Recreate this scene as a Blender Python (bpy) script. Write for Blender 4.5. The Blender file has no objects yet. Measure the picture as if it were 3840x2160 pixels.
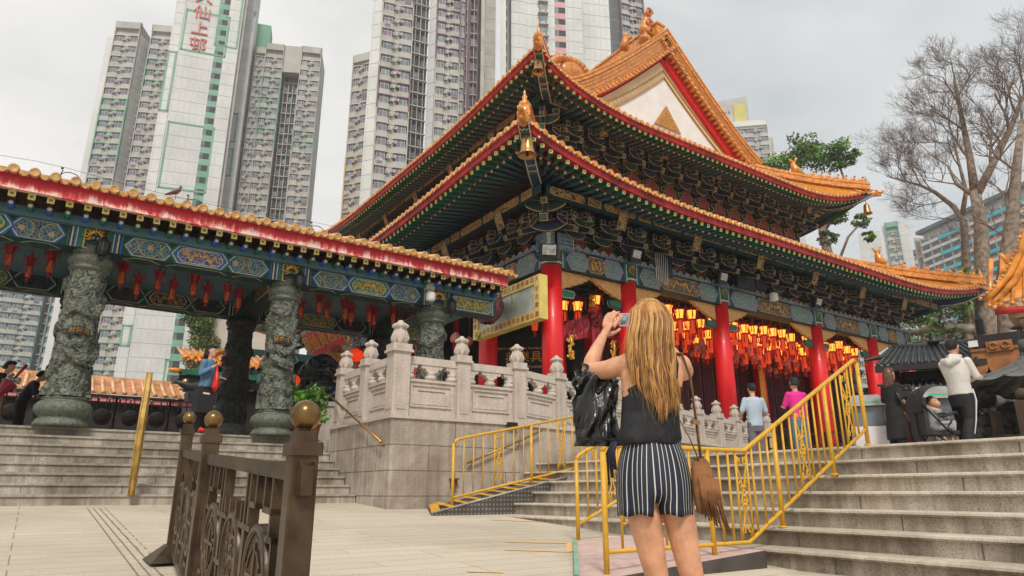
import bpy, math, random
from mathutils import Vector, Matrix, Quaternion
random.seed(7)
PI=math.pi
C=bpy.context.scene.collection
def V(*a): return Vector(a)
def lerp(a,b,t): return a+(b-a)*t
def cl(x,a=0.,b=1.): return max(a,min(b,x))
# ---------------------------------------------------------------- materials
def _n(nt,t,**k):
    n=nt.nodes.new(t)
    for a,v in k.items():
        if a in n.inputs: n.inputs[a].default_value=v
        else: setattr(n,a,v)
    return n
def newmat(name):
    m=bpy.data.materials.new(name); m.use_nodes=True
    nt=m.node_tree; b=nt.nodes['Principled BSDF']
    return m,nt,b
def ramp(nt,fac,stops,interp='LINEAR'):
    r=nt.nodes.new('ShaderNodeValToRGB'); r.color_ramp.interpolation=interp
    e=r.color_ramp.elements
    while len(e)<len(stops): e.new(.5)
    for i,(p,c) in enumerate(stops):
        e[i].position=p; e[i].color=(*c,1) if len(c)==3 else c
    nt.links.new(fac,r.inputs[0]); return r
def coords(nt,scale=(1,1,1),kind='Object',rot=(0,0,0)):
    tc=nt.nodes.new('ShaderNodeTexCoord'); mp=nt.nodes.new('ShaderNodeMapping')
    mp.inputs['Scale'].default_value=scale; mp.inputs['Rotation'].default_value=rot
    nt.links.new(tc.outputs[kind],mp.inputs[0]); return mp.outputs[0]
def mixc(nt,f,a,b,mode='MIX'):
    m=nt.nodes.new('ShaderNodeMix'); m.data_type='RGBA'; m.blend_type=mode
    for i,x in ((0,f),(6,a),(7,b)):
        if isinstance(x,(int,float)): m.inputs[i].default_value=x
        elif isinstance(x,tuple): m.inputs[i].default_value=(*x,1)
        else: nt.links.new(x,m.inputs[i])
    return m.outputs[2]
def math_(nt,op,a,b=0.):
    m=nt.nodes.new('ShaderNodeMath'); m.operation=op
    for i,x in ((0,a),(1,b)):
        if isinstance(x,(int,float)): m.inputs[i].default_value=x
        else: nt.links.new(x,m.inputs[i])
    return m.outputs[0]
def noise(nt,vec,scale,detail=4,rough=.55,dist=0.):
    n=nt.nodes.new('ShaderNodeTexNoise'); n.inputs['Scale'].default_value=scale
    n.inputs['Detail'].default_value=detail; n.inputs['Roughness'].default_value=rough
    n.inputs['Distortion'].default_value=dist
    if vec is not None: nt.links.new(vec,n.inputs['Vector'])
    return n.outputs['Fac']
def voro(nt,vec,scale,out='Distance',feature='F1',rnd=1.):
    n=nt.nodes.new('ShaderNodeTexVoronoi'); n.feature=feature; n.inputs['Scale'].default_value=scale
    n.inputs['Randomness'].default_value=rnd
    nt.links.new(vec,n.inputs['Vector']); return n.outputs[out]
def bump(nt,b,h,strength=.3,dist=.02):
    n=nt.nodes.new('ShaderNodeBump'); n.inputs['Strength'].default_value=strength
    n.inputs['Distance'].default_value=dist; nt.links.new(h,n.inputs['Height'])
    nt.links.new(n.outputs[0],b.inputs['Normal'])
def mat(name,col,rough=.6,metal=0.,var=.12,scale=3.,bmp=0.,bs=30.,col2=None,emit=None,es=0.,spec=.5,coat=0.,bd=.01):
    """plain surface: base colour broken up by two scales of noise"""
    m,nt,b=newmat(name)
    v=coords(nt)
    f=noise(nt,v,scale,5,.6)
    c2=col2 or tuple(x*(1-2.2*var) for x in col)
    c1=tuple(min(1,x*(1+.8*var)) for x in col)
    r=ramp(nt,f,[(.32,c2),(.62,c1)])
    nt.links.new(r.outputs[0],b.inputs['Base Color'])
    b.inputs['Roughness'].default_value=rough; b.inputs['Metallic'].default_value=metal
    b.inputs['Specular IOR Level'].default_value=spec
    b.inputs['Coat Weight'].default_value=coat
    if bmp: bump(nt,b,noise(nt,v,bs,4,.6),bmp,bd)
    if emit:
        b.inputs['Emission Color'].default_value=(*emit,1); b.inputs['Emission Strength'].default_value=es
    return m
def granite(name,base,dark,light,scale=110.,stain=.5,seam=None):
    m,nt,b=newmat(name); v=coords(nt)
    g=noise(nt,v,scale,3,.7)
    r=ramp(nt,g,[(.36,dark),(.47,base),(.55,base),(.66,light)])
    s=ramp(nt,noise(nt,v,.9,6,.65,.4),[(.38,(.42,.38,.33)),(.6,(1,1,1))])
    c=mixc(nt,stain,r.outputs[0],s.outputs[0],'MULTIPLY')
    vs=coords(nt,(6,6,.35)); st=ramp(nt,noise(nt,vs,1.6,5,.6),[(.42,(.6,.56,.5)),(.58,(1,1,1))])
    c=mixc(nt,stain*.7,c,st.outputs[0],'MULTIPLY')
    nt.links.new(c,b.inputs['Base Color']); b.inputs['Roughness'].default_value=.75
    bump(nt,b,g,.25,.01)
    return m
def scroll(name,bg,fg,scale=14.,th=.03,metal=.0,vec=(1,1,1),dist=1.6,fg2=None):
    """painted scrollwork: contour lines of a warped noise"""
    m,nt,b=newmat(name); v=coords(nt,vec)
    f=noise(nt,v,scale,1.5,.5,dist)
    a=math_(nt,'ABSOLUTE',math_(nt,'SUBTRACT',f,.5))
    k=ramp(nt,a,[(th*.7,(1,1,1)),(th*1.3,(0,0,0))])
    col=mixc(nt,k.outputs[0],bg,fg)
    if fg2:
        a2=math_(nt,'ABSOLUTE',math_(nt,'SUBTRACT',f,.62))
        k2=ramp(nt,a2,[(th*.5,(1,1,1)),(th,(0,0,0))]); col=mixc(nt,k2.outputs[0],col,fg2)
    nt.links.new(col,b.inputs['Base Color']); b.inputs['Roughness'].default_value=.5
    return m
def floral(name,bg,ring,ring2,dot,scale=5.5,vec=(1,1,1)):
    """rings of petals round gold centres"""
    m,nt,b=newmat(name); v=coords(nt,vec)
    d=voro(nt,v,scale,rnd=.25); d2=voro(nt,v,scale*4.2,rnd=.4)
    big=ramp(nt,d,[(.0,dot),(.10,dot),(.13,ring2),(.24,bg),(.30,ring),(.40,ring),(.44,dot),(.47,bg),(.8,ring2)],'CONSTANT')
    sm=ramp(nt,d2,[(.0,ring2),(.22,ring),(.42,dot),(.5,bg)],'CONSTANT')
    c=mixc(nt,.55,big.outputs[0],sm.outputs[0])
    nt.links.new(c,b.inputs['Base Color']); b.inputs['Roughness'].default_value=.45
    return m
MT={}
def defs():
    d=MT
    d['granite']=granite('pink_granite',(.60,.52,.455),(.30,.26,.23),(.72,.65,.58),80,.32)
    d['granite_low']=granite('stained_granite',(.52,.455,.39),(.25,.215,.185),(.66,.58,.50),80,.7)
    d['step']=granite('step_granite',(.48,.425,.35),(.23,.2,.165),(.60,.54,.46),80,.95)
    d['tread']=granite('tread_granite',(.60,.53,.435),(.38,.33,.27),(.70,.63,.53),80,.45)
    d['orange']=mat('orange_glaze',(.72,.27,.035),.28,0,.22,6,.15,25,coat=.3)
    d['orange_pale']=mat('sunbleached_glaze',(.74,.40,.20),.25,0,.18,5,.1,25,coat=.4)
    d['orange_drip']=mat('drip_tile_glaze',(.55,.29,.085),.4,0,.2,20,.6,60)
    m,nt,b=newmat('temple_red'); v=coords(nt,(1,1,.5)); n1=noise(nt,v,1.3,6,.62,.5); k=ramp(nt,n1,[(.30,(.50,.005,.010)),(.50,(.76,.008,.014)),(.64,(.78,.010,.016)),(.72,(.74,.09,.07))]); g2=ramp(nt,noise(nt,v,22,4,.7),[(.32,(.72,.7,.7)),(.5,(1,1,1))]); nt.links.new(mixc(nt,.6,k.outputs[0],g2.outputs[0],'MULTIPLY'),b.inputs['Base Color']); b.inputs['Roughness'].default_value=.42; b.inputs['Coat Weight'].default_value=.1; d['red']=m
    d['redfascia']=mat('eave_red',(.42,.018,.02),.55,0,.3,2.5)
    d['green']=mat('jade_green',(.009,.13,.082),.5,0,.15,6)
    d['dgreen']=mat('deep_green',(.004,.038,.034),.55,0,.2,6)
    d['navy']=mat('navy_paint',(.006,.018,.055),.55,0,.2,6)
    d['blue']=mat('cobalt_paint',(.02,.1,.38),.5,0,.12,6)
    d['cream']=mat('cream_line',(.58,.52,.36),.5,0,.08,6)
    d['goldline']=mat('gold_line',(.55,.33,.11),.45,.2,.15,12)
    d['gold']=mat('gold_leaf',(.78,.42,.06),.35,.55,.2,14,.3,40)
    d['yellow']=mat('yellow_square',(.74,.68,.2),.5,0,.06,14)
    d['white']=mat('white_paint',(.74,.72,.68),.6,0,.06,4)
    d['teal']=mat('teal_board',(.085,.175,.21),.6,0,.12,1.6)
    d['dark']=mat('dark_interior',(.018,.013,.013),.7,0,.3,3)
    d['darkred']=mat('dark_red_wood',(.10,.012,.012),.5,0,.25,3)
    d['maroon']=mat('maroon_wood',(.06,.006,.01),.5,0,.2,3)
    d['bronze']=mat('bronze',(.085,.054,.030),.36,.5,.3,5,.12,60)
    d['bronze_edge']=mat('bronze_ball',(.16,.095,.03),.28,.65,.5,7,.05,40,col2=(.05,.03,.018))
    m,nt,b=newmat('yellow_rail'); v=coords(nt,(1,1,.45)); n1=noise(nt,v,26,5,.7); k=ramp(nt,n1,[(.30,(.16,.06,.02)),(.345,(.50,.22,.03)),(.40,(.60,.315,.02)),(.65,(.68,.39,.03))]); nt.links.new(k.outputs[0],b.inputs['Base Color']); b.inputs['Roughness'].default_value=.45; bump(nt,b,noise(nt,v,60,3,.6),.12,.005); d['ypaint']=m
    d['brass']=mat('old_brass',(.40,.22,.07),.35,.7,.25,12)
    d['jade']=None
    d['black']=mat('black_iron',(.02,.021,.023),.42,.3,.2,9)
    d['blackstone']=mat('black_stone',(.022,.024,.028),.32,.1,.3,8,.3,22,bd=.02)
    d['skin']=mat('skin',(.62,.33,.205),.5,0,.06,10)
    d['concrete']=mat('concrete',(.46,.43,.38),.85,0,.1,.25)
    d['towerwhite']=mat('tower_white',(.66,.65,.62),.85,0,.07,.12)
    d['glass']=mat('window_glass',(.15,.18,.19),.25,0,.55,.35,col2=(.05,.06,.065))
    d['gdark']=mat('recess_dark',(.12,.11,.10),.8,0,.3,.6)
    d['mint']=mat('mint_paint',(.20,.40,.28),.8,0,.1,.3)
    d['leaf']=mat('leaf',(.062,.125,.02),.6,0,.45,1.3,col2=(.018,.05,.01))
    d['bark']=mat('bark',(.25,.195,.15),.9,0,.3,5,.5,18,col2=(.10,.075,.055))
    # weathered red fascia with white salt bloom
    m,nt,b=newmat('weathered_fascia'); v=coords(nt,(1,1,1))
    n1=noise(nt,v,3.4,6,.62,.6); vs=coords(nt,(9,9,.8)); n2=noise(nt,vs,1.5,4,.6)
    tc=nt.nodes.new('ShaderNodeTexCoord'); sx=nt.nodes.new('ShaderNodeSeparateXYZ'); nt.links.new(tc.outputs['Object'],sx.inputs[0])
    low=ramp(nt,math_(nt,'SUBTRACT',sx.outputs[2],5.42),[(.05,(1,1,1)),(.2,(.62,.62,.62)),(.32,(.22,.22,.22))])
    s=math_(nt,'MULTIPLY',math_(nt,'MULTIPLY',n1,n2),math_(nt,'MULTIPLY',low.outputs[0],3.9))
    k=ramp(nt,s,[(.52,(.46,.012,.03)),(.72,(.62,.05,.04)),(.9,(.74,.34,.29)),(1.,(.8,.55,.48))])
    nt.links.new(k.outputs[0],b.inputs['Base Color']); b.inputs['Roughness'].default_value=.5; d['fascia']=m
    # carved grey-green stone
    m,nt,b=newmat('carved_stone'); v=coords(nt)
    h=noise(nt,v,9,3,.55,1.3); h2=voro(nt,v,26)
    hh=math_(nt,'ADD',h,math_(nt,'MULTIPLY',h2,.25))
    k=ramp(nt,h,[(.34,(.014,.016,.013)),(.46,(.088,.096,.074)),(.68,(.215,.23,.18))])
    nt.links.new(k.outputs[0],b.inputs['Base Color']); b.inputs['Roughness'].default_value=.6
    bump(nt,b,hh,1.,.06); d['jade']=m
    m,nt,b=newmat('smooth_jade'); v=coords(nt)
    h=noise(nt,v,22,3,.6,.8)
    k=ramp(nt,h,[(.34,(.06,.07,.053)),(.62,(.155,.172,.13))])
    nt.links.new(k.outputs[0],b.inputs['Base Color']); b.inputs['Roughness'].default_value=.6
    bump(nt,b,h,.5,.02); d['jade2']=m
    m,nt,b=newmat('shaded_carving'); v=coords(nt); h=noise(nt,v,9,3,.55,1.3)  # carved stone again, backlit shade of the rear columns put into its colour
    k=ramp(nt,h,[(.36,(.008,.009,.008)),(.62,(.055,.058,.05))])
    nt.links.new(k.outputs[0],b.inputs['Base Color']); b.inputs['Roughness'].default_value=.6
    bump(nt,b,h,1.,.06); d['jade_shaded']=m
    d['scrollnavy']=scroll('gold_scroll_on_navy',(.012,.028,.06),(.50,.26,.05),9,.028,dist=1.2,fg2=(.25,.13,.03))
    d['scrollgreen']=scroll('gold_scroll_on_green',(.02,.16,.10),(.62,.40,.06),11,.035)
    d['scrollblue']=scroll('gold_scroll_on_blue',(.03,.07,.25),(.62,.40,.06),11,.035)
    d['scrollred']=scroll('carved_red_panel',(.22,.02,.02),(.42,.22,.08),10,.02,fg2=(.03,.12,.08))
    d['scrollorange']=scroll('gilded_bracket',(.62,.30,.09),(.80,.50,.18),12,.03,fg2=(.42,.14,.05))
    d['floral']=floral('floral_blue',(.010,.025,.10),(.025,.17,.13),(.025,.075,.27),(.70,.45,.09),2.6)
    d['floral2']=floral('floral_faded',(.10,.16,.17),(.09,.24,.19),(.09,.15,.28),(.50,.42,.24),3.0)
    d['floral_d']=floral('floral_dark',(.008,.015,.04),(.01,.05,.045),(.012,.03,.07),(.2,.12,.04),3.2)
# ---------------------------------------------------------------- mesh builder
class MB:
    def __init__(s): s.v=[]; s.f=[]; s.m=[]; s.sm=[]
    def add(s,vs,fs,m=0,smooth=False,M=None):
        o=len(s.v)
        s.v+= [tuple(M@Vector(p)) for p in vs] if M is not None else [tuple(p) for p in vs]
        for f in fs:
            s.f.append(tuple(i+o for i in f)); s.m.append(m); s.sm.append(smooth)
        return s
    def box(s,a,b,m=0,M=None,bev=0.):
        x0,y0,z0=a; x1,y1,z1=b
        if x0>x1:x0,x1=x1,x0
        if y0>y1:y0,y1=y1,y0
        if z0>z1:z0,z1=z1,z0
        if bev:
            c=min(bev,(x1-x0)*.45,(y1-y0)*.45)
            pl=[(x0+c,y0),(x1-c,y0),(x1,y0+c),(x1,y1-c),(x1-c,y1),(x0+c,y1),(x0,y1-c),(x0,y0+c)]
            return s.prism([(p[0],p[1]) for p in pl],z0,z1,m,M)
        v=[(x0,y0,z0),(x1,y0,z0),(x1,y1,z0),(x0,y1,z0),(x0,y0,z1),(x1,y0,z1),(x1,y1,z1),(x0,y1,z1)]
        return s.add(v,[(0,3,2,1),(4,5,6,7),(0,1,5,4),(1,2,6,5),(2,3,7,6),(3,0,4,7)],m,False,M)
    def prism(s,pl,z0,z1,m=0,M=None,smooth=False):
        n=len(pl)
        v=[(x,y,z0) for x,y in pl]+[(x,y,z1) for x,y in pl]
        a=sum(pl[i][0]*pl[(i+1)%n][1]-pl[(i+1)%n][0]*pl[i][1] for i in range(n))
        fs=[tuple(range(n-1,-1,-1)),tuple(range(n,2*n))]+[(i,(i+1)%n,n+(i+1)%n,n+i) for i in range(n)]
        if a<0: fs=[tuple(reversed(f)) for f in fs]
        return s.add(v,fs,m,smooth,M)
    def lathe(s,prof,seg=16,m=0,M=None,smooth=True,close=True):
        v=[];f=[]
        for r,z in prof:
            for i in range(seg):
                a=2*PI*i/seg; v.append((r*math.cos(a),r*math.sin(a),z))
        for j in range(len(prof)-1):
            for i in range(seg):
                k=(i+1)%seg; f.append((j*seg+i,j*seg+k,(j+1)*seg+k,(j+1)*seg+i))
        if close:
            f.append(tuple(range(seg-1,-1,-1))); n=(len(prof)-1)*seg; f.append(tuple(n+i for i in range(seg)))
        return s.add(v,f,m,smooth,M)
    def tube(s,pts,r,seg=8,m=0,M=None,smooth=True,flat=1.,up=None,cap=True):
        """sweep along pts; r number or list; flat squashes the section along its second axis"""
        P=[Vector(p) for p in pts]; n=len(P)
        R=r if isinstance(r,(list,tuple)) else [r]*n
        v=[];f=[]; last=None
        for i,p in enumerate(P):
            t=(P[min(i+1,n-1)]-P[max(i-1,0)])
            if t.length<1e-9: t=Vector((0,0,1))
            t.normalize()
            if last is None:
                u=Vector(up) if up is not None else (Vector((0,0,1)) if abs(t.z)<.9 else Vector((1,0,0)))
            else: u=last
            b=t.cross(u); 
            if b.length<1e-6: b=t.cross(Vector((1,.1,.2)))
            b.normalize(); u=b.cross(t); u.normalize(); last=u
            ri=R[i]; ra,rb=(ri if isinstance(ri,tuple) else (ri,ri*flat))
            for k in range(seg):
                a=2*PI*(k+.5)/seg; v.append(p+b*(ra*math.cos(a))+u*(rb*math.sin(a)))
        for i in range(n-1):
            for k in range(seg):
                q=(k+1)%seg; f.append((i*seg+k,i*seg+q,(i+1)*seg+q,(i+1)*seg+k))
        if cap:
            f.append(tuple(range(seg-1,-1,-1))); f.append(tuple((n-1)*seg+k for k in range(seg)))
        return s.add(v,f,m,smooth,M)
    def ball(s,c,r,seg=12,rings=8,m=0,M=None,sc=(1,1,1),smooth=True):
        v=[];f=[]
        v.append((c[0],c[1],c[2]-r*sc[2]))
        for j in range(1,rings):
            a=-PI/2+PI*j/rings
            for i in range(seg):
                b=2*PI*i/seg; v.append((c[0]+r*sc[0]*math.cos(a)*math.cos(b),c[1]+r*sc[1]*math.cos(a)*math.sin(b),c[2]+r*sc[2]*math.sin(a)))
        v.append((c[0],c[1],c[2]+r*sc[2])); L=len(v)-1
        for i in range(seg):
            k=(i+1)%seg; f.append((0,1+k,1+i)); f.append((L,L-seg+i,L-seg+k))
        for j in range(rings-2):
            for i in range(seg):
                k=(i+1)%seg; a=1+j*seg; f.append((a+i,a+k,a+seg+k,a+seg+i))
        return s.add(v,f,m,smooth,M)
    def grid(s,fn,nu,nv,m=0,smooth=True,M=None):
        v=[fn(i/nu,j/nv) for j in range(nv+1) for i in range(nu+1)]
        f=[(j*(nu+1)+i,j*(nu+1)+i+1,(j+1)*(nu+1)+i+1,(j+1)*(nu+1)+i) for j in range(nv) for i in range(nu)]
        return s.add(v,f,m,smooth,M)
    def join(s,o,M=None,moff=0):
        k=len(s.v)
        s.v+= [tuple(M@Vector(p)) for p in o.v] if M is not None else o.v
        s.f+=[tuple(i+k for i in f) for f in o.f]; s.m+=[x+moff for x in o.m]; s.sm+=o.sm
        return s
    def mesh(s,name,mats):
        me=bpy.data.meshes.new(name); me.from_pydata(s.v,[],s.f)
        me.polygons.foreach_set('material_index',s.m); me.polygons.foreach_set('use_smooth',s.sm)
        for x in mats: me.materials.append(MT[x] if isinstance(x,str) else x)
        me.update(); return me
    def build(s,name,mats,parent=None,**tags):
        if isinstance(mats,(str,bpy.types.Material)): mats=[mats]
        return link(name,s.mesh(name,mats),parent,**tags)
def wmat(o):
    m=Matrix.LocRotScale(o.location,o.rotation_euler,o.scale)
    if o.parent: m=wmat(o.parent)@o.matrix_parent_inverse@m
    return m
def link(name,me,parent=None,M=None,**tags):
    o=bpy.data.objects.new(name,me); C.objects.link(o)
    if M is not None:
        l,r,sc=M.decompose(); o.location=l; o.rotation_euler=r.to_euler(); o.scale=sc
    if parent: o.parent=parent; o.matrix_parent_inverse=wmat(parent).inverted()
    for k,v in tags.items(): o['label' if k=='label' else k]=v
    return o
def thing(name,label,cat,loc=(0,0,0),group=None):
    o=bpy.data.objects.new(name,None); C.objects.link(o); o.location=loc; o.empty_display_size=.2
    o['label']=label; o['category']=cat
    if group: o['group']=group
    return o
def tag(o,label,cat,group=None):
    o['label']=label; o['category']=cat
    if group: o['group']=group
    return o
def struct(o): o['kind']='structure'; return o
CAM=Vector((0,0,.78))
def copies(units,name,mb,mats,parent,limit=100,stuffname=None):
    """units: matrices, nearest first: up to LIMIT as parts, the rest one mesh of kind stuff"""
    me=mb.mesh(name,mats)
    units=sorted(units,key=lambda M:(M.translation-CAM).length)
    out=[]
    for M in units[:limit]: out.append(link(name,me,parent,M))
    rest=units[limit:]
    if rest:
        b=MB()
        for M in rest: b.join(mb,M)
        o=b.build(stuffname or name,mats,parent); o['kind']='stuff'; out.append(o)
    return out
def copy_tree(o,parent=None):
    c=o.copy(); C.objects.link(c)
    if parent: c.parent=parent
    for ch in list(o.children): copy_tree(ch,c)
    return c
def T(x,y,z): return Matrix.Translation((x,y,z))
def RZ(a): return Matrix.Rotation(a,4,'Z')
def RX(a): return Matrix.Rotation(a,4,'X')
def RY(a): return Matrix.Rotation(a,4,'Y')
def frame(o,x,y,z):
    """matrix with origin o and axes x,y,z"""
    x,y,z=Vector(x),Vector(y),Vector(z)
    return Matrix(((x.x,y.x,z.x,o[0]),(x.y,y.y,z.y,o[1]),(x.z,y.z,z.z,o[2]),(0,0,0,1)))
def text_mb(s,size=1.,depth=.01,align='CENTER',vert=False):
    """lettering as a mesh in the XY plane, facing +Z"""
    out=MB()
    def one(ch,ox,oy):
        cu=bpy.data.curves.new('letters','FONT'); cu.body=ch; cu.size=size; cu.extrude=depth/2; cu.align_x='CENTER'; cu.align_y='CENTER'
        cu.resolution_u=2
        o=bpy.data.objects.new('letters',cu); C.objects.link(o)
        dg=bpy.context.evaluated_depsgraph_get(); me=o.evaluated_get(dg).to_mesh()
        out.add([(v.co.x+ox,v.co.y+oy,v.co.z) for v in me.vertices],[tuple(p.vertices) for p in me.polygons])
        o.evaluated_get(dg).to_mesh_clear(); bpy.data.objects.remove(o); bpy.data.curves.remove(cu)
    n=len(s)
    for i,ch in enumerate(s):
        if ch==' ': continue
        if vert: one(ch,0,(n/2-i-.5)*size*1.12)
        else: one(ch,(i-n/2+.5)*size*1.05,0)
    return out
defs()
# ---------------------------------------------------------------- camera, light, sky
F=1717.; th=math.atan2(514.,F); yaw=math.radians(55.5)
fw=V(math.cos(yaw)*math.cos(th),math.sin(yaw)*math.cos(th),math.sin(th))
rt=V(math.sin(yaw),-math.cos(yaw),0); up=rt.cross(fw)
cam=bpy.data.cameras.new('camera'); co=bpy.data.objects.new('camera',cam); C.objects.link(co)
co.matrix_world=frame(CAM,rt,up,-fw); cam.sensor_width=36; cam.lens=36*F/2576; cam.clip_end=2000; cam.clip_start=.05
bpy.context.scene.camera=co
sc=bpy.context.scene
sc.view_settings.view_transform='Standard'; sc.view_settings.look='None'; sc.view_settings.exposure=.22; sc.view_settings.gamma=1
w=bpy.data.worlds.new('World'); sc.world=w; w.use_nodes=True; nt=w.node_tree; bg=nt.nodes['Background']
sky=nt.nodes.new('ShaderNodeTexSky'); sky.sky_type='NISHITA'; sky.sun_disc=False
SEL,SAZ=math.radians(52),math.radians(-60)   # sun high, behind the camera to the left
sky.sun_elevation=SEL; sky.sun_rotation=math.radians(90)-SAZ-PI if False else math.radians(200)
sky.air_density=1.; sky.dust_density=3.
tc=nt.nodes.new('ShaderNodeTexCoord'); mp=nt.nodes.new('ShaderNodeMapping'); mp.inputs['Scale'].default_value=(1,1,2.2)
nt.links.new(tc.outputs['Generated'],mp.inputs[0])
nz=noise(nt,mp.outputs[0],2.1,5,.55,.3)
cr=ramp(nt,nz,[(.3,(.60,.625,.64)),(.5,(.79,.785,.77)),(.66,(.93,.92,.89))])
sxx=nt.nodes.new('ShaderNodeVectorMath'); sxx.operation='DOT_PRODUCT'; nt.links.new(tc.outputs['Generated'],sxx.inputs[0]); sxx.inputs[1].default_value=(.75,-.62,.1)
gr=ramp(nt,math_(nt,'ADD',math_(nt,'MULTIPLY',sxx.outputs['Value'],.5),.5),[(.15,(1.12,1.1,1.07)),(.5,(1.0,1.,.99)),(.85,(.74,.79,.83))])
cloud=mixc(nt,1.,cr.outputs[0],gr.outputs[0],'MULTIPLY')
hs=nt.nodes.new('ShaderNodeVectorMath'); hs.operation='SCALE'; nt.links.new(sky.outputs[0],hs.inputs[0]); hs.inputs['Scale'].default_value=.1
col=mixc(nt,.93,hs.outputs[0],cloud)
nt.links.new(col,bg.inputs['Color']); bg.inputs['Strength'].default_value=1.0
sun=bpy.data.lights.new('sun','SUN'); sun.energy=2.5; sun.angle=math.radians(11); sun.color=(1,.95,.86)
so=bpy.data.objects.new('sun',sun); C.objects.link(so)
SD=V(-.35,-.62,.80).normalized()   # towards the sun
so.rotation_euler=SD.to_track_quat('Z','Y').to_euler()
sky.sun_elevation=math.asin(SD.z); sky.sun_rotation=math.atan2(SD.x,SD.y)
# ---------------------------------------------------------------- ground, stairs, platform
GS=.063
def gz(y): return GS*(y-2.2)
def zrot(a,c=(0,0)): return T(c[0],c[1],0)@RZ(a)
# paving: long granite setts in courses
m,nt,b=newmat('plaza_paving'); v=coords(nt)
br=nt.nodes.new('ShaderNodeTexBrick'); nt.links.new(v,br.inputs['Vector'])
br.inputs['Scale'].default_value=1.; br.inputs['Mortar Size'].default_value=.006; br.inputs['Mortar Smooth'].default_value=.3
br.inputs['Brick Width'].default_value=1.6; br.inputs['Row Height'].default_value=.26; br.offset=.43; br.offset_frequency=3
br.inputs['Color1'].default_value=(.61,.53,.42,1); br.inputs['Color2'].default_value=(.56,.49,.395,1); br.inputs['Mortar'].default_value=(.30,.245,.19,1)
gf=ramp(nt,noise(nt,v,70,3,.7),[(.35,(.80,.79,.77)),(.6,(1.05,1.05,1.04))])
st=ramp(nt,noise(nt,v,.55,6,.6,.5),[(.35,(.74,.72,.69)),(.6,(1,1,1))])
c=mixc(nt,1.,br.outputs[0],gf.outputs[0],'MULTIPLY'); c=mixc(nt,.8,c,st.outputs[0],'MULTIPLY')
nt.links.new(c,b.inputs['Base Color']); b.inputs['Roughness'].default_value=.78; bump(nt,b,br.outputs['Fac'],.3,.01); MT['paving']=m
def fl(x,y): return (x,y,gz(y) if y<11.9 else gz(11.9))
g=MB()
g.add([(-60,-40,gz(-40)*.3-.5),(60,-40,gz(-40)*.3-.5),(60,-2,gz(-2)),(-60,-2,gz(-2)),(60,12.2,gz(12.2)),(-60,12.2,gz(12.2))],[(0,1,2,3),(3,2,4,5)])
o=g.build('plaza','paving'); struct(o)
# surrounding land out to the horizon, below the terraces
MT['asphalt']=mat('city_ground',(.16,.155,.145),.9,0,.1,.1)
g=MB(); g.add([(-390,12.3,.35),(390,12.3,.35),(390,390,.35),(-390,390,.35)],[(0,1,2,3)])
g.add([(-390,-390,-4.2),(390,-390,-4.2),(390,-40,-4.2),(-390,-40,-4.2)],[(0,1,2,3)])
o=g.build('city_ground','asphalt'); struct(o)
# tactile strip and joints
MT['joint']=mat('dark_joint',(.10,.085,.07),.8)
g=MB()
for k,x0 in enumerate((.76,.83,.90,.97)):
    y=6.0
    while y<11.3:
        if k!=3 or int(y*10)%3:
            xx=x0+.0*(y-6)
            g.add([(xx-.007,y,gz(y)+.004),(xx+.007,y,gz(y)+.004),(xx+.007,y+.035,gz(y+.035)+.004),(xx-.007,y+.035,gz(y+.035)+.004)],[(0,1,2,3)])
        y+=.075
    if k<3:
        y=2.2
        while y<6.0:
            g.add([(x0-.007,y,gz(y)+.004),(x0+.007,y,gz(y)+.004),(x0+.007,y+.035,gz(y+.035)+.004),(x0-.007,y+.035,gz(y+.035)+.004)],[(0,1,2,3)]); y+=.075
MT['joint2']=mat('worn_tactile_dots',(.24,.20,.155),.8); struct(g.build('tactile_strip','joint2'))
# faded yellow marking on the paving
MT['ymark']=mat('worn_yellow_marking',(.66,.40,.12),.8,0,.18,9,col2=(.55,.42,.27))
g=MB()
def strip(a,b,w,mb,z=.005,m=0):
    a=Vector((a[0],a[1],0)); b=Vector((b[0],b[1],0)); d=(b-a).normalized(); n=Vector((-d.y,d.x,0))*w/2
    q=[a-n,b-n,b+n,a+n]; mb.add([(p.x,p.y,gz(p.y)+z) for p in q],[(0,1,2,3)],m)
strip((5.55,8.6),(6.9,7.6),.07,g); strip((6.1,9.2),(7.2,8.6),.07,g)
strip((4.35,6.45),(5.0,6.15),.07,g); strip((5.0,6.15),(4.55,5.6),.09,g,.007); strip((4.0,5.95),(4.55,5.6),.07,g)
strip((3.0,5.0),(3.25,4.85),.05,g)
struct(g.build('floor_marking','ymark'))
MT['step2']=granite('worn_step_edge',(.43,.39,.335),(.22,.2,.17),(.54,.50,.44),80,.6)
# west stairs up to the gate floor (X -8..4.8), risers .15
XW=4.78
g=MB(); n=8; zb=gz(11.75); zt=1.82; r=(zt-zb)/n; run=.29
for k in range(n):
    y0=11.75+k*run; z1=zb+(k+1)*r
    y1=y0+run if k<n-1 else 40.
    # nosing and riser
    g.box((-14,y0+.012,zb-.6),(XW,y0+run+.1 if k<n-1 else 14.1,z1-.035),0)
    g.box((-14,y0-.012,z1-.034),(XW,(y0+run+.1) if k<n-1 else 13.9,z1),1)
o=g.build('stairs_to_gate',['step','step2']); struct(o)
g=MB(); g.box((-14,13.91,0),(30,46,1.812),0); struct(g.build('terrace',['step']))
# joints in the stair faces
g=MB()
for k in range(n):
    x=-13+((k*.47)%1.3); y0=11.75+k*run; z1=zb+(k+1)*r
    while x<XW-.1:
        g.box((x,y0+.009,z1-r+.01),(x+.007,y0+.02,z1-.036),0); x+=1.25
struct(g.build('stair_joints','joint'))
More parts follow.
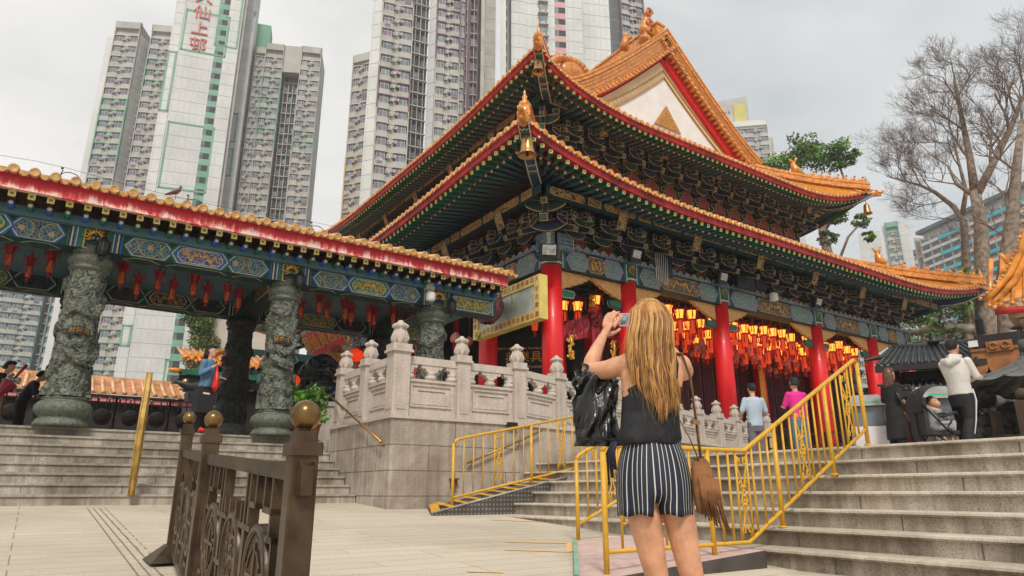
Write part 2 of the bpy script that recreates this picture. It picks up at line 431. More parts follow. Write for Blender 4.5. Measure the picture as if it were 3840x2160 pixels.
# east stairs climbing +X to the upper terrace z 1.3, risers .17, gently curved
g=MB(); NR=9
for k in range(NR):           # k=0 top
    z=1.3-.17*k; X0=7.95-.354*k
    def ex(y,off=0.): return X0+off-.006*(y-6)**2
    ys=[-9+.75*i for i in range(27)]; ys=[y for y in ys if y<10.6]+[10.6]
    y_hi=10.6
    L=len(ys); vs=[]
    xin=13. if k==0 else None
    pr=[(.014,z-.6),(.014,z-.05),(-.012,z-.042),(-.022,z-.026),(-.018,z-.008),(0,z)]
    for y in ys:
        for (dx,zz) in pr: vs.append((ex(y,dx),y,zz))
        vs.append(((12.6 if k==0 else ex(y,.40)),y,z))
    n7=len(pr)+1
    for j in range(n7-1):
        g.add([vs[i*n7+q] for i in range(L) for q in (j,j+1)],[(2*i,2*i+1,2*i+3,2*i+2) for i in range(L-1)],1 if j>=3 else 0,j<5)
o=g.build('stairs_to_terrace',['step','tread']); struct(o)
for p in o.data.polygons: pass
g=MB()
for k in range(NR):
    z=1.3-.17*k; X0=7.95-.354*k; y=-2+((k*.83)%1.4)
    while y<10:
        x=X0-.006*(y-6)**2; g.box((x+.008,y,z-.165),(x+.02,y+.007,z-.05)); y+=1.6
struct(g.build('step_joints','joint'))
g=MB(); g.box((12.5,-30,0),(60,13.2,1.297),0); struct(g.build('upper_terrace',['tread']))
# ------------------------------------------------ platform retaining wall
def poly_wall(mb,pts,z0,z1,th,m=0):
    for a,b in zip(pts,pts[1:]):
        a=Vector((*a,0)); b=Vector((*b,0)); d=(b-a).normalized(); nn=Vector((d.y,-d.x,0))
        L=(b-a).length
        mb.box((0,0,z0),(L,th,z1),m,frame(a,d,Vector((-d.y,d.x,0)),(0,0,1)))
PW=[(4.8,13.32),(4.8,10.46),(7.35,10.46),(15.2,12.35),(24,14.2)]
t=thing('platform_wall','tall pinkish granite block wall with capping ledge under the stone balustrade','wall',(4.8,10.46,.5))
g=MB(); g.prism([(p[0],p[1]) for p in PW]+[(24,16.5),(12,16.6),(9.2,13.32)],-.3,1.955)
g.build('wall_block',['granite_low'],t)
g=MB()
q=[(4.765,13.34),(4.765,10.425),(7.36,10.425),(15.21,12.315),(24,14.165),(24,14.5),(15,12.7),(7.3,10.8),(5.15,10.8),(5.15,13.34)]
g.prism(q,1.955,2.0); g.build('ledge',['granite'],t)
g=MB()
for z in (.72,1.12,1.53):
    g.box((4.796,10.456,z),(7.35,10.462,z+.007)); g.box((4.796,10.456,z),(4.802,13.3,z+.007))
for j,z in enumerate((.3,.727,1.127,1.537)):
    x=5.5+.5*(j%2)
    while x<7.3: g.box((x,10.456,z),(x+.007,10.462,min(z+.4,1.95))); x+=1.05
    y=11+.4*(j%2)
    while y<14: g.box((4.796,y,z),(4.802,y+.007,min(z+.4,1.95))); y+=.9
g.build('masonry_joint',['joint'],t)
# granite floor behind
g=MB(); g.prism([(5.1,10.8),(7.35,10.8),(15,12.7),(24,14.5),(40,16),(40,42),(9.2,42),(9.2,13.3),(5.1,13.3)],1.9,1.985); struct(g.build('platform_floor','tread'))
# ------------------------------------------------ stone balustrade
def post_mb(h=1.16,w=.27,corner=False):
    b=MB(); a=w/2
    b.box((-a,-a,0),(a,a,h-.13),bev=.015); b.box((-a-.035,-a-.035,h-.13),(a+.035,a+.035,h-.09),bev=.02); b.box((-a-.02,-a-.02,h-.09),(a+.02,a+.02,h),bev=.03)
    for sx,sy in ((0,-1),(-1,0)):   # raised panel outline on the two outer faces
        if sy: b.box((-a*.55,-a-.012,.12),(a*.55,-a+.002,h-.25)); 
        else: b.box((-a-.012,-a*.55,.12),(-a+.002,a*.55,h-.25))
    return b
def finial_mb():
    b=MB(); b.lathe([(.10,0),(.118,.02),(.125,.06),(.115,.16),(.085,.225),(.075,.24),(.10,.262),(.112,.285),(.10,.31),(.07,.325),(.05,.335),(.052,.355),(.03,.375),(0.001,.38)],14)
    for i in range(8):
        a=2*PI*i/8; b.tube([(.118*math.cos(a),.118*math.sin(a),.03),(.132*math.cos(a),.132*math.sin(a),.1),(.092*math.cos(a),.092*math.sin(a),.22)],[.012,.02,.008],5)
        b.tube([(.085*math.cos(a),.085*math.sin(a),.245),(.122*math.cos(a),.122*math.sin(a),.285),(.06*math.cos(a),.06*math.sin(a),.33)],[.012,.02,.01],5)
    return b
PM,FM=post_mb().mesh('post',['granite']),finial_mb().mesh('finial',['granite'])
def panel_mb(L):
    """one bay in the XZ plane, length L, panel thickness .12"""
    b=MB(); t=.065
    b.box((0,-t,.0),(L,t,.12)); b.box((0,-t+.02,.12),(L,t-.02,.62))
    b.box((0,-t-.01,.60),(L,t+.01,.645))
    # raised frame
    for x0,x1,z0,z1 in ((.08,L-.08,.17,.2),(.08,L-.08,.53,.55),(.22,L-.22,.45,.475),(.08,.11,.2,.53),(L-.11,L-.08,.2,.53)):
        b.box((x0,-t-.006,z0),(x1,-t+.022,z1))
    b.box((.12,-t+.010,.22),(L-.12,-t+.022,.43),bev=.0)
    # hand rail, shaped beam
    b.prism([(0,.90),(L,.90),(L,1.03),(0,1.03)],-t-.012,t+.012,0,RX(PI/2))
    # scalloped cloud brackets and vases
    def cloud(cx,w):
        pl=[(cx-w,.905),(cx-w,.86),(cx-w*.8,.83),(cx-w*.62,.85),(cx-w*.5,.79),(cx-w*.25,.775),(cx,.76),(cx+w*.25,.775),(cx+w*.5,.79),(cx+w*.62,.85),(cx+w*.8,.83),(cx+w,.86),(cx+w,.905)]
        b.prism(pl,-.06,.06,0,RX(PI/2))
    def vase(cx):
        b.lathe([(.07,.64),(.095,.66),(.105,.70),(.08,.725),(.07,.73),(.08,.74),(.09,.765),(.07,.79)],12,0,T(cx,0,0))
    cloud(L*.5,L*.22); vase(L*.5)
    for e in (0,1):
        cx=.0 if e==0 else L
        s=1 if e==0 else -1
        pl=[(cx,.905),(cx,.76),(cx+s*.06,.775),(cx+s*.12,.79),(cx+s*.14,.85),(cx+s*.17,.83),(cx+s*.20,.86),(cx+s*.20,.905)]
        b.prism(pl,-.06,.06,0,RX(PI/2)); vase(cx+s*.06)
    return b
bal=thing('stone_balustrade','carved granite balustrade with lotus bud posts on the platform corner beside the gate','balustrade',(4.94,10.6,2))
BP=[(4.94,13.06,2.0),(4.94,11.83,2.0),(4.94,10.6,2.0),(6.17,10.6,2.0),(7.40,10.6,2.0)]
dx,dy=(15.0-7.4)/5.,(12.45-10.6)/5.
d=Vector((.965,.262,0))
for i in range(1,11): BP.append((7.4+d.x*1.27*i,10.6+d.y*1.27*i,2.0-.035*min(i,6)))
cap=BP[-1]
for i,p in enumerate(BP):
    mo=link('post',PM,bal,T(p[0],p[1],p[2]-.02)@(RZ(math.atan2(d.y,d.x)) if i>4 else Matrix()))
    if i==2: mo.scale=(1.16,1.16,1.06)
    fo=link('finial',FM,mo,T(p[0],p[1],p[2]+(1.21 if i==2 else 1.14))@Matrix.Scale(1.15 if i==2 else 1.,4))
for a,b_ in zip(BP,BP[1:]):
    A,B=Vector(a),Vector(b_); dd=(B-A); L=dd.length-.27; dd.normalize()
    o0=A+dd*.135; yv=Vector((-dd.y,dd.x,0)).normalized(); zv=Vector((0,0,1))
    xx=Vector((dd.x,dd.y,dd.z))
    po=panel_mb(L).build('panel',['granite'],bal)
    M_=frame(o0,xx,yv,zv)
    po.data.transform(M_)
# ---------------------------------------------------------------- entrance gate
from mathutils import noise as NZ
RD=None
gate=thing('gate_pavilion','open gate with carved dragon columns, painted beams and orange tiled roof with red fascia','gate',(3.8,13.75,1.82))
def carved_shaft():
    """tall shaft with a coiling dragon, clouds and waves raised from the surface"""
    b=MB(); H=2.18; NU,NV=84,112
    sp=[(random.uniform(0,2*PI),random.uniform(.35,2.1)) for _ in range(26)]
    def fn(u,v):
        a=u*2*PI; z=v*H; R=.298-.022*v; h=0.
        # dragon body: two turns, wobbling
        for ph in (0.,):
            za=.5+1.35*((a/(2*PI)))
            for k in (-1,0,1,2):
                zc=.25+.82*(a/(2*PI)+k)+.10*math.sin(3*a+k)
                dd=abs(z-zc); w=.095
                if dd<w and zc>.3 and zc<2.: h=max(h,.065*math.sqrt(1-(dd/w)**2)+.010*math.sin(46*a+dd*60))
        for (ca,cz) in sp:   # cloud curls
            da=(a-ca+PI)%(2*PI)-PI; rr=math.hypot(da*.29,z-cz)
            if rr<.10: h=max(h,.040*(1-rr/.10)+.018*math.cos(rr*130))
        if z<.5: # waves
            wv=math.sin(7*a+9*z+2*math.sin(3*a)); h=max(h,(.035+.03*wv)*(1-z/.5)+.015)
        h+=.022*NZ.fractal(Vector((math.cos(a)*3,math.sin(a)*3,z*4)),.8,2.,4)
        r=R+max(h,-.006); 
        return (r*math.cos(a),r*math.sin(a),z)
    b.grid(fn,NU,NV,0)
    return b
shaft=carved_shaft()
base=MB(); base.lathe([(.40,0),(.40,.05),(.375,.07),(.375,.10),(.33,.13),(.345,.16),(.40,.21),(.425,.27),(.415,.34),(.37,.39),(.325,.42),(.325,.44),(.345,.455),(.33,.475),(.30,.49),(.29,.50)],32)
capi=MB(); capi.lathe([(.275,0),(.29,.03),(.32,.045),(.32,.07),(.295,.085),(.30,.11),(.34,.15),(.355,.20),(.34,.26),(.30,.30),(.285,.31),(.29,.36),(.30,.46)],28)
ms,mb_,mc=shaft.mesh('shaft',['jade']),base.mesh('column_base',['jade2']),capi.mesh('capital',['jade2'])
msd,mcd=shaft.mesh('shaft',['jade_shaded']),capi.mesh('capital',['jade_shaded'])
plq={0:'財錦黃',1:'賢偉成',2:'健陸'}
def dragon_column(x,y,rot,i=None):
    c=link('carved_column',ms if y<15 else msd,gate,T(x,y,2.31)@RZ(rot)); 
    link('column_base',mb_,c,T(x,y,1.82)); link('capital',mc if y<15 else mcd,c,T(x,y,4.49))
    if i is not None:
        a=math.atan2(-y,-x)+.05; z=3.62 if i==1 else 3.55
        if i==0: z=3.36
        p=MB(); p.grid(lambda u,v:(x+.345*math.cos(a+lerp(-.52,.52,u)),y+.345*math.sin(a+lerp(-.52,.52,u)),z+lerp(-.07,.07,v)+.05*math.cos(lerp(-1.5,1.5,u))),12,1)
        p.build('plaque',['black'],c)
        tm=text_mb(plq[i],.10,.004); q=MB()
        q.add([(x+.352*math.cos(a+vx/.345),y+.352*math.sin(a+vx/.345),z+vy+.05*math.cos(vx/.345*2.6)) for vx,vy,vz in tm.v],tm.f)
        q.build('plaque_lettering',['gold'],c)
        h=MB()  # dragon head with horns and whiskers standing off the shaft
        hx,hy=x+.36*math.cos(a+.1),y+.36*math.sin(a+.1); hz=z-.42
        tx,ty=-math.sin(a),math.cos(a)
        h.tube([(hx-tx*.24,hy-ty*.24,hz+.14),(hx-tx*.1,hy-ty*.1,hz+.05),(hx+tx*.06,hy+ty*.06,hz),(hx+tx*.22,hy+ty*.22,hz-.05)],[.03,.075,.08,.035],8)
        h.tube([(hx-tx*.05,hy-ty*.05,hz-.02),(hx+tx*.12,hy+ty*.12,hz-.1),(hx+tx*.22,hy+ty*.22,hz-.13)],[.05,.04,.02],7)
        for s_ in (.1,.0): h.tube([(hx,hy,hz+.07+s_*.2),(hx-tx*.12,hy-ty*.12,hz+.15+s_),(hx-tx*.26,hy-ty*.26,hz+.10+s_)],[.018,.014,.004],5)
        h.tube([(hx+tx*.2,hy+ty*.2,hz-.04),(hx+tx*.3,hy+ty*.3,hz+.06),(hx+tx*.24,hy+ty*.24,hz+.16)],[.015,.012,.003],5)
        h.build('dragon_head',['jade'],c)
    return c
for i,(x,rot) in enumerate(((.34,2.),(3.80,3.7),(7.2,5.1))): dragon_column(x,13.75,rot,i)
for x in (-3.1,): dragon_column(x,13.75,1.)
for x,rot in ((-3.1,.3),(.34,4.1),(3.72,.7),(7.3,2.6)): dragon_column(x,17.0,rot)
# painted beams ------------------------------------------------------------
PX=['dgreen','green','cream','blue','goldline','scrollgreen','scrollblue','floral','gold']
def XZ(y): # draw in x,z with outward = -y
    return lambda pl,off,m,mb,th=.004: mb.prism([(p[0],-p[1]) for p in pl],0,0,0)
def plate(mb,pl,off,m,M,th=.010):
    """flat plate in local XY (x along beam, y up), +Z outward"""
    mb.prism(pl,off,off+th,m,M)
def hexp(x0,x1,z0,z1,t):
    zm=(z0+z1)/2; return [(x0,zm),(x0+t,z0),(x1-t,z0),(x1,zm),(x1-t,z1),(x0+t,z1)]
def octp(x0,x1,z0,z1,t): return [(x0+t,z0),(x1-t,z0),(x1,z0+t),(x1,z1-t),(x1-t,z1),(x0+t,z1),(x0,z1-t),(x0,z0+t)]
def cloudp(x0,x1,z0,z1):
    h=(z1-z0); zm=(z0+z1)/2; L=[]
    for sx,xe in ((1,x1),(-1,x0)):
        for a in (-90,-60,-35,-20,0,20,35,60,90):
            r=h*.5*(1 if abs(a)!=35 else .92); L.append((xe-sx*h*.5+sx*r*math.cos(math.radians(a)),zm+sx*r*math.sin(math.radians(a))))
    return L
def dragon_pair(mb,x0,x1,z0,z1,off,m,M):
    w=(x1-x0); h=z1-z0; zm=(z0+z1)/2; xm=(x0+x1)/2
    for s in (-1,1):
        pts=[]
        for i in range(29):
            t=i/28.; x=xm+s*(w*.10+t*w*.36); z=zm+h*.30*math.sin(t*PI*3.6+.9)*(1-.2*t)
            pts.append((x,z,off))
        mb.tube(pts,[max(.25,1-.8*(i/28.))*h*.075 for i in range(29)],5,m,M,True,.35,up=(0,0,1))
        mb.ball((xm+s*w*.085,zm+h*.12,off),h*.12,7,5,m,M,(1.2,1,.3))
        for i in range(4,26,3):
            p=pts[i]; mb.tube([p,(p[0]+s*h*.08,p[1]+h*.17*(1 if i%2 else -1),off)],[h*.03,h*.01],4,m,M,True,.4,up=(0,0,1))
    mb.ball((xm,zm+h*.1,off),h*.09,7,5,m,M,(1,1,.3))
def bay(mb,x0,x1,z0,z1,M,flip=0,cart=.36):
    """one painted bay of a beam from x0 to x1"""
    L=x1-x0; h=z1-z0; zm=(z0+z1)/2; A,B=(1,3) if not flip else (3,1); e=.002; cart=.38
    t=h*.36; cx=(x0+x1)/2; cw=L*cart/2; g=.03
    def fld(a,b):  # floral field
        plate(mb,hexp(a,b,z0+e,z1-e,t),.001,A,M); plate(mb,hexp(a+g,b-g,z0+e+.012,z1-e-.012,t),.004,2,M)
        plate(mb,hexp(a+g*1.6,b-g*1.6,z0+e+.022,z1-e-.022,t),.007,B,M); plate(mb,hexp(a+g*2.5,b-g*2.5,z0+.035,z1-.035,t*.95),.010,7,M)
    # chevron bands at the ends
    for k in range(2):
        for s,xx in ((1,x0),(-1,x1)):
            a=xx+s*(.02+.055*k); 
            mb.prism([(a,z0+e),(a+s*.025,z0+e),(a+s*.025,z1-e),(a,z1-e)],.001,.009,(2,B)[k],M)
    fld(x0+.11,cx-cw+.09); fld(cx+cw-.09,x1-.11)
    plate(mb,hexp(cx-cw-.02,cx+cw+.02,z0+e,z1-e,t),.012,A,M); plate(mb,hexp(cx-cw+.03,cx+cw-.03,z0+.014,z1-.014,t*.9),.015,2,M)
    plate(mb,hexp(cx-cw+.05,cx+cw-.05,z0+.026,z1-.026,t*.85),.018,B,M)
    plate(mb,cloudp(cx-cw+.13,cx+cw-.13,z0+.04,z1-.04),.021,2,M); plate(mb,cloudp(cx-cw+.145,cx+cw-.145,z0+.055,z1-.055),.024,5 if flip else 6,M)
    dragon_pair(mb,cx-cw+.15,cx+cw-.15,z0+.05,z1-.05,.036,8,M)
def beam(name,xa,xb,y,z0,z1,th,nodes,parent,mats=PX,front=True):
    b=MB(); b.box((xa,y,z0),(xb,y+th,z1),0)
    M=frame((0,y,0),(1,0,0),(0,0,1),(0,-1,0))
    for i,(p,q) in enumerate(zip(nodes,nodes[1:])):
        if q-p>1.9: bay(b,p,q,z0,z1,M,(i//2)%2)
        elif q-p>1.: # short end section
            plate(b,[(p+.02,z0+.002),(q-.02,z0+.002),(q-.02,z1-.002),(p+.02,z1-.002)],.001,3,M); plate(b,octp(p+.06,q-.14,z0+.02,z1-.02,.06),.012,2,M)
            plate(b,octp(p+.08,q-.16,z0+.04,z1-.04,.05),.022,5,M); dragon_pair(b,p+.1,q-.2,z0+.05,z1-.05,.034,8,M)
            b.prism([(q-.10,z0+.002),(q-.08,z0+.002),(q-.08,z1-.002),(q-.10,z1-.002)],.001,.014,2,M); b.prism([(q-.06,z0+.002),(q-.02,z0+.002),(q-.02,z1-.002),(q-.06,z1-.002)],.001,.014,1,M)
        else: # column box: framed green panel
            plate(b,[(p,z0+.002),(q,z0+.002),(q,z1-.002),(p,z1-.002)],.001,3,M)
            for a_,c_,m_ in ((p+.03,q-.03,2),(p+.045,q-.045,1),(p+.14,q-.14,4)): plate(b,[(a_,z0+.004),(c_,z0+.004),(c_,z1-.004),(a_,z1-.004)],.003+.004*(m_!=2)+(.004 if m_==4 else 0),m_,M)
            plate(b,[(p+.165,z0+.025),(q-.165,z0+.025),(q-.165,z1-.025),(p+.165,z1-.025)],.014,0,M)
    # underside decoration
    U=frame((0,0,z0),(1,0,0),(0,1,0),(0,0,1)); N=Matrix(((1,0,0,0),(0,1,0,0),(0,0,-1,z0),(0,0,0,1)))
    for p,q in zip(nodes,nodes[1:]):
        if q-p>1.9:
            c=(p+q)/2
            for a_,c_ in ((p+.14,c-.62),(c-.58,c+.58),(c+.62,q-.14)):
                for k,m_ in ((0,1),(.03,2),(.045,0)):
                    pl=hexp(a_+k,c_-k,y+.03+k*.6,y+th-.03-k*.6,.16); b.prism([(x,-yy) for x,yy in pl],0.001+k*.2,.006+k*.2,m_,frame((0,0,z0),(1,0,0),(0,-1,0),(0,0,-1)))
    return b.build(name,mats,parent)
nodes=[-5.0,-3.42,-2.75,.02,.66,3.48,4.12,6.88,7.52,8.78]
beam('front_beam',-5.0,8.8,13.5,4.87,5.235,.45,nodes,gate)
nodes2=[-5.0,-3.42,-2.75,.02,.66,3.4,4.04,6.98,7.62,8.78]
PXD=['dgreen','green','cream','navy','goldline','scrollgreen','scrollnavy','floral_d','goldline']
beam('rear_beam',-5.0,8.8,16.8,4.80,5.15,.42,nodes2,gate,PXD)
for x in (-3.1,.34,3.76,7.25):
    b=MB(); b.box((x-.2,13.96,4.78),(x+.2,16.79,5.12),0)
    for sgn,fx in ((-1,x-.2),(1,x+.2)):
        M=frame((fx,0,0),(0,1,0),(0,0,1),(sgn,0,0))
        plate(b,hexp(14.1,15.3,4.80,5.10,.12),.002,2,M); plate(b,hexp(14.13,15.27,4.815,5.085,.12),.008,6,M)
        plate(b,hexp(15.4,16.7,4.80,5.10,.12),.002,1,M); plate(b,hexp(15.44,16.66,4.82,5.08,.12),.008,7,M)
    b.build('cross_beam',PXD,gate)
# teal frieze board, ceiling, rafters, fascia, tiles
b=MB(); b.box((-5,13.38,5.237),(8.72,13.5,5.40)); b.box((-5,13.96,5.13),(8.7,16.8,5.16)); b.box((-5,17.22,5.152),(8.7,17.4,5.5)); b.box((8.55,13.5,5.24),(8.68,17.2,5.6)); b.build('teal_board',['teal'],gate)
SL=.27
b=MB(); b.add([(-5,12.95,5.50),(8.75,12.95,5.50),(8.75,15.3,5.50+.95),(-5,15.3,5.5+.95),(-5,12.95,5.46),(8.75,12.95,5.46),(8.75,15.3,5.46+.95),(-5,15.3,5.46+.95)],[(0,1,2,3),(7,6,5,4),(0,4,5,1)])
b.build('soffit_board',['maroon'],gate)
sq=MB(); sq.box((-.052,0,-.052),(.052,.6,.052),0); sq.box((-.052,-.012,-.052),(.052,0,.052),1)
for k in (1,-1): sq.tube([(-.034,-.013,-.034*k),(.034,-.013,.034*k)],.004,4,2); 
for a in (0,.5*PI,PI,1.5*PI): sq.tube([(.0,-.015,0),(.036*math.cos(a),-.015,.036*math.sin(a))],.004,4,2)
for s in (-1,1):
    sq.box((-.047,-.016,s*.047-.005),(.047,-.011,s*.047+.005),3); sq.box((s*.047-.005,-.016,-.047),(s*.047+.005,-.011,.047),3)
SQG=['maroon','yellow','dgreen','yellow']
SQG[1]='yellow'
un=[T(-4.9+.265*i,12.96,5.425) for i in range(52)]
copies(un,'rafter_end',sq,SQG,gate,60)
rd=[]
for gi,m_ in ((0,'green'),(1,'blue')):
    q=MB(); q.lathe([(.052,0),(.052,.5)],12,0,RX(-PI/2)); q.lathe([(.044,0),(.044,.008),(.03,.014)],12,0,RX(PI/2)); q.lathe([(.034,.004),(.034,.022),(.016,.026)],10,1,RX(PI/2))
    copies([T(-4.9+.265*i,13.14,5.335) for i in range(gi,52,2)],'round_rafter_end',q,[m_,'cream'],gate,30)
b=MB(); b.box((-5.,12.86,5.49),(8.72,12.94,5.735)); b.box((-5.,12.84,5.472),(8.73,12.97,5.49)); b.build('fascia',['fascia'],gate)
b=MB(); b.box((8.64,12.95,5.49),(8.72,17.9,5.75)); b.build('end_board',['fascia'],gate)
def tile_mb(slope,L,r=.078,seg=7,back=True):
    """one rib of cover tiles running up-slope (+Y) with round end cap, and a drip tile to its right"""
    q=MB(); n=max(2,int(L/.32)); dz=slope
    pts=[(0,L*i/n,dz*L*i/n) for i in range(n+1)]
    q.tube(pts,r,8,0)
    for i in range(0,n): 
        y=L*(i+.0)/n+.02; q.tube([(0,y,dz*y),(0,y+.025,dz*(y+.025))],r*1.09,8,0)
    q.lathe([(r*1.02,0),(r*1.02,.03),(r*.8,.036),(r*.7,.028),(.001,.036)],12,1,T(0,0,0)@RX(PI/2))
    # drip tile: hanging scalloped lip between ribs
    w=.143; pl=[(-.065,.01),(-.06,-.03),(-.04,-.06),(-.018,-.08),(0,-.088),(.018,-.08),(.04,-.06),(.06,-.03),(.065,.01)]
    q.prism(pl,0,.014,1,T(w,-.004,-.012)@RX(PI/2))
    for i in range(n): # pan tile edges
        y=L*i/n; q.box((w-.07,y,dz*y-.055),(w+.07,y+L/n,dz*y-.03),0)
    return q
tm=tile_mb(SL,2.5)
b=MB()
for i in range(49): b.join(tm,T(-4.95+.285*i,12.76,5.775))
b.grid(lambda u,v:(lerp(-5,8.75,u),lerp(12.80,15.3,v),5.735+SL*(15.3-12.8)*v),1,1,0,False)
b.grid(lambda u,v:(lerp(-5,8.75,u),lerp(18.0,15.3,v),5.735+SL*(15.3-12.8)*v),1,1,0,False)
b.tube([(-5,15.3,6.47),(8.75,15.3,6.47)],.14,8,0)
b.build('tiled_roof',['orange_pale','orange_drip'],gate)
# lamps and pearls on the columns
def pearl():
    q=MB()
    for k in range(11):
        a=PI*(-.12+1.24*k/10); L=.17+.05*(k%2)
        p0=(.07*math.cos(a),.0,.02+.07*math.sin(a)); pm=((.12)*math.cos(a+.12),-.01,.02+.12*math.sin(a+.12)); p1=(L*math.cos(a-.04),0,.02+L*math.sin(a-.04))
        q.tube([p0,pm,p1],[.024,.018,.003],5,0)
    q.ball((0,-.01,.06),.032,8,6,1); q.ball((-.035,-.01,.0),.032,8,6,2); q.ball((.035,-.01,.0),.032,8,6,2)
    return q
q=pearl(); pm_=q.mesh('flaming_pearl',['gold','green','glass'])
for x in (.34,3.80,7.2): link('flaming_pearl',pm_,gate,T(x,13.43,5.06))
def wall_lamp(x,y,z,label):
    t=thing('wall_lamp',label,'lamp',(x,y,z),'black iron lamps on the gate columns')
    q=MB(); q.lathe([(.055,0),(.085,.03),(.10,.09),(.10,.24),(.115,.26),(.07,.31),(.05,.33),(.03,.36)],8,0,T(x,y,z),False)
    q.lathe([(.012,-.10),(.03,-.08),(.03,-.04),(.05,0)],8,0,T(x,y,z))
    for k in range(6):
        a=PI/3*k; q.tube([(x+.104*math.cos(a),y+.104*math.sin(a),z+.05),(x+.104*math.cos(a),y+.104*math.sin(a),z+.25)],.009,4,0)
    q.build('lamp_body',['black'],t)
    q=MB(); q.tube([(x,y,z+.35),(x,y,z+.43),(x+.02,y+.04,z+.48),(x+.03,y+.12,z+.46),(x+.02,y+.26,z+.30)],.013,6); q.build('bracket_arm',['black'],t)
    q=MB(); q.lathe([(.07,.05),(.078,.10),(.078,.22)],8,0,T(x,y,z)); q.build('lamp_glass',['glass'],t)
wall_lamp(.47,13.30,4.72,'black iron lamp hooked in front of the leftmost carved column')
wall_lamp(3.93,13.30,4.72,'black iron lamp hooked in front of the second carved column')
wall_lamp(7.46,13.30,4.72,'black iron lamp hooked in front of the third carved column near the platform')
t=thing('security_camera','white dome camera hanging from a bracket above the third carved column','camera',(6.9,13.3,4.8))
q=MB(); q.lathe([(.06,-.05),(.095,0),(.11,.03),(.115,.16),(.10,.19),(.03,.21)],14,0,T(6.88,13.26,4.92)); q.build('housing',['white'],t)
q=MB(); q.ball((6.88,13.26,4.9),.085,12,8,0); q.build('dome',['glass'],t)
q=MB(); q.box((6.80,13.3,5.18),(7.0,13.45,5.36)); q.box((6.84,13.3,5.1),(6.90,13.34,5.2)); q.build('junction_box',['concrete'],t)
# ---- bird and small iron things on the tiles
t=thing('pigeon','brown pigeon perched on the orange tiles of the gate roof','bird',(1.25,12.85,5.9))
q=MB(); bx,by,bz=1.42,12.86,5.93
q.tube([(bx-.17,by+.02,bz+.0),(bx-.07,by+.01,bz+.055),(bx,by,bz+.09),(bx+.045,by,bz+.14),(bx+.06,by,bz+.18)],[.014,.034,.05,.036,.02],10)
q.ball((bx+.062,by,bz+.198),.026,9,7); q.tube([(bx+.08,by,bz+.2),(bx+.108,by,bz+.193)],[.008,.002],5)
MT['pigeon']=mat('pigeon_feathers',(.17,.085,.06),.7,0,.25,20); q.build('body',['pigeon'],t)
q=MB()
for s in (-1,1): q.tube([(bx-.13,by+.0,bz+.02),(bx-.05,by-.035*s,bz+.07),(bx+.01,by-.045*s,bz+.10)],[.008,.026,.012],7)
q.build('wing',['pigeon'],t)
q=MB()
for s in (-1,1): q.tube([(bx+.0,by+.012*s,bz+.06),(bx+.005,by+.012*s,bz-.06)],.005,4)
q.build('legs',['darkred'],t)
for i,(x,lab) in enumerate(((-.33,'small black iron hook on the gate roof tiles near the left photo edge'),(1.62,'thin black iron hook on the roof tiles beside the pigeon'),(3.92,'small black iron hook on the gate roof tiles right of the pigeon'))):
    q=MB(); q.tube([(x,12.84,5.78),(x,12.84,5.92),(x+.02,12.84,5.96)],.009,5)
    q.tube([(x+.27*math.sin(a)*.5+.13,12.86,5.86+.09*math.cos(a)) for a in [PI*(-.5+k/8) for k in range(9)]],.008,5)
    q.ball((x,12.84,5.99),.022,7,5)
    tag(q.build('roof_hook',['black'],None),lab,'hook','iron hooks holding the roof wire')
q=MB(); P=[]
for k in range(30):
    x=-5+13.7*k/29; P.append((x,12.86,6.02-.10*math.sin(PI*((k%10)/9.))))
q.tube(P,.0035,4); tag(q.build('roof_wire',['black'],None),'thin black wire running above the gate roof tiles','wire')
# ---------------------------------------------------------------- temple hall
hall=thing('temple_hall','two tiered temple hall with sweeping orange tiled roofs, red columns and cream gable','temple',(23.26,16,1.98))
CXF=[12.49,15.68,20.43,26.5,30.84,34.03]; CYL=[16.,19.63,24.6,31.,36.,39.6]
colm=MB(); colm.lathe([(.40,0),(.44,.05),(.44,.12),(.37,.2),(.345,.24)],24,1); colm.lathe([(.335,.22),(.33,3),(.315,5.62)],28,0)
cband=MB(); cband.lathe([(.345,5.58),(.345,5.63),(.33,5.64),(.33,6.22),(.345,6.23),(.345,6.28),(.30,6.3)],28,0)
cband.lathe([(.352,5.6),(.352,5.66)],28,1); cband.lathe([(.352,6.19),(.352,6.26)],28,1)
cm,cbm=colm.mesh('column',['red','granite']),cband.mesh('column_band',['green','cream'])
med=MB(); 
for k,(s,m_) in enumerate(((1.,1),(.86,0),(.78,2))):
    pl=cloudp(-.20*s,.20*s,-.17*s,.17*s)
    med.add([(x*.92,-math.sqrt(max(.0,.335**2-x*x))-.006-.004*k,z) for x,z in pl],[tuple(range(len(pl)))],m_)
mm=med.mesh('medallion',['dgreen','gold','scrollnavy'])
brq=MB() # little wave hook under the brackets
for (x,y) in [(x,16.) for x in CXF]+[(12.49,y) for y in CYL[1:]]:
    c=link('column',cm,hall,T(x,y,1.98)); link('column_band',cbm,c,T(x,y,1.98)); 
    link('medallion',mm,c,T(x,y,7.92)@RZ(.25 if y==16. else -1.2))
for x,y in [(16.6,18.9),(20.43,18.9),(26.5,18.9),(30.84,18.9),(15.6,19.63),(15.6,24.6),(15.6,31.)]: link('column',cm,hall,T(x,y,1.98)@Matrix.Scale(.85,4)@T(0,0,0))
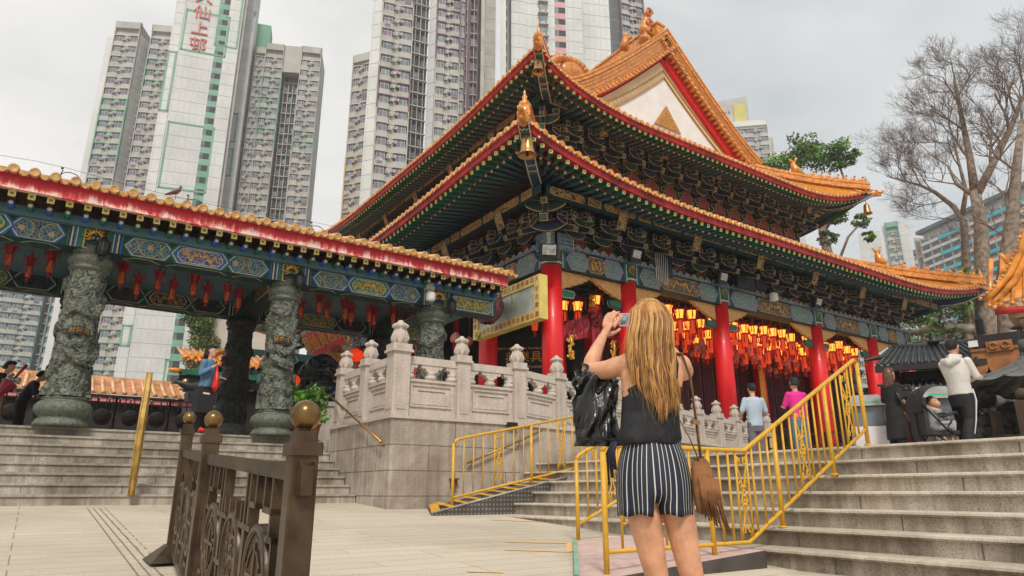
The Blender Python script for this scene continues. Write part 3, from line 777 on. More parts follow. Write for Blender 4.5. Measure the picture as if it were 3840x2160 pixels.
# lintel beams ----------------------------------------------------------
PT=['dgreen','green','cream','blue','goldline','scrollnavy','scrollnavy','floral2','gold']
def tbay(mb,x0,x1,z0,z1,M,o,wide):
    h=z1-z0; zm=(z0+z1)/2; L=x1-x0; c=(x0+x1)/2; cw=min(L*.22,1.15) if wide else h*.62; t=h*.30
    for k,m_ in enumerate((2,3,1)):
        for s,xx in ((1,x0),(-1,x1)):
            a=xx+s*(.22+.05*k); mb.prism([(a,z0+.01),(a+s*.03,z0+.01),(a+s*.03,z1-.01),(a,z1-.01)],.001,.009,m_,M)
    def f(a,b):
        plate(mb,hexp(a,b,z0+.02,z1-.02,t),.001,2,M); plate(mb,hexp(a+.02,b-.02,z0+.032,z1-.032,t),.005,3,M)
        plate(mb,hexp(a+.07,b-.07,z0+.06,z1-.06,t*.95),.009,4,M); plate(mb,hexp(a+.085,b-.085,z0+.072,z1-.072,t*.95),.013,7,M)
    f(x0+.38,c-cw+.14); f(c+cw-.14,x1-.38)
    plate(mb,octp(c-cw+.05,c+cw-.05,z0+.06,z1-.06,h*.2),.012,4,M); plate(mb,octp(c-cw+.07,c+cw-.07,z0+.08,z1-.08,h*.19),.018,5,M)
    if wide: dragon_pair(mb,c-cw+.1,c+cw-.1,z0+.1,z1-.1,.032,8,M)
    else:
        for k in range(3): mb.tube([(c+.18*math.cos(a*1.0+k*2),zm+.17*math.sin(a*1.7+k),.032) for a in [q*.4 for q in range(9)]],.02,5,8,M,True,.4,up=(0,0,1))
def lintel(nodes,fixed,z0,z1,th,axis,parent,name='lintel_beam',mats=PT):
    out=[]
    for i,(p,q) in enumerate(zip(nodes,nodes[1:])):
        b=MB()
        if axis=='x': b.box((p,fixed,z0),(q,fixed+th,z1),0); M=frame((0,fixed,0),(1,0,0),(0,0,1),(0,-1,0))
        else: b.box((fixed,p,z0),(fixed+th,q,z1),0); M=frame((fixed,0,0),(0,-1,0),(0,0,1),(-1,0,0))
        if axis=='x': tbay(b,p,q,z0,z1,M,0,q-p>3.5)
        else: tbay(b,-q,-p,z0,z1,M,0,q-p>3.8)
        out.append(b.build(name,mats,parent))
    return out
lintel(CXF,15.72,7.46,8.13,.5,'x',hall); lintel(CYL,12.21,7.46,8.13,.5,'y',hall)
# smaller under lintel
for (a,b_,f,ax) in ((12.8,15.4,15.95,'x'),):
    pass
# wave trim
MT['wavetrim']=mat('grey_blue_trim',(.13,.19,.24),.5,0,.2,8)
def wave_trim(a,b,fix,z,axis,parent):
    q=MB(); n=int((b-a)/.36)
    for i in range(n):
        x=a+(i+.5)*(b-a)/n
        pl=[(x-.19,z-.02),(x+.19,z-.02),(x+.17,z+.07),(x+.10,z+.05),(x+.06,z+.13),(x-.03,z+.16),(x-.10,z+.11),(x-.06,z+.06),(x-.15,z+.06)]
        M=frame((0,fix,0),(1,0,0),(0,0,1),(0,-1,0)) if axis=='x' else frame((fix,0,0),(0,-1,0),(0,0,1),(-1,0,0))
        if axis=='y': pl=[(-px,pz) for px,pz in pl]
        q.prism(pl,0,.03,0,M); q.tube([(px,pz,.034) for px,pz in pl[2:]],.012,4,1,M,True,1,up=(0,0,1))
    q.build('wave_trim',['wavetrim','cream'],parent)
wave_trim(12.4,34.1,15.66,8.14,'x',hall); wave_trim(15.9,39.6,12.15,8.14,'y',hall)
# gilded spandrels beside the columns
sp=MB(); 
pl=[(0,0),(1.28,0),(1.22,-.07),(1.10,-.10),(1.05,-.17),(.92,-.20),(.85,-.28),(.70,-.30),(.6,-.38),(.45,-.40),(.36,-.48),(.2,-.5),(.1,-.56),(0,-.58)]
sp.prism(pl,-.05,.05,0,RX(PI/2)); sp.tube([(x,-.055,z) for x,z in pl[1:]],.016,4,1)
hk=[(0,-.62),(.5,-.62),(.52,-.72),(.46,-.84),(.05,-.86),(0,-.8)]
sp.prism(hk,-.06,.06,2,RX(PI/2)); sp.tube([(x,-.065,z) for x,z in hk+hk[:1]],.013,4,3)
spm=sp.mesh('spandrel',['scrollorange','gold','green','cream'])
for i,x in enumerate(CXF):
    for s in (1,-1):
        if (i==0 and s<0) or (i==5 and s>0): continue
        link('spandrel',spm,hall,T(x+s*.33,15.98,7.45)@(Matrix() if s>0 else RZ(PI)))
for i,y in enumerate(CYL):
    for s in (1,-1):
        if i==0 and s<0: continue
        link('spandrel',spm,hall,T(12.46,y+s*.33,7.45)@RZ(PI/2 if s>0 else -PI/2))
# inner walls, ceiling
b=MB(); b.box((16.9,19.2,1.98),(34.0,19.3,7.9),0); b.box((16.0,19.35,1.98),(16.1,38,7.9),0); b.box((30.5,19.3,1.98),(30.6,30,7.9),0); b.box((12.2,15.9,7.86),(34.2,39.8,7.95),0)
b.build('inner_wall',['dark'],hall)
b=MB()
for x in [17.2+.82*i for i in range(20)]:
    b.box((x,19.12,2.0),(x+.74,19.19,6.4),0)
    for z in (2.3,3.3,3.5,5.9): b.box((x+.05,19.09,z),(x+.69,19.12,z+.05),1)
    for k in range(5): b.box((x+.1+.12*k,19.095,3.6),(x+.12+.12*k,19.115,5.85),1)
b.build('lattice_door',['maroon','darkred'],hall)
b=MB(); 
for x in [13+.9*i for i in range(24)]: b.box((x,16.25,7.68),(x+.08,19.1,7.85),0)
for y in (16.9,17.7,18.5): b.box((12.8,y,7.7),(34,y+.08,7.86),0)
b.build('ceiling_joist',['dgreen'],hall)
# ---------------- bracket sets
def outl(mb,pl,y,m,r=.012,M=Matrix()):
    mb.tube([(x,y,z) for x,z in pl+pl[:1]],r,4,m,M,False)
def arm_poly(w,z,h=.15): return [(-w,z+h),(-w,z+h*.25),(-w+.05,z-.0),(-w+.13,z-.05),(-w*.35,z-.10),(w*.35,z-.10),(w-.13,z-.05),(w-.05,z),(w,z+h*.25),(w,z+h)]
def lat(mb,y,z,w,c):
    pl=arm_poly(w,z); mb.prism(pl,-.055,.055,c,T(0,y,0)@RX(PI/2)); outl(mb,pl,y-.058,2)
    for s in (-1,0,1):   # bearing blocks
        x=s*(w-.07); q=[(x-.085,z+.30),(x-.085,z+.22),(x-.06,z+.15),(x+.06,z+.15),(x+.085,z+.22),(x+.085,z+.30)]
        mb.prism(q,-.08,.08,c,T(0,y,0)@RX(PI/2)); outl(mb,q,y-.083,2,.010)
def out_arm(mb,y0,y1,z,c,h=.14):
    mb.box((-.055,y0,z),(.055,y1,z+h),c)
    for sx in (-.057,.057): mb.tube([(sx,y0,z+h),(sx,y1,z+h),(sx,y1,z),(sx,y0,z)],.010,4,2,None,False)
def beak(mb,ya,za,yb,zb,c,w=.075,h=.13):
    d=Vector((0,yb-ya,zb-za)); L=d.length; d.normalize(); n=Vector((0,-d.z,d.y)); 
    if n.z<0: n=-n
    M=frame((0,ya,za),(1,0,0),d,n) if Vector((1,0,0)).cross(d).dot(n)>0 else frame((0,ya,za),(-1,0,0),d,n)
    v=[(-w,0,-h),(w,0,-h),(w,L,-h*.55),(-w,L,-h*.55),(-w,0,h),(w,0,h),(w,L,h*.55),(-w,L,h*.55)]
    mb.add(v,[(0,3,2,1),(4,5,6,7),(0,1,5,4),(1,2,6,5),(2,3,7,6),(3,0,4,7)],c,False,M)
    for sx in (-w,w): 
        for zz,z2 in ((-h,-h*.55),(h,h*.55)): mb.tube([(sx,0,zz),(sx,L,z2)],.011,4,2,M,False)
    mb.box((-w*.62,L+.0,-h*.33),(w*.62,L+.006,h*.33),3,M)
    mb.tube([(-w,L,-h*.55),(w,L,-h*.55),(w,L,h*.55),(-w,L,h*.55),(-w,L,-h*.55)],.013,4,2,M,False)
def bracket(c1,c2,rise=1.):
    m=MB(); m.box((-.13,-.14,0),(.13,.14,.14),c1); outl(m,[(-.13,.0),(.13,0),(.13,.14),(-.13,.14)],-.143,2)
    out_arm(m,0,-.45,.13,c2); lat(m,0,.22,.42,c1); lat(m,-.40,.30,.40,c2)
    out_arm(m,0,-.9,.48,c1); lat(m,-.80,.58,.42,c1); lat(m,-.02,.55,.46,c2); out_arm(m,0,-1.1,.72,c2)
    beak(m,-.15,.70,-1.22,.20,c2)
    beak(m,-.5,.92,-1.15,.60,c1,.06,.10)
    return m
BM=['dgreen','navy','goldline','green']
ba,bb=bracket(0,1),bracket(1,0)
def brackets(parent,xs,ywall,ys,xwall,z,sz=1.):
    for gi,g_ in ((0,ba),(1,bb)):
        u=[T(x,ywall,z) for x in xs[gi::2]]+[T(xwall,y,z)@RZ(-PI/2) for y in ys[gi::2]]
        copies([M_@Matrix.Diagonal((1,1,sz,1)) for M_ in u],'bracket_set',g_,BM,parent,50)
    cb=MB(); 
    for a,s in ((PI/4*-1,1.45),(0,1.),(-PI/2,1.)): cb.join(ba if a else bb,RZ(a)@Matrix.Scale(s if a==-PI/4 else 1.,4))
    cb.box((-.16,-.16,-.15),(.16,.16,1.2),0)
    link('corner_bracket',cb.mesh('corner_bracket',BM),parent,T(xwall+.08,ywall+.08,z-.02)@Matrix.Scale(1.0,4))
# flower panels between brackets
def flame(mb,c,z,w,h,M):
    base=[(-1,0),(-.92,.28),(-.66,.36),(-.60,.56),(-.34,.62),(-.24,.84),(-.08,.92),(0,1.),(.08,.92),(.24,.84),(.34,.62),(.60,.56),(.66,.36),(.92,.28),(1,0)]
    for k,(s,m_) in enumerate(((1.,0),(.90,2),(.84,1))):
        mb.prism([(c+x*w*s,z+y*h*s+.01) for x,y in base],.004*k,.004*k+.01,m_,M)
def flames(parent,xs,yw,ys,xw,z,w,h):
    q=MB(); M1=frame((0,yw,0),(1,0,0),(0,0,1),(0,-1,0)); M2=frame((xw,0,0),(0,-1,0),(0,0,1),(-1,0,0))
    flame(q,0,z,w,h,frame((0,0,0),(1,0,0),(0,0,1),(0,-1,0)))
    copies([T(x,yw,0) for x in xs]+[T(xw,y,0)@RZ(-PI/2) for y in ys],'flower_panel',q,['green','scrollred','cream'],parent,50)
low=MB(); low.box((12.5,16.0,8.13),(34.0,16.3,9.6),0); low.box((12.5,16.3,8.13),(12.8,39.6,9.6),0)
lw=low.build('lower_frieze_wall',['dgreen'],hall)
xs=[13.1+1.165*i for i in range(18)]; ys=[16.75+1.17*i for i in range(19)]
brackets(hall,xs,15.98,ys,12.47,8.26)
flames(hall,[x+.58 for x in xs[:-1]]+[xs[0]-.55],15.98,[y+.58 for y in ys[:-1]],12.47,8.2,.50,.82)
upw=MB(); upw.box((14.9,19.2,12.3),(31.6,19.5,15.4),0); upw.box((14.9,19.5,12.3),(15.2,37.,15.4),0); upw.build('upper_frieze_wall',['dgreen'],hall)
xs2=[15.6+1.12*i for i in range(15)]; ys2=[20.1+1.15*i for i in range(14)]
brackets(hall,xs2,19.18,ys2,14.88,13.55,1.32)
flames(hall,[x+.56 for x in xs2[:-1]],19.18,[y+.57 for y in ys2[:-1]],14.88,13.45,.50,1.15)
# purlin bands with gold panels
def purlin(x0,x1,y,yl,x,z,h,parent):
    q=MB(); q.box((x0,y,z),(x1,y+.22,z+h),0); M=frame((0,y,0),(1,0,0),(0,0,1),(0,-1,0))
    def run(a,b,M):
        s=a+.3; k=0
        while s<b-.9:
            L=1.35 if k%2==0 else .52
            if k%2==0: plate(q,cloudp(s,s+L,z+.02,z+h-.02),.002,1,M); plate(q,cloudp(s+.02,s+L-.02,z+.04,z+h-.04),.008,2,M)
            else: plate(q,[(s,z+.02),(s+L,z+.02),(s+L,z+h-.02),(s,z+h-.02)],.002,1,M); plate(q,octp(s+.03,s+L-.03,z+.04,z+h-.04,.07),.008,3,M)
            s+=L+.14; k+=1
    run(x0,x1,M)
    q.box((x,y,z),(x+.22,yl,z+h),0); M2=frame((x,0,0),(0,-1,0),(0,0,1),(-1,0,0)); run(-yl,-y,M2)
    # gilded hanging boards
    for M_,a,b in ((M,x0,x1),(M2,-yl,-y)):
        s=a+3.2
        while s<b-1.5:
            B=M_@T(s,z-.02,0)@RX(.35)
            q.box((-.17,-.42,.02),(.17,.16,.06),0,B); q.box((-.13,-.38,.06),(.13,.12,.066),2,B); q.tube([(-.17,-.42,.065),(.17,-.42,.065),(.17,.16,.065),(-.17,.16,.065),(-.17,-.42,.065)],.014,4,1,B,False); s+=3.5
    q.build('purlin_band',['dgreen','goldline','scrollgold','scrollgold2'],parent)
MT['scrollgold']=scroll('gold_dragons',(.012,.022,.05),(.52,.28,.055),7,.055,dist=1.6,fg2=(.36,.17,.03))
MT['scrollgold2']=scroll('gold_curls',(.014,.04,.05),(.46,.25,.055),12,.05,dist=1.,fg2=(.3,.15,.03))
purlin(11.1,35.4,14.62,41,11.05,9.2,.30,hall); purlin(13.7,32.8,18.0,38.5,13.65,14.93,.30,hall)
# ---------------- roofs
class Skirt:
    def __init__(s,xl,xr,yf,yb,yc,xc,zf,zl,zc,ix0,ix1,iy0,iy1,zi,sag,fl=(.42,2.2)):
        s.__dict__.update(locals())
    def g(s,t,side):
        q=abs(2*t-1); k=s.fl[0] if side in(0,2) else s.fl[0]-.17
        return cl((q-k)/(1-k))**s.fl[1]
    def E(s,side,t):
        g=s.g(t,side); f=abs(2*t-1)**9
        if side==0: return Vector((lerp(s.xc,46.52-s.xc,t),lerp(s.yf,s.yc,f),lerp(s.zf,s.zc,g)))
        if side==1: return Vector((lerp(s.xl,s.xc,f),lerp(s.yc,s.yb,t),lerp(s.zl,s.zc,g)))
        if side==2: return Vector((46.52-lerp(s.xl,s.xc,f),lerp(s.yc,s.yb,t),lerp(s.zf,s.zc,g)))
        return Vector((lerp(s.xc,46.52-s.xc,t),s.yb,lerp(s.zf,s.zc,g)))
    def I(s,side,t):
        if side==0: return Vector((lerp(s.ix0,s.ix1,t),s.iy0,s.zi))
        if side==1: return Vector((s.ix0,lerp(s.iy0,s.iy1,t),s.zi))
        if side==2: return Vector((s.ix1,lerp(s.iy0,s.iy1,t),s.zi))
        return Vector((lerp(s.ix0,s.ix1,t),s.iy1,s.zi))
    def S(s,side,t,v):
        e,i=s.E(side,t),s.I(side,t); p=e.lerp(i,v); p.z=e.z+(i.z-e.z)*(v*.62+.38*v**2.2)  ; return p
    def out(s,side): return [V(0,-1,0),V(-1,0,0),V(1,0,0),V(0,1,0)][side]
def build_skirt(R,parent,nf,nl,tone):
    cap=MB(); cap.tube([(0,0,0),(0,.55,.16),(0,1.3,.42)],.082,8,0)
    cap.lathe([(.088,0),(.088,.03),(.07,.038),(.06,.03),(.001,.036)],12,0,RX(PI/2)); cap.ball((0,.10,.115),.036,7,5,0); cap.tube([(0,.1,.03),(0,.1,.1)],.015,5,0)
    for y in (.3,.62,.95): cap.tube([(0,y,y*.29+.0),(0,y+.03,(y+.03)*.29)],.092,8,0)
    dp=[(-.075,.02),(-.07,-.02),(-.045,-.055),(0,-.085),(.045,-.055),(.07,-.02),(.075,.02)]
    cap.prism(dp,0,.014,1,T(.145,0,-.01)@RX(PI/2)); cap.box((.07,.0,-.045),(.22,1.3,-.02),1)
    fr=MB(); fr.box((-.058,0,-.058),(.058,1.0,.058),0); fr.box((-.058,-.012,-.058),(.058,0,.058),1)
    fr.tube([(-.045,-.015,-.045),(.045,-.015,.045)],.007,4,0); fr.tube([(-.045,-.015,.045),(.045,-.015,-.045)],.007,4,0)
    rr=MB(); rr.lathe([(.06,0),(.062,2.6)],9,0,RX(-PI/2)); rr.lathe([(.055,0),(.035,.012),(.001,.016)],9,1,RX(PI/2))
    tiles=MB(); F_,Rn=[],[]
    # surfaces
    for side in range(4):
        b=MB(); b.grid(lambda u,v:R.S(side,u,v)+V(0,0,-.03),60,6,0); b.build('roof_slope',['orange'],parent)
    for side,n in ((0,nf),(1,nl),(2,nl)):
        L=(R.E(side,1)-R.E(side,0)).length; 
        for i in range(n):
            t=(i+.5)/n; e=R.E(side,t); o_=R.out(side); tg=(R.E(side,min(1,t+.004))-R.E(side,max(0,t-.004))).normalized()
            inn=-o_
            if side==0: tg.y=0
            else: tg.x=0
            tg.normalize()
            cf=cl((abs(2*t-1)-.80)/.2)
            xx=tg if side in(0,) else (-tg if side==1 else tg); yv=inn-inn.dot(xx)*xx; yv.normalize(); zv=xx.cross(yv)
            if zv.z<0: xx=-xx; zv=xx.cross(yv)
            dc=min(t,1-t)*L; sy=cl((dc+.05)/1.4,.10,1.)
            tiles.join(cap,frame(e,xx,yv,zv)@Matrix.Diagonal((1,sy,1,1)))
            if side==2 or t>(.99 if side==0 else .93): continue
            # rafters fan towards the corner
            s_=1 if t<.5 else -1
            hd=inn+ (V(1,0,0) if side==0 else V(0,1,0))*s_*cf*.9; hd.z=0; hd.normalize()
            up_=.22 - .10*cf
            d=V(hd.x,hd.y,up_).normalized(); x_=d.cross(V(0,0,1)).normalized(); z_=x_.cross(d)
            if i%1==0:
                F_.append(frame(e+inn*.14+V(0,0,-.34),x_,d,z_))
                Rn.append(frame(e+inn*.62+V(0,0,-.30)+V(0,0,-.06*cf),x_,V(hd.x,hd.y,.10-.05*cf).normalized(),z_))
    tiles.build('tile_row',['orange','orange_pale'],parent)
    copies(F_,'flying_rafter',fr,['green','yellow'],parent,100)
    copies(Rn,'round_rafter',rr,['rafterblue','cream'],parent,100)
    # fascia and soffit
    for side,yb in ((0,0),(1,0),(2,0)):
        b=MB(); inn=-R.out(side)
        n=70
        b.grid(lambda u,v:R.E(side,u)+inn*(.06+.03*v)+V(0,0,lerp(-.05,-.27,v)),n,1,0,False)
        b.grid(lambda u,v:R.E(side,u)+inn*lerp(.06,.40,v)+V(0,0,-.27+.05*v),n,1,0,False)
        b.build('fascia',['dgreen' if side==2 else 'redfascia'],parent)
        b=MB()
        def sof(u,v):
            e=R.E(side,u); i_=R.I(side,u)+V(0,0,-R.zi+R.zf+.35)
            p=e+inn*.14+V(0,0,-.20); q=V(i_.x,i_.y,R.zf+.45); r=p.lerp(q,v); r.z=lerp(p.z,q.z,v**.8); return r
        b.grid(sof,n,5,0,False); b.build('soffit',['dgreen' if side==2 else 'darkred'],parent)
        b=MB(); b.grid(lambda u,v:R.E(side,u)+inn*(.60+.02*v)+V(0,0,-.23-.05*v),n,1,0,False); b.build('rafter_batten',['dgreen' if side==2 else 'redfascia'],parent)
MT['rafterblue']=mat('rafter_blue_green',(.012,.055,.07),.5,0,.2,6)
lowR=Skirt(9.25,0,13.42,42.8,13.18,9.45,9.50,9.85,10.45,14.9,31.6,19.2,37,12.6,.3)
upR=Skirt(12.3,0,16.88,40.,16.44,12.42,14.82,15.3,15.95,17.0,29.5,20.9,36,17.8,.3)
lr=thing('lower_roof','','',(23.26,13.4,9.5)); ur=thing('upper_roof','','',(23.26,16.9,14.8))
for o_ in (lr,ur):
    del o_['label']; del o_['category']; o_.parent=hall; o_.matrix_parent_inverse=wmat(hall).inverted()
build_skirt(lowR,lr,88,96,0); build_skirt(upR,ur,70,74,1)
# hip beams, dragon heads, finials, hip ridges
MT['hipblue']=mat('hip_beam_blue',(.012,.03,.075),.5,0,.15,5)
def corner(R,side_right,parent,zin):
    s=-1 if side_right else 1
    cx=46.52-R.xc if side_right else R.xc; tip=V(cx-s*.02,R.yc-.02,R.zc-.16)
    D=V(s,1,0).normalized(); X=V(1,-s,0).normalized() if not side_right else V(-1,-1,0).normalized()
    q=MB()
    path=[tip-D*.05+V(0,0,-.0),tip+D*.6+V(0,0,-.32),tip+D*1.1+V(0,0,-.52),tip+D*1.7+V(0,0,-.66),tip+D*3.2+V(0,0,-.72)]
    for i,(a,b) in enumerate(zip(path,path[1:])):
        d=(b-a); L=d.length; d.normalize(); z_=X.cross(d); 
        if z_.z<0: z_=-z_
        xx=d.cross(z_); M=frame(a,xx,d,z_); w=.14
        q.box((-w,0,-.13),(w,L+.02,.13),0,M)
        for sx in (-w,w): q.tube([(sx,0,-.13),(sx,L,-.13)],.018,4,1,M,False)
        if i<3:
            for k in range(2): 
                y=L*(.25+.4*k); q.tube([(-w*.8,y,-.135),(-w*.4,y+.06,-.135),(0,y,-.135),(w*.4,y+.06,-.135),(w*.8,y,-.135)],.014,4,1,M,False)
                q.box((-w*.85,y+.07,-.136),(w*.85,y+.16,-.134),2,M)
    q.build('hip_beam',['hipblue','cream','green'],parent)
    # dragon head at the tip
    q=MB(); f=-D
    hp=tip+V(0,0,-.02)+f*.12
    q.tube([hp+D*.35,hp,hp+f*.22+V(0,0,.02)],[(.15,.15),(.17,.17),(.12,.12)],10,0)
    q.tube([hp+f*.1+V(0,0,.03),hp+f*.42+V(0,0,.06),hp+f*.5+V(0,0,.12)],[.11,.085,.04],8,0); q.tube([hp+f*.1+V(0,0,-.09),hp+f*.36+V(0,0,-.12)],[.09,.05],8,0)
    for sx in (-1,1):
        q.ball(hp+X*sx*.11+f*.12+V(0,0,.12),.05,7,5); q.tube([hp+X*sx*.08+V(0,0,.12),hp+X*sx*.12+D*.2+V(0,0,.24)],[.035,.01],5)
    for k in range(5): q.tube([hp+X*(-.14)+V(0,0,-.1+.06*k)+f*.05,hp+f*.16+V(0,0,-.12+.07*k),hp+X*(.14)+V(0,0,-.1+.06*k)+f*.05],.022,5)
    q.build('dragon_head',['orange'],parent)
    # ridge on top of the hip
    q=MB(); P=[]
    for k in range(15):
        v=k/14.; p=R.S(0,1. if side_right else 0.,v); P.append(p)
    for (w,zz,h) in ((.16,.02,.26),(.19,.28,.07),(.12,.35,.12)):
        n=len(P); vs=[]
        for p in P:
            for (sx,hz) in ((-w,zz),(w,zz),(w,zz+h),(-w,zz+h)): vs.append(p+X*sx+V(0,0,hz))
        fs=[]
        for k in range(n-1):
            for j in range(4): fs.append((k*4+j,k*4+(j+1)%4,(k+1)*4+(j+1)%4,(k+1)*4+j))
        fs+= [(3,2,1,0),((n-1)*4,(n-1)*4+1,(n-1)*4+2,(n-1)*4+3)]
        q.add(vs,fs,0)
    q.build('hip_ridge',['orange'],parent)
    # pointed finial at the very tip
    q=MB(); o=P[0]+D*.12
    q.lathe([(.15,0),(.17,.1),(.12,.18),(.15,.26),(.17,.32),(.10,.40),(.05,.48),(.08,.55),(.03,.62),(.035,.70),(.001,.80)],10,0,T(o.x,o.y,o.z+.1))
    q.build('roof_finial',['orange'],parent)
    # beasts along the ridge
    q=MB(); q.tube([(0,0,0),(0,.02,.09),(0,-.03,.19)],[.075,.065,.035],8); q.ball((0,-.07,.23),.05,8,6); q.tube([(0,.06,.05),(0,.13,.12),(0,.10,.22)],[.03,.025,.01],6)
    q.tube([(0,-.05,.12),(0,-.09,.0)],.025,6)
    bm=q.mesh('ridge_beast',['orange'])
    def rp(v): p=R.S(0,1. if side_right else 0.,v); return p+V(0,0,.46)
    for k in range(7): 
        p=rp(.05+.062*k); link('ridge_beast',bm,parent,T(*p)@RZ(math.atan2(D.y,D.x)-PI/2)@Matrix.Scale(1.15,4))
    q=MB(); fp=rp(.54); q.tube([fp+f*.25+V(0,0,.18),fp+f*.1+V(0,0,.12),fp+D*.12+V(0,0,.25),fp+D*.18+V(0,0,.55),fp+D*.12+V(0,0,.7)],[.07,.2,.24,.12,.10],10)
    q.tube([fp+D*.12+V(0,0,.62),fp+D*.3+V(0,0,.85),fp+D*.38+V(0,0,.92)],[.09,.06,.01],7); q.tube([fp+D*.12+V(0,0,.62),fp+f*.02+V(0,0,.9),fp+f*.08+V(0,0,.98)],[.09,.06,.01],7)
    if side_right: q.build('ridge_fish',['orange'],parent)
    return tip
for R,p in ((lowR,lr),(upR,ur)):
    for sr in (False,True): corner(R,sr,p,0)
# painted discs on the hip beam flanks
for (x,y,z) in ((11.35,14.45,9.95),(13.95,17.85,15.55)):
    q=MB()
    for M in (frame((x-.1,y+.25,z),(0,-1,0),(0,0,1),(-1,0,0)),frame((x+.35,y-.08,z),(1,0,0),(0,0,1),(0,-1,0))):
        q.lathe([(.19,0),(.19,.04)],18,0,M); q.lathe([(.13,.04),(.13,.052)],16,1,M)
        for k in range(8): q.ball((.15*math.cos(k*PI/4),.15*math.sin(k*PI/4),.045),.03,6,4,1,M,(1,1,.3))
    q.build('carved_disc',['dgreen','goldline'],hall)
# ---------------- main gable roof
def zt(x):
    d=abs(x-23.65); return 18.3+5.35*cl(1-d/6.5)**1.15 if d<6.4 else 18.36-(d-6.4)*.58
gb=thing('x','','',(23.65,20.6,18)); gb.name='gable_roof'; del gb['label']; del gb['category']; gb.parent=hall; gb.matrix_parent_inverse=wmat(hall).inverted()
XS=[23.65+6.9*math.copysign(abs(k/24.)**1.15,k) for k in range(-24,25)]
def sweep(prof,m=0,zo=0.,name='verge_ridge',mats=('orange',),nx=XS,off=None):
    """prof: closed list of (y,dz) swept along the rake curve, dz measured square to it"""
    q=MB(); vs=[]; n=len(nx); L=len(prof)
    for i,x in enumerate(nx):
        a=nx[max(0,i-1)]; b=nx[min(n-1,i+1)]; t=V(b-a,0,zt(b)-zt(a)).normalized(); nn=V(-t.z,0,t.x)
        if abs(x-23.65)<.02: nn=V(0,0,1.35)
        for (y,dz) in prof: p=V(x,y,zt(x))+nn*dz; vs.append(p)
    fs=[]
    for i in range(n-1):
        for j in range(L): fs.append((i*L+j,i*L+(j+1)%L,(i+1)*L+(j+1)%L,(i+1)*L+j))
    fs+=[tuple(range(L-1,-1,-1)),tuple((n-1)*L+j for j in range(L))]
    q.add(vs,fs,m); return q
# main tiled slopes behind the verge
q=MB(); q.grid(lambda u,v:V(lerp(23.65,16.86,u),lerp(20.5,36.5,v),zt(lerp(23.65,16.86,u))-.25),16,1,0); q.grid(lambda u,v:V(lerp(23.65,29.66,u),lerp(20.5,36.5,v),zt(lerp(23.65,29.66,u))-.25),16,1,0)
for k in range(52):
    y=20.8+.3*k
    for s in (-1,1): q.tube([V(23.65+s*d,y,zt(23.65+d)-.22) for d in (.0,.8,1.8,3,4.4,6.4)],.08,5,0)
q.build('roof_slope',['orange'],gb)
MT['verge']=mat('verge_brick',(.60,.22,.035),.35,0,.18,4,.1,20,coat=.2)
sweep([(20.22,-.10),(20.22,.05),(20.18,.07),(20.18,.16),(20.62,.16),(20.62,.07),(20.58,.05),(20.58,-.1)]).build('verge_ridge',['orange'],gb)
q=sweep([(20.26,-.76),(20.26,-.12),(20.6,-.12),(20.6,-.76)])
for zo in (-.24,-.40,-.58): q.join(sweep([(20.235,zo-.02),(20.235,zo+.02),(20.27,zo+.02),(20.27,zo-.02)]))
q.build('verge_brickwork',['verge'],gb)
# caps along the rake
q=MB(); s_=0.; x=23.65
cp=MB(); cp.lathe([(.10,0),(.10,.05),(.07,.06),(.001,.05)],10,0,T(0,0,0)@RX(PI/2)); cp.tube([(0,0,0),(0,.4,.0)],.095,8); cp.ball((0,.05,.13),.035,6,4); cp.prism([(-.08,.0),(-.06,-.06),(0,-.10),(.06,-.06),(.08,0)],0,.03,0,T(.15,0,-.01)@RX(PI/2))
for s in (-1,1):
    d=.12
    while d<6.9:
        x=23.65+s*d; t=V(.02,0,zt(x+.02)-zt(x)).normalized(); nn=V(-t.z,0,t.x); p=V(x,20.14,zt(x))-nn*.86
        q.join(cp,frame(p,t,(0,1,0),nn)); d+=.30*abs(t.x)
q.build('verge_tile',['orange','orange_pale'],gb)
sweep([(20.5,-1.28),(20.5,-.80),(20.7,-.80),(20.7,-1.28)],nx=[x for x in XS if x>=23.65]).build('bargeboard',['red'],gb); sweep([(20.5,-1.0),(20.5,-.80),(20.7,-.80),(20.7,-1.0)],nx=[x for x in XS if x<=23.66]).build('bargeboard',['red'],gb)
def zin(x,o): 
    return 0
q=MB(); N=48
def wall_strip(o1,o2,y,m):
    """strip of gable between two offsets below the rake"""
    vs=[]
    for i in range(N+1):
        x=23.65+(i/N*2-1)*6.6
        for o in (o1,o2): vs.append(V(x,y,max(zt_off(x,o),17.2)))
    q.add(vs,[(2*i,2*i+1,2*i+3,2*i+2) for i in range(N)],m)
def zt_off(x,o):
    # vertical offset grows with the slope so the band keeps its width
    d=abs(x-23.65); sl=abs(zt(23.65+d+.05)-zt(23.65+d))/.05
    return zt(x)-o*math.sqrt(1+sl*sl)
MT['creamwall']=mat('cream_render',(.74,.60,.34),.8,0,.05,.8); MT['whitewall']=mat('white_render',(.78,.75,.72),.8,0,.04,1.2); MT['ochre']=mat('ochre_moulding',(.50,.24,.08),.7,0,.1,3)
q.grid(lambda u,v:V(lerp(16.7,29.8,u),20.72,lerp(17.,max(17.,zt_off(lerp(16.7,29.8,u),1.05)),v)),64,1,0,False)
q.build('gable_wall',['creamwall'],gb)
def tri(off,w,y,m,mats,name,parent):
    """moulding that follows the rake at distance off"""
    b=MB(); P=[]
    for s in (-1,1):
        P=[]
        for k in range(24):
            d=6.2*k/23.; x=23.65+s*d; P.append(V(x,y,zt_off(x,off)))
        P=[p for p in P if p.z>17.]
        b.tube(P,w,4,0,None,False,1.,up=(0,-1,0))
    return b.build(name,mats,parent)
q=MB()
def zi(x): return zt_off(x,2.0)
xm=[23.65+(i/60.*2-1)*4.6 for i in range(61)]
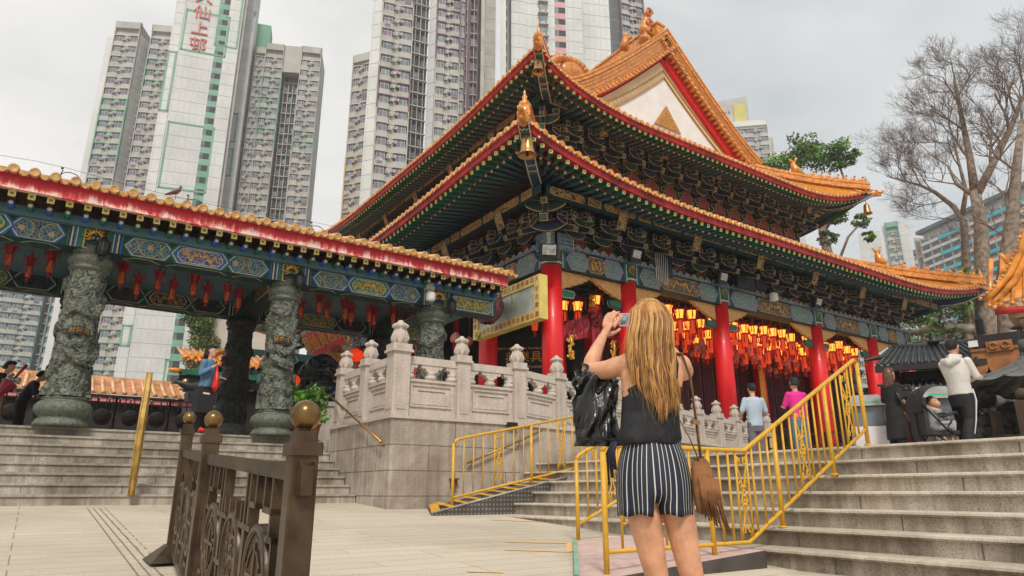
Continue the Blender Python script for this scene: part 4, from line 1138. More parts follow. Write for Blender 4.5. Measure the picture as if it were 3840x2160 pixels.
q.grid(lambda u,v:V(lerp(18.6,27.9,u),20.715,lerp(17.,max(17.,inner(lerp(18.6,27.9,u))),v)),60,1,0,False) if False else None
def inner(x):
    d=abs(x-23.65); return 17.4+3.75*cl(1-d/5.)**1.2 if d<5. else 17.
q.grid(lambda u,v:V(lerp(18.56,27.96,u),20.70,lerp(16.9,inner(lerp(18.56,27.96,u)),v)),64,1,0,False)
q.build('white_panel',['whitewall'],gb)
for ex,w,m_,yy in ((0,.055,'ochre',20.66),(.22,.03,'ochre',20.69)):
    b=MB()
    for s in (-1,1):
        P=[V(23.65+s*(d),yy,inner(23.65+d)+ex*1.9) for d in [4.6*k/20 for k in range(21)]]
        b.tube(P,w,4,0,None,False,1.,up=(0,-1,0))
    b.build('moulding',[m_],gb)
q=MB(); q.prism([(22.7,18.2),(23.65,19.5),(24.6,18.2)],0,.05,0,frame((0,20.68,0),(1,0,0),(0,0,1),(0,-1,0)))
for i in range(12):
    for j in range(9):
        x=22.9+.14*i+(j%2)*.07; z=18.3+.13*j
        if z-18.2<(.85-abs(x-23.65))*1.3: q.ball((x,20.61,z),.045,6,4,1,None,(1,.4,1))
q.build('gable_vent',['ochre','gold'],gb)
# ridge along +Y with spiral dragon tail and crest figures
q=MB(); q.box((23.0,20.3,23.3),(23.52,36,23.9)); q.box((22.94,20.25,23.9),(23.58,36,24.02)); q.build('main_ridge',['orange'],gb)
q=MB(); P=[]; R_=[]
for k in range(30):
    t=k/29.; P.append(V(22.75+.10*math.sin(t*9)-.15+.35*t,20.9,23.0+1.9*t)); R_.append(.30-.10*t+.05*math.sin(t*20))
q.tube(P,R_,10); 
for (z,r) in ((23.6,.26),(24.1,.24),(24.75,.26)):
    q.tube([V(22.85+r*math.cos(a)*(1-a/16),20.62,z+r*math.sin(a)*(1-a/16)) for a in [k*.45 for k in range(26)]],.05,5)
q.build('dragon_tail_finial',['verge'],gb)
q=MB(); 
for k in range(9): q.ball((20.9+.18*random.random(),20.6,21.75+.10*k),.16,7,5); 
q.tube([(20.7,20.5,21.6),(20.9,20.5,22.2),(21.3,20.5,22.5)],[.2,.16,.06],7); q.build('ridge_figure',['verge'],gb)
q=MB()
for k in range(16): a=PI*k/15; q.ball((17.6+1.0*math.cos(a)*1.2,20.8,18.9+.85*math.sin(a)+.1*random.random()),.22,7,5)
q.ball((17.7,20.8,19.2),.6,10,8,0,None,(1.3,.4,1.)); q.build('crest_ornament',['verge'],gb)
# ---------------- bells
def bell(x,y,z,s,label):
    t=thing('roof_bell',label,'bell',(x,y,z),'bronze bells under the roof corners')
    q=MB(); q.lathe([(.0005,.50),(.07,.49),(.12,.44),(.135,.34),(.15,.18),(.18,.06),(.225,0),(.215,-.0),(.17,.06),(.13,.2),(.1,.4)],22,0,T(x,y,z)@Matrix.Scale(s,4),True,False)
    q.build('bell_body',['brassb'],t); q=MB(); q.tube([(x,y,z+.75*s),(x,y,z+.02*s)],.018,5); q.ball((x,y,z+.02*s),.045*s,7,5); q.build('hanger',['black'],t)
MT['brassb']=mat('bell_bronze',(.50,.30,.11),.32,.7,.2,5)
bell(9.72,13.42,9.46,1.2,'large bronze bell hanging under the left corner of the lower roof')
bell(12.62,16.72,15.02,1.05,'bronze bell hanging under the left corner of the upper roof')
bell(34.1,16.75,14.75,1.1,'small bronze bell hanging under the right corner of the upper roof')
# ---------------- lamps, lightbox, boards
def flood(x,y,z,label,yaw_=0.,s=1.):
    t=thing('floodlight',label,'floodlight',(x,y,z),'floodlights fixed under the lower roof')
    M=T(x,y,z)@RZ(yaw_)@RX(.35)@Matrix.Scale(s,4)
    q=MB(); q.box((-.24,-.10,-.14),(.24,.10,.18),0,M,.03); q.box((-.22,-.12,-.26),(.22,.08,-.13),0,M); q.build('housing',['black'],t)
    q=MB(); q.box((-.17,-.125,-.10),(.17,-.105,.15),0,M); q.build('lens',['lamplens'],t)
    q=MB(); q.tube([(x,y+.05,z+.1),(x,y+.35,z+.15)],.025,5); q.build('bracket_arm',['black'],t)
MT['lamplens']=mat('lamp_lens',(.5,.5,.48),.25,0,.2,8)
flood(11.86,15.32,7.74,'floodlight with grey lens mounted on top of the corner red column',-.5,1.2)
flood(15.5,15.35,8.35,'dark floodlight beside speaker bars above the second red column')
flood(19.9,15.35,8.35,'dark floodlight above the third red column')
flood(25.9,15.35,8.35,'dark floodlight above the fourth red column')
t=thing('ceiling_lamp','small white cylinder lamp fixed on the painted beam before the fourth red column','lamp',(23.1,15.5,8.1))
q=MB(); q.lathe([(.15,0),(.17,.04),(.17,.28),(.12,.33)],14,0,T(23.1,15.45,7.98)); q.build('shade',['white'],t); q=MB(); q.tube([(23.1,15.45,8.3),(23.1,15.7,8.36)],.03,5); q.build('bracket_arm',['black'],t)
q=MB(); q.box((-.5,-.1,-.16),(.5,.1,.3)); q.box((.55,-.12,-.05),(1.2,.1,.35)); q.v=[(a+21.2,b_+15.35,c+8.3) for a,b_,c in q.v]
tag(q.build('speaker',['black'],None),'pair of black box speakers above the beam right of the second column','speaker')
t=thing('speaker_bars','white thin cable bars hanging beside the second red column capital','cable rack',(16.6,15.4,8.3))
q=MB()
for k in range(7): q.tube([(16.5+.09*k,15.38,7.7-.03*k),(16.55+.09*k,15.38,8.85-.05*k)],.011,4)
q.build('cable',['white'],t)
q=MB(); q.box((16.9,15.4,7.9),(17.35,15.55,8.7)); q.build('control_box',['black'],t)
# corner scroll capital
q=MB()
for a in (0,-PI/2):
    M=T(12.49,16,7.98)@RZ(a)
    for k in range(3): q.tube([(-.1,-.42,.12+.13*k),(.48,-.46,.12+.13*k)],.075,10,0,M); q.tube([(.48,-.46,.12+.13*k),(.5,-.46,.12+.13*k)],.08,10,1,M)
    q.box((-.2,-.45,.0),(.45,-.1,.55),0,M)
q.build('scroll_capital',['wavetrim','cream'],hall)
# yellow lightbox sign
t=thing('lightbox_sign','yellow framed hanging sign box with red lettering border and purple lotus','sign',(11.6,17.2,5.6))
ya,yb,za,zb_=15.38,19.1,5.63,6.98; X0=11.55
MT['boxyellow']=mat('yellow_box',(.70,.54,.14),.45,0,.1,2); MT['boxpanel']=mat('pale_print',(.50,.48,.44),.3,0,.25,1.2,col2=(.28,.32,.25))
q=MB(); fwid=.27
q.box((X0,ya,za),(X0+.3,yb,za+fwid)); q.box((X0,ya,zb_-fwid),(X0+.3,yb,zb_)); q.box((X0,ya,za+fwid),(X0+.3,ya+fwid,zb_-fwid)); q.box((X0,yb-fwid,za+fwid),(X0+.3,yb,zb_-fwid)); q.build('sign_frame',['boxyellow'],t)
q=MB(); q.box((X0+.06,ya+fwid,za+fwid),(X0+.2,yb-fwid,zb_-fwid)); q.build('sign_panel',['boxpanel'],t)
MT['redink']=mat('red_ink',(.42,.06,.04),.6)
q=MB(); M=frame((X0-.004,0,0),(0,-1,0),(0,0,1),(-1,0,0)); phrase='黃大仙祠福壽康寧吉慶平安'
chars={}
for ch in phrase: chars[ch]=text_mb(ch,.19,.004)
k=0
y=ya+.14
while y<yb-.1:
    for z in (za+.135,zb_-.135): q.join(chars[phrase[k%12]],M@T(-y,z,0)); k+=1
    y+=.24
z=za+.42
while z<zb_-.3:
    for y in (ya+.135,yb-.135): q.join(chars[phrase[k%12]],M@T(-y,z,0)); k+=1
    z+=.235
q.build('sign_lettering',['redink'],t)
q=MB(); MT['lotus']=mat('lotus_purple',(.20,.055,.06),.35,0,.3,9,.2,25,coat=.4)
cx,cy,cz=11.0,17.35,6.25
def petal(a,tilt,s,zz):
    def fn(u,v):
        w=math.sin(PI*min(.98,v*.9+.08))*.30*s; x=(u-.5)*2*w; r=.20+.30*math.sin(v*PI*.75)+abs(u-.5)*-.08; z=zz+(v)*.85*s-.35
        return (r*math.cos(a)-x*math.sin(a),r*math.sin(a)+x*math.cos(a),z)
    q.grid(fn,6,7,0,True,T(cx,cy,cz))
for k in range(7): petal(2*PI*k/7,0,.95,0)
for k in range(7): petal(2*PI*(k+.5)/7,0,.78,-.12)
q.ball((cx,cy,cz),.34,12,8); o_=q.build('lotus_flower',['lotus'],t)
o_.modifiers.new('thick','SOLIDIFY').thickness=.02
q=MB(); MT['leafg']=mat('leaf_cloth',(.18,.34,.06),.5,0,.2,5)
q.tube([(11.3,16.5,6.6),(11.3,16.42,6.3),(11.3,16.5,6.0)],[(.01,.01),(.07,.01),(.01,.01)],5); q.tube([(11.4,18.3,5.75),(11.4,18.5,5.6),(11.4,18.7,5.7)],[.01,.07,.01],5); q.build('leaf',['leafg'],t)
# red name board
t=thing('name_board','tilted red name board with five gold characters and gilded frame above the lion','sign',(10.5,31,7.4))
A,B_,D_=V(9.8,32.4,8.15),V(9.8,26.9,8.15),V(10.6,32.4,6.8)
xv=(B_-A); Lx=xv.length; xv.normalize(); zv=(A-D_); zv=(zv-zv.dot(xv)*xv).normalized(); hh=1.57; nv=xv.cross(zv); 
if nv.x>0: nv=-nv
Mx=frame(A-zv*hh/2+xv*Lx/2,xv,zv,nv)
q=MB(); q.box((-Lx/2+.2,-hh/2,-.05),(Lx/2-.6,hh/2,.05),0,Mx); q.build('board',['gildframe'],t) if False else None
MT['gildframe']=scroll('gilded_frame',(.10,.03,.03),(.55,.36,.12),6,.06)
q=MB(); q.box((-Lx/2+.2,-hh/2,-.06),(Lx/2-.6,hh/2,.05),0,Mx); q.build('sign_frame',['gildframe'],t)
MT['boardred']=mat('board_red',(.50,.015,.02),.5,0,.08,1)
q=MB(); q.box((-Lx/2+.55,-hh/2+.2,.05),(Lx/2-.95,hh/2-.2,.07),0,Mx); q.build('board',['boardred'],t)
q=MB(); tm=text_mb('祠仙黃松赤',.88,.02); q.join(tm,Mx@T(-.2,0,.09)@Matrix.Diagonal((1.12,1.,1,1))); q.build('sign_lettering',['gold'],t)
# small black board behind
t=thing('black_plaque','small black hanging plaque with gold characters and gilded edge left of the corner column','sign',(14.,18.6,5.6))
Mx=frame((13.55,19.0,5.25),V(.75,-.66,.0).normalized(),(0,0,1),V(-.66,-.75,0).normalized())
q=MB(); q.box((-1.0,-.36,-.03),(1.0,.36,0),0,Mx); q.build('sign_frame',['gildframe'],t); q=MB(); q.box((-.92,-.29,0),(.92,.29,.01),0,Mx); q.build('board',['black'],t)
q=MB(); q.join(text_mb('典樂具',.42,.01),Mx@T(0,0,.02)); q.build('sign_lettering',['gold'],t)
# ---------------- lanterns
MT['ldrum']=mat('lantern_drum',(.62,.04,.015),.45,0,.2,8,emit=(1.,.10,.02),es=.35); MT['lglow']=mat('lantern_glow',(.9,.42,.08),.5,0,.1,6,emit=(1.,.40,.05),es=1.5); MT['lred']=mat('lantern_red',(.62,.03,.015),.45,0,.2,8); MT['tassel']=mat('tassel_red',(.55,.02,.015),.7,0,.2,30); MT['lpink']=mat('lantern_tag',(.62,.22,.17),.5,0,.3,9)
def lantern_parts():
    fr=MB(); g=MB(); d=MB(); ts=MB()
    g.lathe([(.10,.0),(.15,.24)],6,0,None,False)
    for k in range(6):
        a=2*PI*k/6; c,s_=math.cos(a),math.sin(a); fr.tube([(.105*c,.105*s_,-.03),(.158*c,.158*s_,.26)],.011,4,0,None,False)
        fr.tube([(.158*c,.158*s_,.25),(.22*c,.22*s_,.30),(.23*c,.23*s_,.35)],.010,4,0,None,False); ts.tube([(.22*c,.22*s_,.30),(.225*c,.225*s_,.02)],[.006,.016],4)
    fr.lathe([(.165,.24),(.175,.27),(.05,.31),(.02,.42)],6,0,None,False); fr.lathe([(.115,-.05),(.12,-.02),(.10,.0)],6,0,None,False); fr.tube([(0,0,.40),(0,0,.55)],.012,4)
    d.lathe([(.04,-.44),(.08,-.42),(.085,-.10),(.07,-.05)],8,0,None,False)
    ts.lathe([(.045,-.60),(.045,-.44),(.01,-.42)],7,0); 
    for k in range(6):
        a=2*PI*(k+.5)/6; ts.tube([(.11*math.cos(a),.11*math.sin(a),-.03),(.13*math.cos(a),.13*math.sin(a),-.30)],[.008,.02],4)
    return fr,g,d,ts
fr,g_,d_,ts=lantern_parts()
lm=(fr.mesh('lantern_frame',['lred']),g_.mesh('glowing_pane',['lglow']),d_.mesh('lower_drum',['ldrum']),ts.mesh('tassel',['tassel']))
def lantern(x,y,z,s,name,lab,grp,drop=0):
    t=bpy.data.objects.new(name,None); C.objects.link(t); t.location=(x,y,z); t.rotation_euler=(0,0,random.uniform(0,PI)); t.scale=(s,)*3
    tag(t,lab,'lantern',grp)
    for me,nm in zip(lm,('lantern_frame','glowing_pane','lower_drum','tassel')):
        o=bpy.data.objects.new(nm,me); C.objects.link(o); o.parent=t
LL='ornate red palace lantern with glowing yellow panes hanging in rows behind the red columns'
for r,(y,z) in enumerate(((16.75,6.95),(17.2,6.6),(17.75,7.0),(18.3,6.7))):
    x=16.6+.25*r
    while x<31.2:
        if not (abs(x-20.43)<.3 or abs(x-26.5)<.3): lantern(x+random.uniform(-.05,.05),y,z+random.uniform(-.12,.12),1.3,'palace_lantern',LL,'palace lanterns under the hall eaves')
        x+=.62
LL1='red palace lantern with glowing yellow panes above the red swag beside the corner column'
for x,y,z in ((13.9,17.2,6.6),(14.7,17.4,6.75),(15.2,17.0,6.95),(13.3,18.0,6.5),(14.3,18.3,6.7)): lantern(x,y,z,1.2,'palace_lantern',LL1,'lanterns in the corner bay of the hall')
# low hanging plain lanterns: small pinkish drums
q=MB(); q.lathe([(.03,-.12),(.08,-.10),(.10,-.03),(.10,.05),(.06,.11),(.03,.13)],10,0); q.tube([(0,0,.13),(0,0,.8)],.006,4,1); q.lathe([(.035,-.30),(.02,-.14)],6,1)
dm=q.mesh('drum_lantern',['lpink','tassel'])
for i in range(46):
    o=link('drum_lantern',dm,None,T(random.uniform(16.8,30.8),random.uniform(16.8,18.8),random.uniform(5.95,6.3))@Matrix.Scale(random.uniform(.9,1.3),4))
    tag(o,'small faded pinkish drum lantern dangling below the rows of palace lanterns','lantern','drum lanterns below the palace lanterns')
for i in range(8):
    o=link('drum_lantern',dm,None,T(random.uniform(11.5,12.9),random.uniform(20.2,23.2),random.uniform(5.7,6.2))@Matrix.Scale(1.3,4))
    tag(o,'pinkish drum lantern hanging left of the black plaque beyond the balustrade','lantern','drum lanterns left of the corner column')
LLg='dark red palace lantern hanging under the grey ceiling of the gate'
gm=MB(); 
MT['lredd']=mat('gate_lantern_red',(.36,.012,.016),.5,0,.25,8); MT['lamber']=mat('gate_lantern_amber',(.45,.10,.03),.5,0,.3,8,emit=(1.,.16,.04),es=.05)
lm2=(fr.mesh('lantern_frame',['lredd']),g_.mesh('glowing_pane',['lredd']),d_.mesh('lower_drum',['lamber']),ts.mesh('tassel',['lredd']))
lm_s=lm; 
def glant(x,y,z,s):
    global lm
    lm=lm2; lantern(x,y,z,s,'gate_lantern',LLg,'lanterns under the gate ceiling'); lm=lm_s
for x0,x1 in ((-2.3,-.1),(.75,3.35),(4.1,6.8)):
    n=int((x1-x0)/.30)
    for i in range(n):
        glant(x0+(x1-x0)*(i+.5)/n,14.75+.35*(i%2)+random.uniform(-.05,.05),4.90+random.uniform(-.08,.03),random.uniform(.48,.6))
# swags
MT['silk']=mat('red_silk',(.40,.008,.018),.38,0,.2,5,col2=(.17,.004,.01))
t=thing('red_swag','gathered red silk swag with rosette knot between the corner column and second column','swag',(14.5,16.5,6.3))
def drape(xa,za,xb,zb,sag,yy,w):
    q=MB()
    def fn(u,v):
        x=lerp(xa,xb,u); top=lerp(za,zb,u)-sag*.35*math.sin(PI*u); L=w*(1-.35*math.sin(PI*u))
        return (x+.03*math.sin(40*v),yy+.05*math.sin(u*46+v*3)+.06*math.sin(v*5+u*9),top-L*v-sag*.2*math.sin(PI*u)*v)
    q.grid(fn,44,8,0); return q
drape(12.9,6.05,14.55,6.5,.5,16.55,.85).build('drape',['silk'],t); drape(14.6,6.5,17.2,6.25,.5,16.5,.7).build('drape',['silk'],t)
q=MB(); 
for k in range(60):
    a=random.uniform(0,2*PI); r=.26*math.sqrt(random.random()); q.ball((14.62+r*math.cos(a),16.38-.14*(1-r/.26),6.28+r*math.sin(a)),.055,6,4)
q.build('rosette',['rosette'],t) if False else None
MT['rosette']=mat('rosette_red',(.30,.02,.03),.5,0,.3,20)
q.build('rosette',['rosette'],t)
for dx in (-.12,.1): 
    q=MB(); q.grid(lambda u,v:(14.62+dx+.09*(u-.5)*2*(1+.5*v)+.05*math.sin(v*4),16.42+.03*math.sin(u*9),6.1-1.5*v),6,10); q.build('ribbon',['silk'],t)
t=thing('gold_lion','small gold lion figurine on a red stand above the silk rosette','figurine',(14.55,16.5,6.6))
q=MB(); q.tube([(14.55,16.45,6.62),(14.52,16.45,6.74),(14.50,16.43,6.86)],[.12,.11,.08],9); q.ball((14.48,16.40,6.97),.10,9,7); q.tube([(14.47,16.38,6.66),(14.45,16.36,6.8)],.035,6); q.ball((14.44,16.32,6.95),.05,7,5); q.build('body',['gold'],t)
q=MB(); q.lathe([(.16,-.16),(.18,-.08),(.13,-.05),(.15,0)],10,0,T(14.55,16.45,6.62)); q.build('stand',['lred'],t)
q=MB()
q.ball((15.85,16.4,6.62),.09,8,6); q.tube([(15.85,16.42,6.35),(15.85,16.4,6.58)],[.11,.08],8); tag(q.build('gold_figure',['gold'],None),'small gold seated figure partly behind the phone','figurine')
for x,s in ((13.6,1),(15.45,1)):
    q=MB(); q.tube([(x,16.5,4.8),(x-.05,16.5,5.1),(x+.05,16.5,5.35),(x,16.5,5.6)],.05,6)
    for k in range(22): q.ball((x+random.uniform(-.12,.12),16.5,5.2+random.uniform(-.35,.4)),.06,5,4,0,None,(1,.4,1))
    tag(q.build('gold_fretwork',['gold'],None),'gilded fretwork carving left of the red ribbons' if x<14 else 'gilded fretwork carving right of the red ribbons','carving')
b=MB(); b.box((25.95,18.5,2.0),(26.3,18.56,6.9)); tag(b.build('couplet_board',['gold'],None),'tall thin gold couplet board inside the hall left of the man in blue','board')
# ---------------------------------------------------------------- housing blocks
FH=2.62
MT['slabedge']=mat('slab_edge',(.50,.475,.43),.85,0,.08,.3)
MT['ac']=mat('aircon',(.50,.47,.42),.6,0,.15,2); MT['wframe']=mat('window_frame',(.55,.55,.53),.5,0,.1,2)
MT['cloth1']=mat('laundry_a',(.10,.12,.22),.8,0,.4,3,col2=(.35,.1,.1)); MT['cloth2']=mat('laundry_b',(.55,.42,.42),.8,0,.4,3,col2=(.08,.1,.15))
MT['pinkp']=mat('pink_paint',(.62,.36,.34),.85,0,.06,.3); MT['purple']=mat('purple_paint',(.20,.13,.155),.85,0,.08,.3)
MT['dgrey']=mat('dark_grey_wall',(.125,.12,.12),.85,0,.1,.3); MT['tealp']=mat('teal_paint',(.07,.19,.21),.85,0,.08,.3)
MT['ochrep']=mat('ochre_paint',(.55,.42,.2),.85,0,.06,.3); MT['cyan']=mat('cyan_paint',(.05,.50,.58),.8,0,.1,.3); MT['coral']=mat('coral_paint',(.60,.22,.15),.8,0,.1,.3)
MT['shadowgap']=mat('open_gap',(.06,.06,.058),.9)
def wbay(w,var,edge):
    """one flat front: zigzag ledge, two windows, two air conditioners between; x 0..w, outward -y"""
    m=MB(); h=FH
    # zigzag slab edge: deeper at the windows
    pl=[(0,0),(0,-.62),(w*.40,-.62),(w*.5,-.34),(w*.62,-.34),(w*.70,-.62) ,(w,-.62),(w,0)] if var%2==0 else [(0,0),(0,-.62),(w*.34,-.62),(w*.45,-.34),(w*.55,-.34),(w*.66,-.62),(w,-.62),(w,0)]
    m.prism(pl,h-.18,h,0)
    m.prism([(0,0),(0,-.5),(w*.36,-.5),(w*.42,-.25),(w*.58,-.25),(w*.64,-.5),(w,-.5),(w,0)],0,.95,1)
    def win(x0,x1):
        m.box((x0,-.40,.95),(x1,0,h-.18),2)                    # dark glass volume
        for xx in (x0,(x0+x1)/2-.03,x1-.06): m.box((xx,-.44,.95),(xx+.06,-.38,h-.2),3)
        m.box((x0,-.44,.95),(x1,-.38,1.03),3); m.box((x0,-.44,1.95),(x1,-.38,2.01),3)
        if var in (1,3): m.box((x0+.1,-.37,1.05),((x0+x1)/2-.1,-.405,1.9),6)
    win(w*.05,w*.33); win(w*.68,w*.96)
    m.box((w*.40,-.28,.95),(w*.60,0,h-.2),1); m.box((w*.34,-.3,.95),(w*.40,0,h-.2),4); m.box((w*.60,-.3,.95),(w*.68,0,h-.2),4)
    for xx,z in ((w*.38,1.35),(w*.55,1.62)):
        m.box((xx-.05,-.72,z-.08),(xx+w*.12+.05,-.25,z),0); m.box((xx,-.68,z),(xx+w*.12,-.28,z+.42),5); m.box((xx+w*.02,-.69,z+.06),(xx+w*.08,-.68,z+.34),2)
    if var==2:
        for k in range(9): m.box((w*.70+.13*k,-.86,.55+.12*(k%3)),(w*.70+.13*k+.10,-.82,1.25),6)
    if var==3:
        for k in range(6): m.box((w*.06+.16*k,-.86,.45+.1*(k%2)),(w*.06+.16*k+.12,-.82,1.2),7)
    return m
BMATS=['slabedge','concrete','glass','wframe','gdark','ac','cloth1','cloth2']
def solid(mb,P,Q,depth,z0,z1,m=0):
    P=Vector((*P,0)); Q=Vector((*Q,0)); d=(Q-P); L=d.length; d.normalize(); n=Vector((-d.y,d.x,0))
    if n.dot(P)<0: n=-n
    M=frame(P,d,n,(0,0,1)) if d.cross(n).z>0 else None
    if M is None: M=frame(Q,-d,n,(0,0,1))
    mb.box((0,0,z0),(L,depth,z1),m,M)
def face_frame(P,Q):
    """frame at P with x to Q and y pointing away from the camera"""
    P=Vector((*P,0)); Q=Vector((*Q,0)); d=(Q-P).normalized(); n=Vector((-d.y,d.x,0))
    return frame(P,d,n,(0,0,1)),(Q-P).length
def tower(name,label,loc,group='housing blocks behind the temple'):
    return thing(name,label,'building',(loc[0],loc[1],.4),group)
TH={}
def winface(par,P,Q,zlo,zhi,edgemat,limit,colfn=None,solidd=9,wall='concrete',tower_key=None,accent=()):
    M,L=face_frame(P,Q); b=MB(); solid(b,P,Q,solidd,.35,zhi+1.6); o=b.build('wall_block',[wall],par)
    rows=int((zhi-zlo)/FH); n=max(1,round(L/6.2)); w=L/n
    var={}
    for k in range(rows):
        for j in range(n):
            v=random.choice((0,0,1,2,3,1)); a=0
            for (r0,r1) in accent:
                if r0<=rows-k<=r1: a=1
            var.setdefault((v,a),[]).append(M@T(j*w,-.0,zlo+k*FH))
    ents=sorted([(m,key) for key,u in var.items() for m in u],key=lambda e:(e[0].translation-CAM).length)
    cut=limit if isinstance(limit,int) else limit
    near=ents[:cut]; rest=ents[cut:]
    mats={0:BMATS,1:[edgemat]+BMATS[1:]}
    ms={}
    for m_,key in near:
        if key not in ms: ms[key]=wbay(w,key[0],0).mesh('window_bay',mats[key[1]])
        link('window_bay',ms[key],par,m_)
    if rest:
        big={}
        for m_,key in rest:
            big.setdefault(key[1],MB()).join(wbay(w,key[0],0),m_)
        for a,q in big.items(): oo=q.build('window_bay',mats[a],par); oo['kind']='stuff'
    # edge fins in wall colour
    f=MB(); 
    for x in (-.18,L+.0): f.box((x,-.66,.4),(x+.18,0,zhi+1.6),0,M)
    f.box((-.18,-.66,zhi),(L+.18,0,zhi+1.6),0,M)
    f.build('edge_fin',[wall if not accent else wall],par)
    if accent:
        for (r0,r1) in accent:
            for x in (-.24,L+.0): f=MB(); f.box((x,-.72,zlo+(rows-r1)*FH),(x+.24,-.3,zlo+(rows-r0+1)*FH),0,M); f.build('painted_fin',[edgemat],par)
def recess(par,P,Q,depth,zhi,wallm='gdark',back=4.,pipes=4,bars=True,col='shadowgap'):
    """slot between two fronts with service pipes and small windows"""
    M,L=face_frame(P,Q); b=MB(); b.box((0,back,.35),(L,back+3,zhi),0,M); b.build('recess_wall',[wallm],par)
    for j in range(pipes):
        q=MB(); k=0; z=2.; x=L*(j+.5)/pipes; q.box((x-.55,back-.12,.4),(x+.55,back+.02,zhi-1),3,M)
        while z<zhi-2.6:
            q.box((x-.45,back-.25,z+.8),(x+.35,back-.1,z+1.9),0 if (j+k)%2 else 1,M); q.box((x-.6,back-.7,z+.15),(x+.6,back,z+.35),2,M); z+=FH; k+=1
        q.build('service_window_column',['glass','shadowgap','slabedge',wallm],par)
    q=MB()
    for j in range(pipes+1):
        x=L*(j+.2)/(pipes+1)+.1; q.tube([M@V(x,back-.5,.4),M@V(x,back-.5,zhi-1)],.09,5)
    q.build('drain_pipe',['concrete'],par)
def blankface(par,P,Q,zhi,depth=12,wall='towerwhite',slots=None,slotm='mint',lines=True,lm='mint',frames=()):
    M,L=face_frame(P,Q); b=MB(); solid(b,P,Q,depth,.35,zhi); b.build('blank_wall',[wall],par)
    q=MB(); z=3.
    while z<zhi:
        q.box((0,-.03,z),(L,0.,z+.07),0,M)
        for k in range(int(L/1.15)): q.box((k*1.15+.3,-.02,z+.3),(k*1.15+.34,0,z+2.2),0,M)
        z+=FH
    q.build('panel_joint',['jointgrey'],par)
    if slots is not None:
        x0,x1=slots; q=MB(); z=3.
        while z<zhi-2: q.box((x0,-.06,z+1.0),(x1,.4,z+2.35),0,M); q.box((x0,-.07,z-.3),(x1,.4,z+1.),1,M); q.box((x0+.1,-.09,z+1.05),(x0+(x1-x0)*.35,-.05,z+2.3),2,M); z+=FH
        q.build('stair_window',['shadowgap',slotm,'glass'],par)
    if frames:
        for (xa,xb,za,zb) in frames:
            q=MB(); w=.34
            q.box((xa,-.10,za),(xa+w,0,zb),0,M); q.box((xb-w,-.10,za),(xb,0,zb),0,M); q.box((xa,-.1,za),(xb,0,za+w),0,M); q.box((xa,-.1,zb-w),(xb,0,zb),0,M); q.build('painted_frame',[lm],par)
MT['jointgrey']=mat('joint_grey',(.42,.41,.39),.9)
# left block
t=tower('housing_block','tall white and pale green housing block with red lettering behind the left gate roof',(20,142))
winface(t,(.7,153.6),(5.0,151.3),2.,98,'mint',22,accent=((7,12),))
blankface(t,(5.2,151.2),(7.2,153.5),97,8)
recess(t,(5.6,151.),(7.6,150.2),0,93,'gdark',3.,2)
winface(t,(7.4,150.4),(11.6,148.3),2.,98,'mint',22,accent=((3,5),(26,30)))
MT['whitetower']=MT['towerwhite']
blankface(t,(10.0,139.6),(11.7,138.9),117,10,frames=((.0,1.75,74,88),(.0,1.75,26,30)))
Msl,Lsl=face_frame((11.7,137.9),(22.4,134.9))
s0=Lsl*.60
blankface(t,(11.7,137.9),(22.4,134.9),118,12,slots=(s0,s0+1.75),frames=((.2,s0+2.2,88,98.),(s0-.3,Lsl-.2,90.5,104),(.2,s0+2.1,57,71.5),(s0-.7,s0+4.5,15,24)))
winface(t,(22.6,136.),(23.3,141.5),2.,116,'mint',14,solidd=.4)
blankface(t,(22.9,141.6),(25.4,140.4),117,5,frames=((.0,2.5,64,70.5),(.0,2.5,72,79),(.2,2.4,34,38)))
winface(t,(25.6,141.),(26.4,145.5),2.,104,'mint',10,wall='towerwhite',solidd=.4)
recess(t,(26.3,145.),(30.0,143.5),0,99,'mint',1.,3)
b=MB(); solid(b,(26.2,146.5),(30.6,145.),5,96,106.5); b.build('lift_tower',['mint'],t)
winface(t,(28.0,144.),(29.8,143.2),2.,97,'mint',10)
winface(t,(29.9,143.),(33.3,141.5),2.,98.2,'mint',22,accent=((3,9),))
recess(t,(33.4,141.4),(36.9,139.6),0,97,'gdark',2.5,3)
b=MB(); solid(b,(33.4,141.4),(36.9,139.6),3,93,100); b.build('parapet',['slabedge'],t)
winface(t,(37.0,139.5),(40.8,137.8),2.,98.2,'mint',22,accent=((8,9),))
MT['redletter']=mat('red_lettering',(.62,.16,.12),.6,0,.05,1)
Mt=frame(Msl@V(Lsl*.30,-.2,97.5),Msl.col[0].xyz,(0,0,1),-Msl.col[1].xyz)

for i_,ch in enumerate('黃大仙上邨'):
    q=MB(); q.join(text_mb(ch,3.5,.25),Mt@T(0,(2-i_)*3.92,0)); q.build('block_character',['redletter'],t)
q=MB()
for k in range(14): 
    a=V(31.5,146,102).lerp(V(41,141,102),k/13.); q.tube([(a.x,a.y,99.5),(a.x,a.y,101.2)],.05,4)
q.tube([(31.5,146,101.2),(41,141,101.2)],.05,4); q.build('roof_railing',['slabedge'],t)
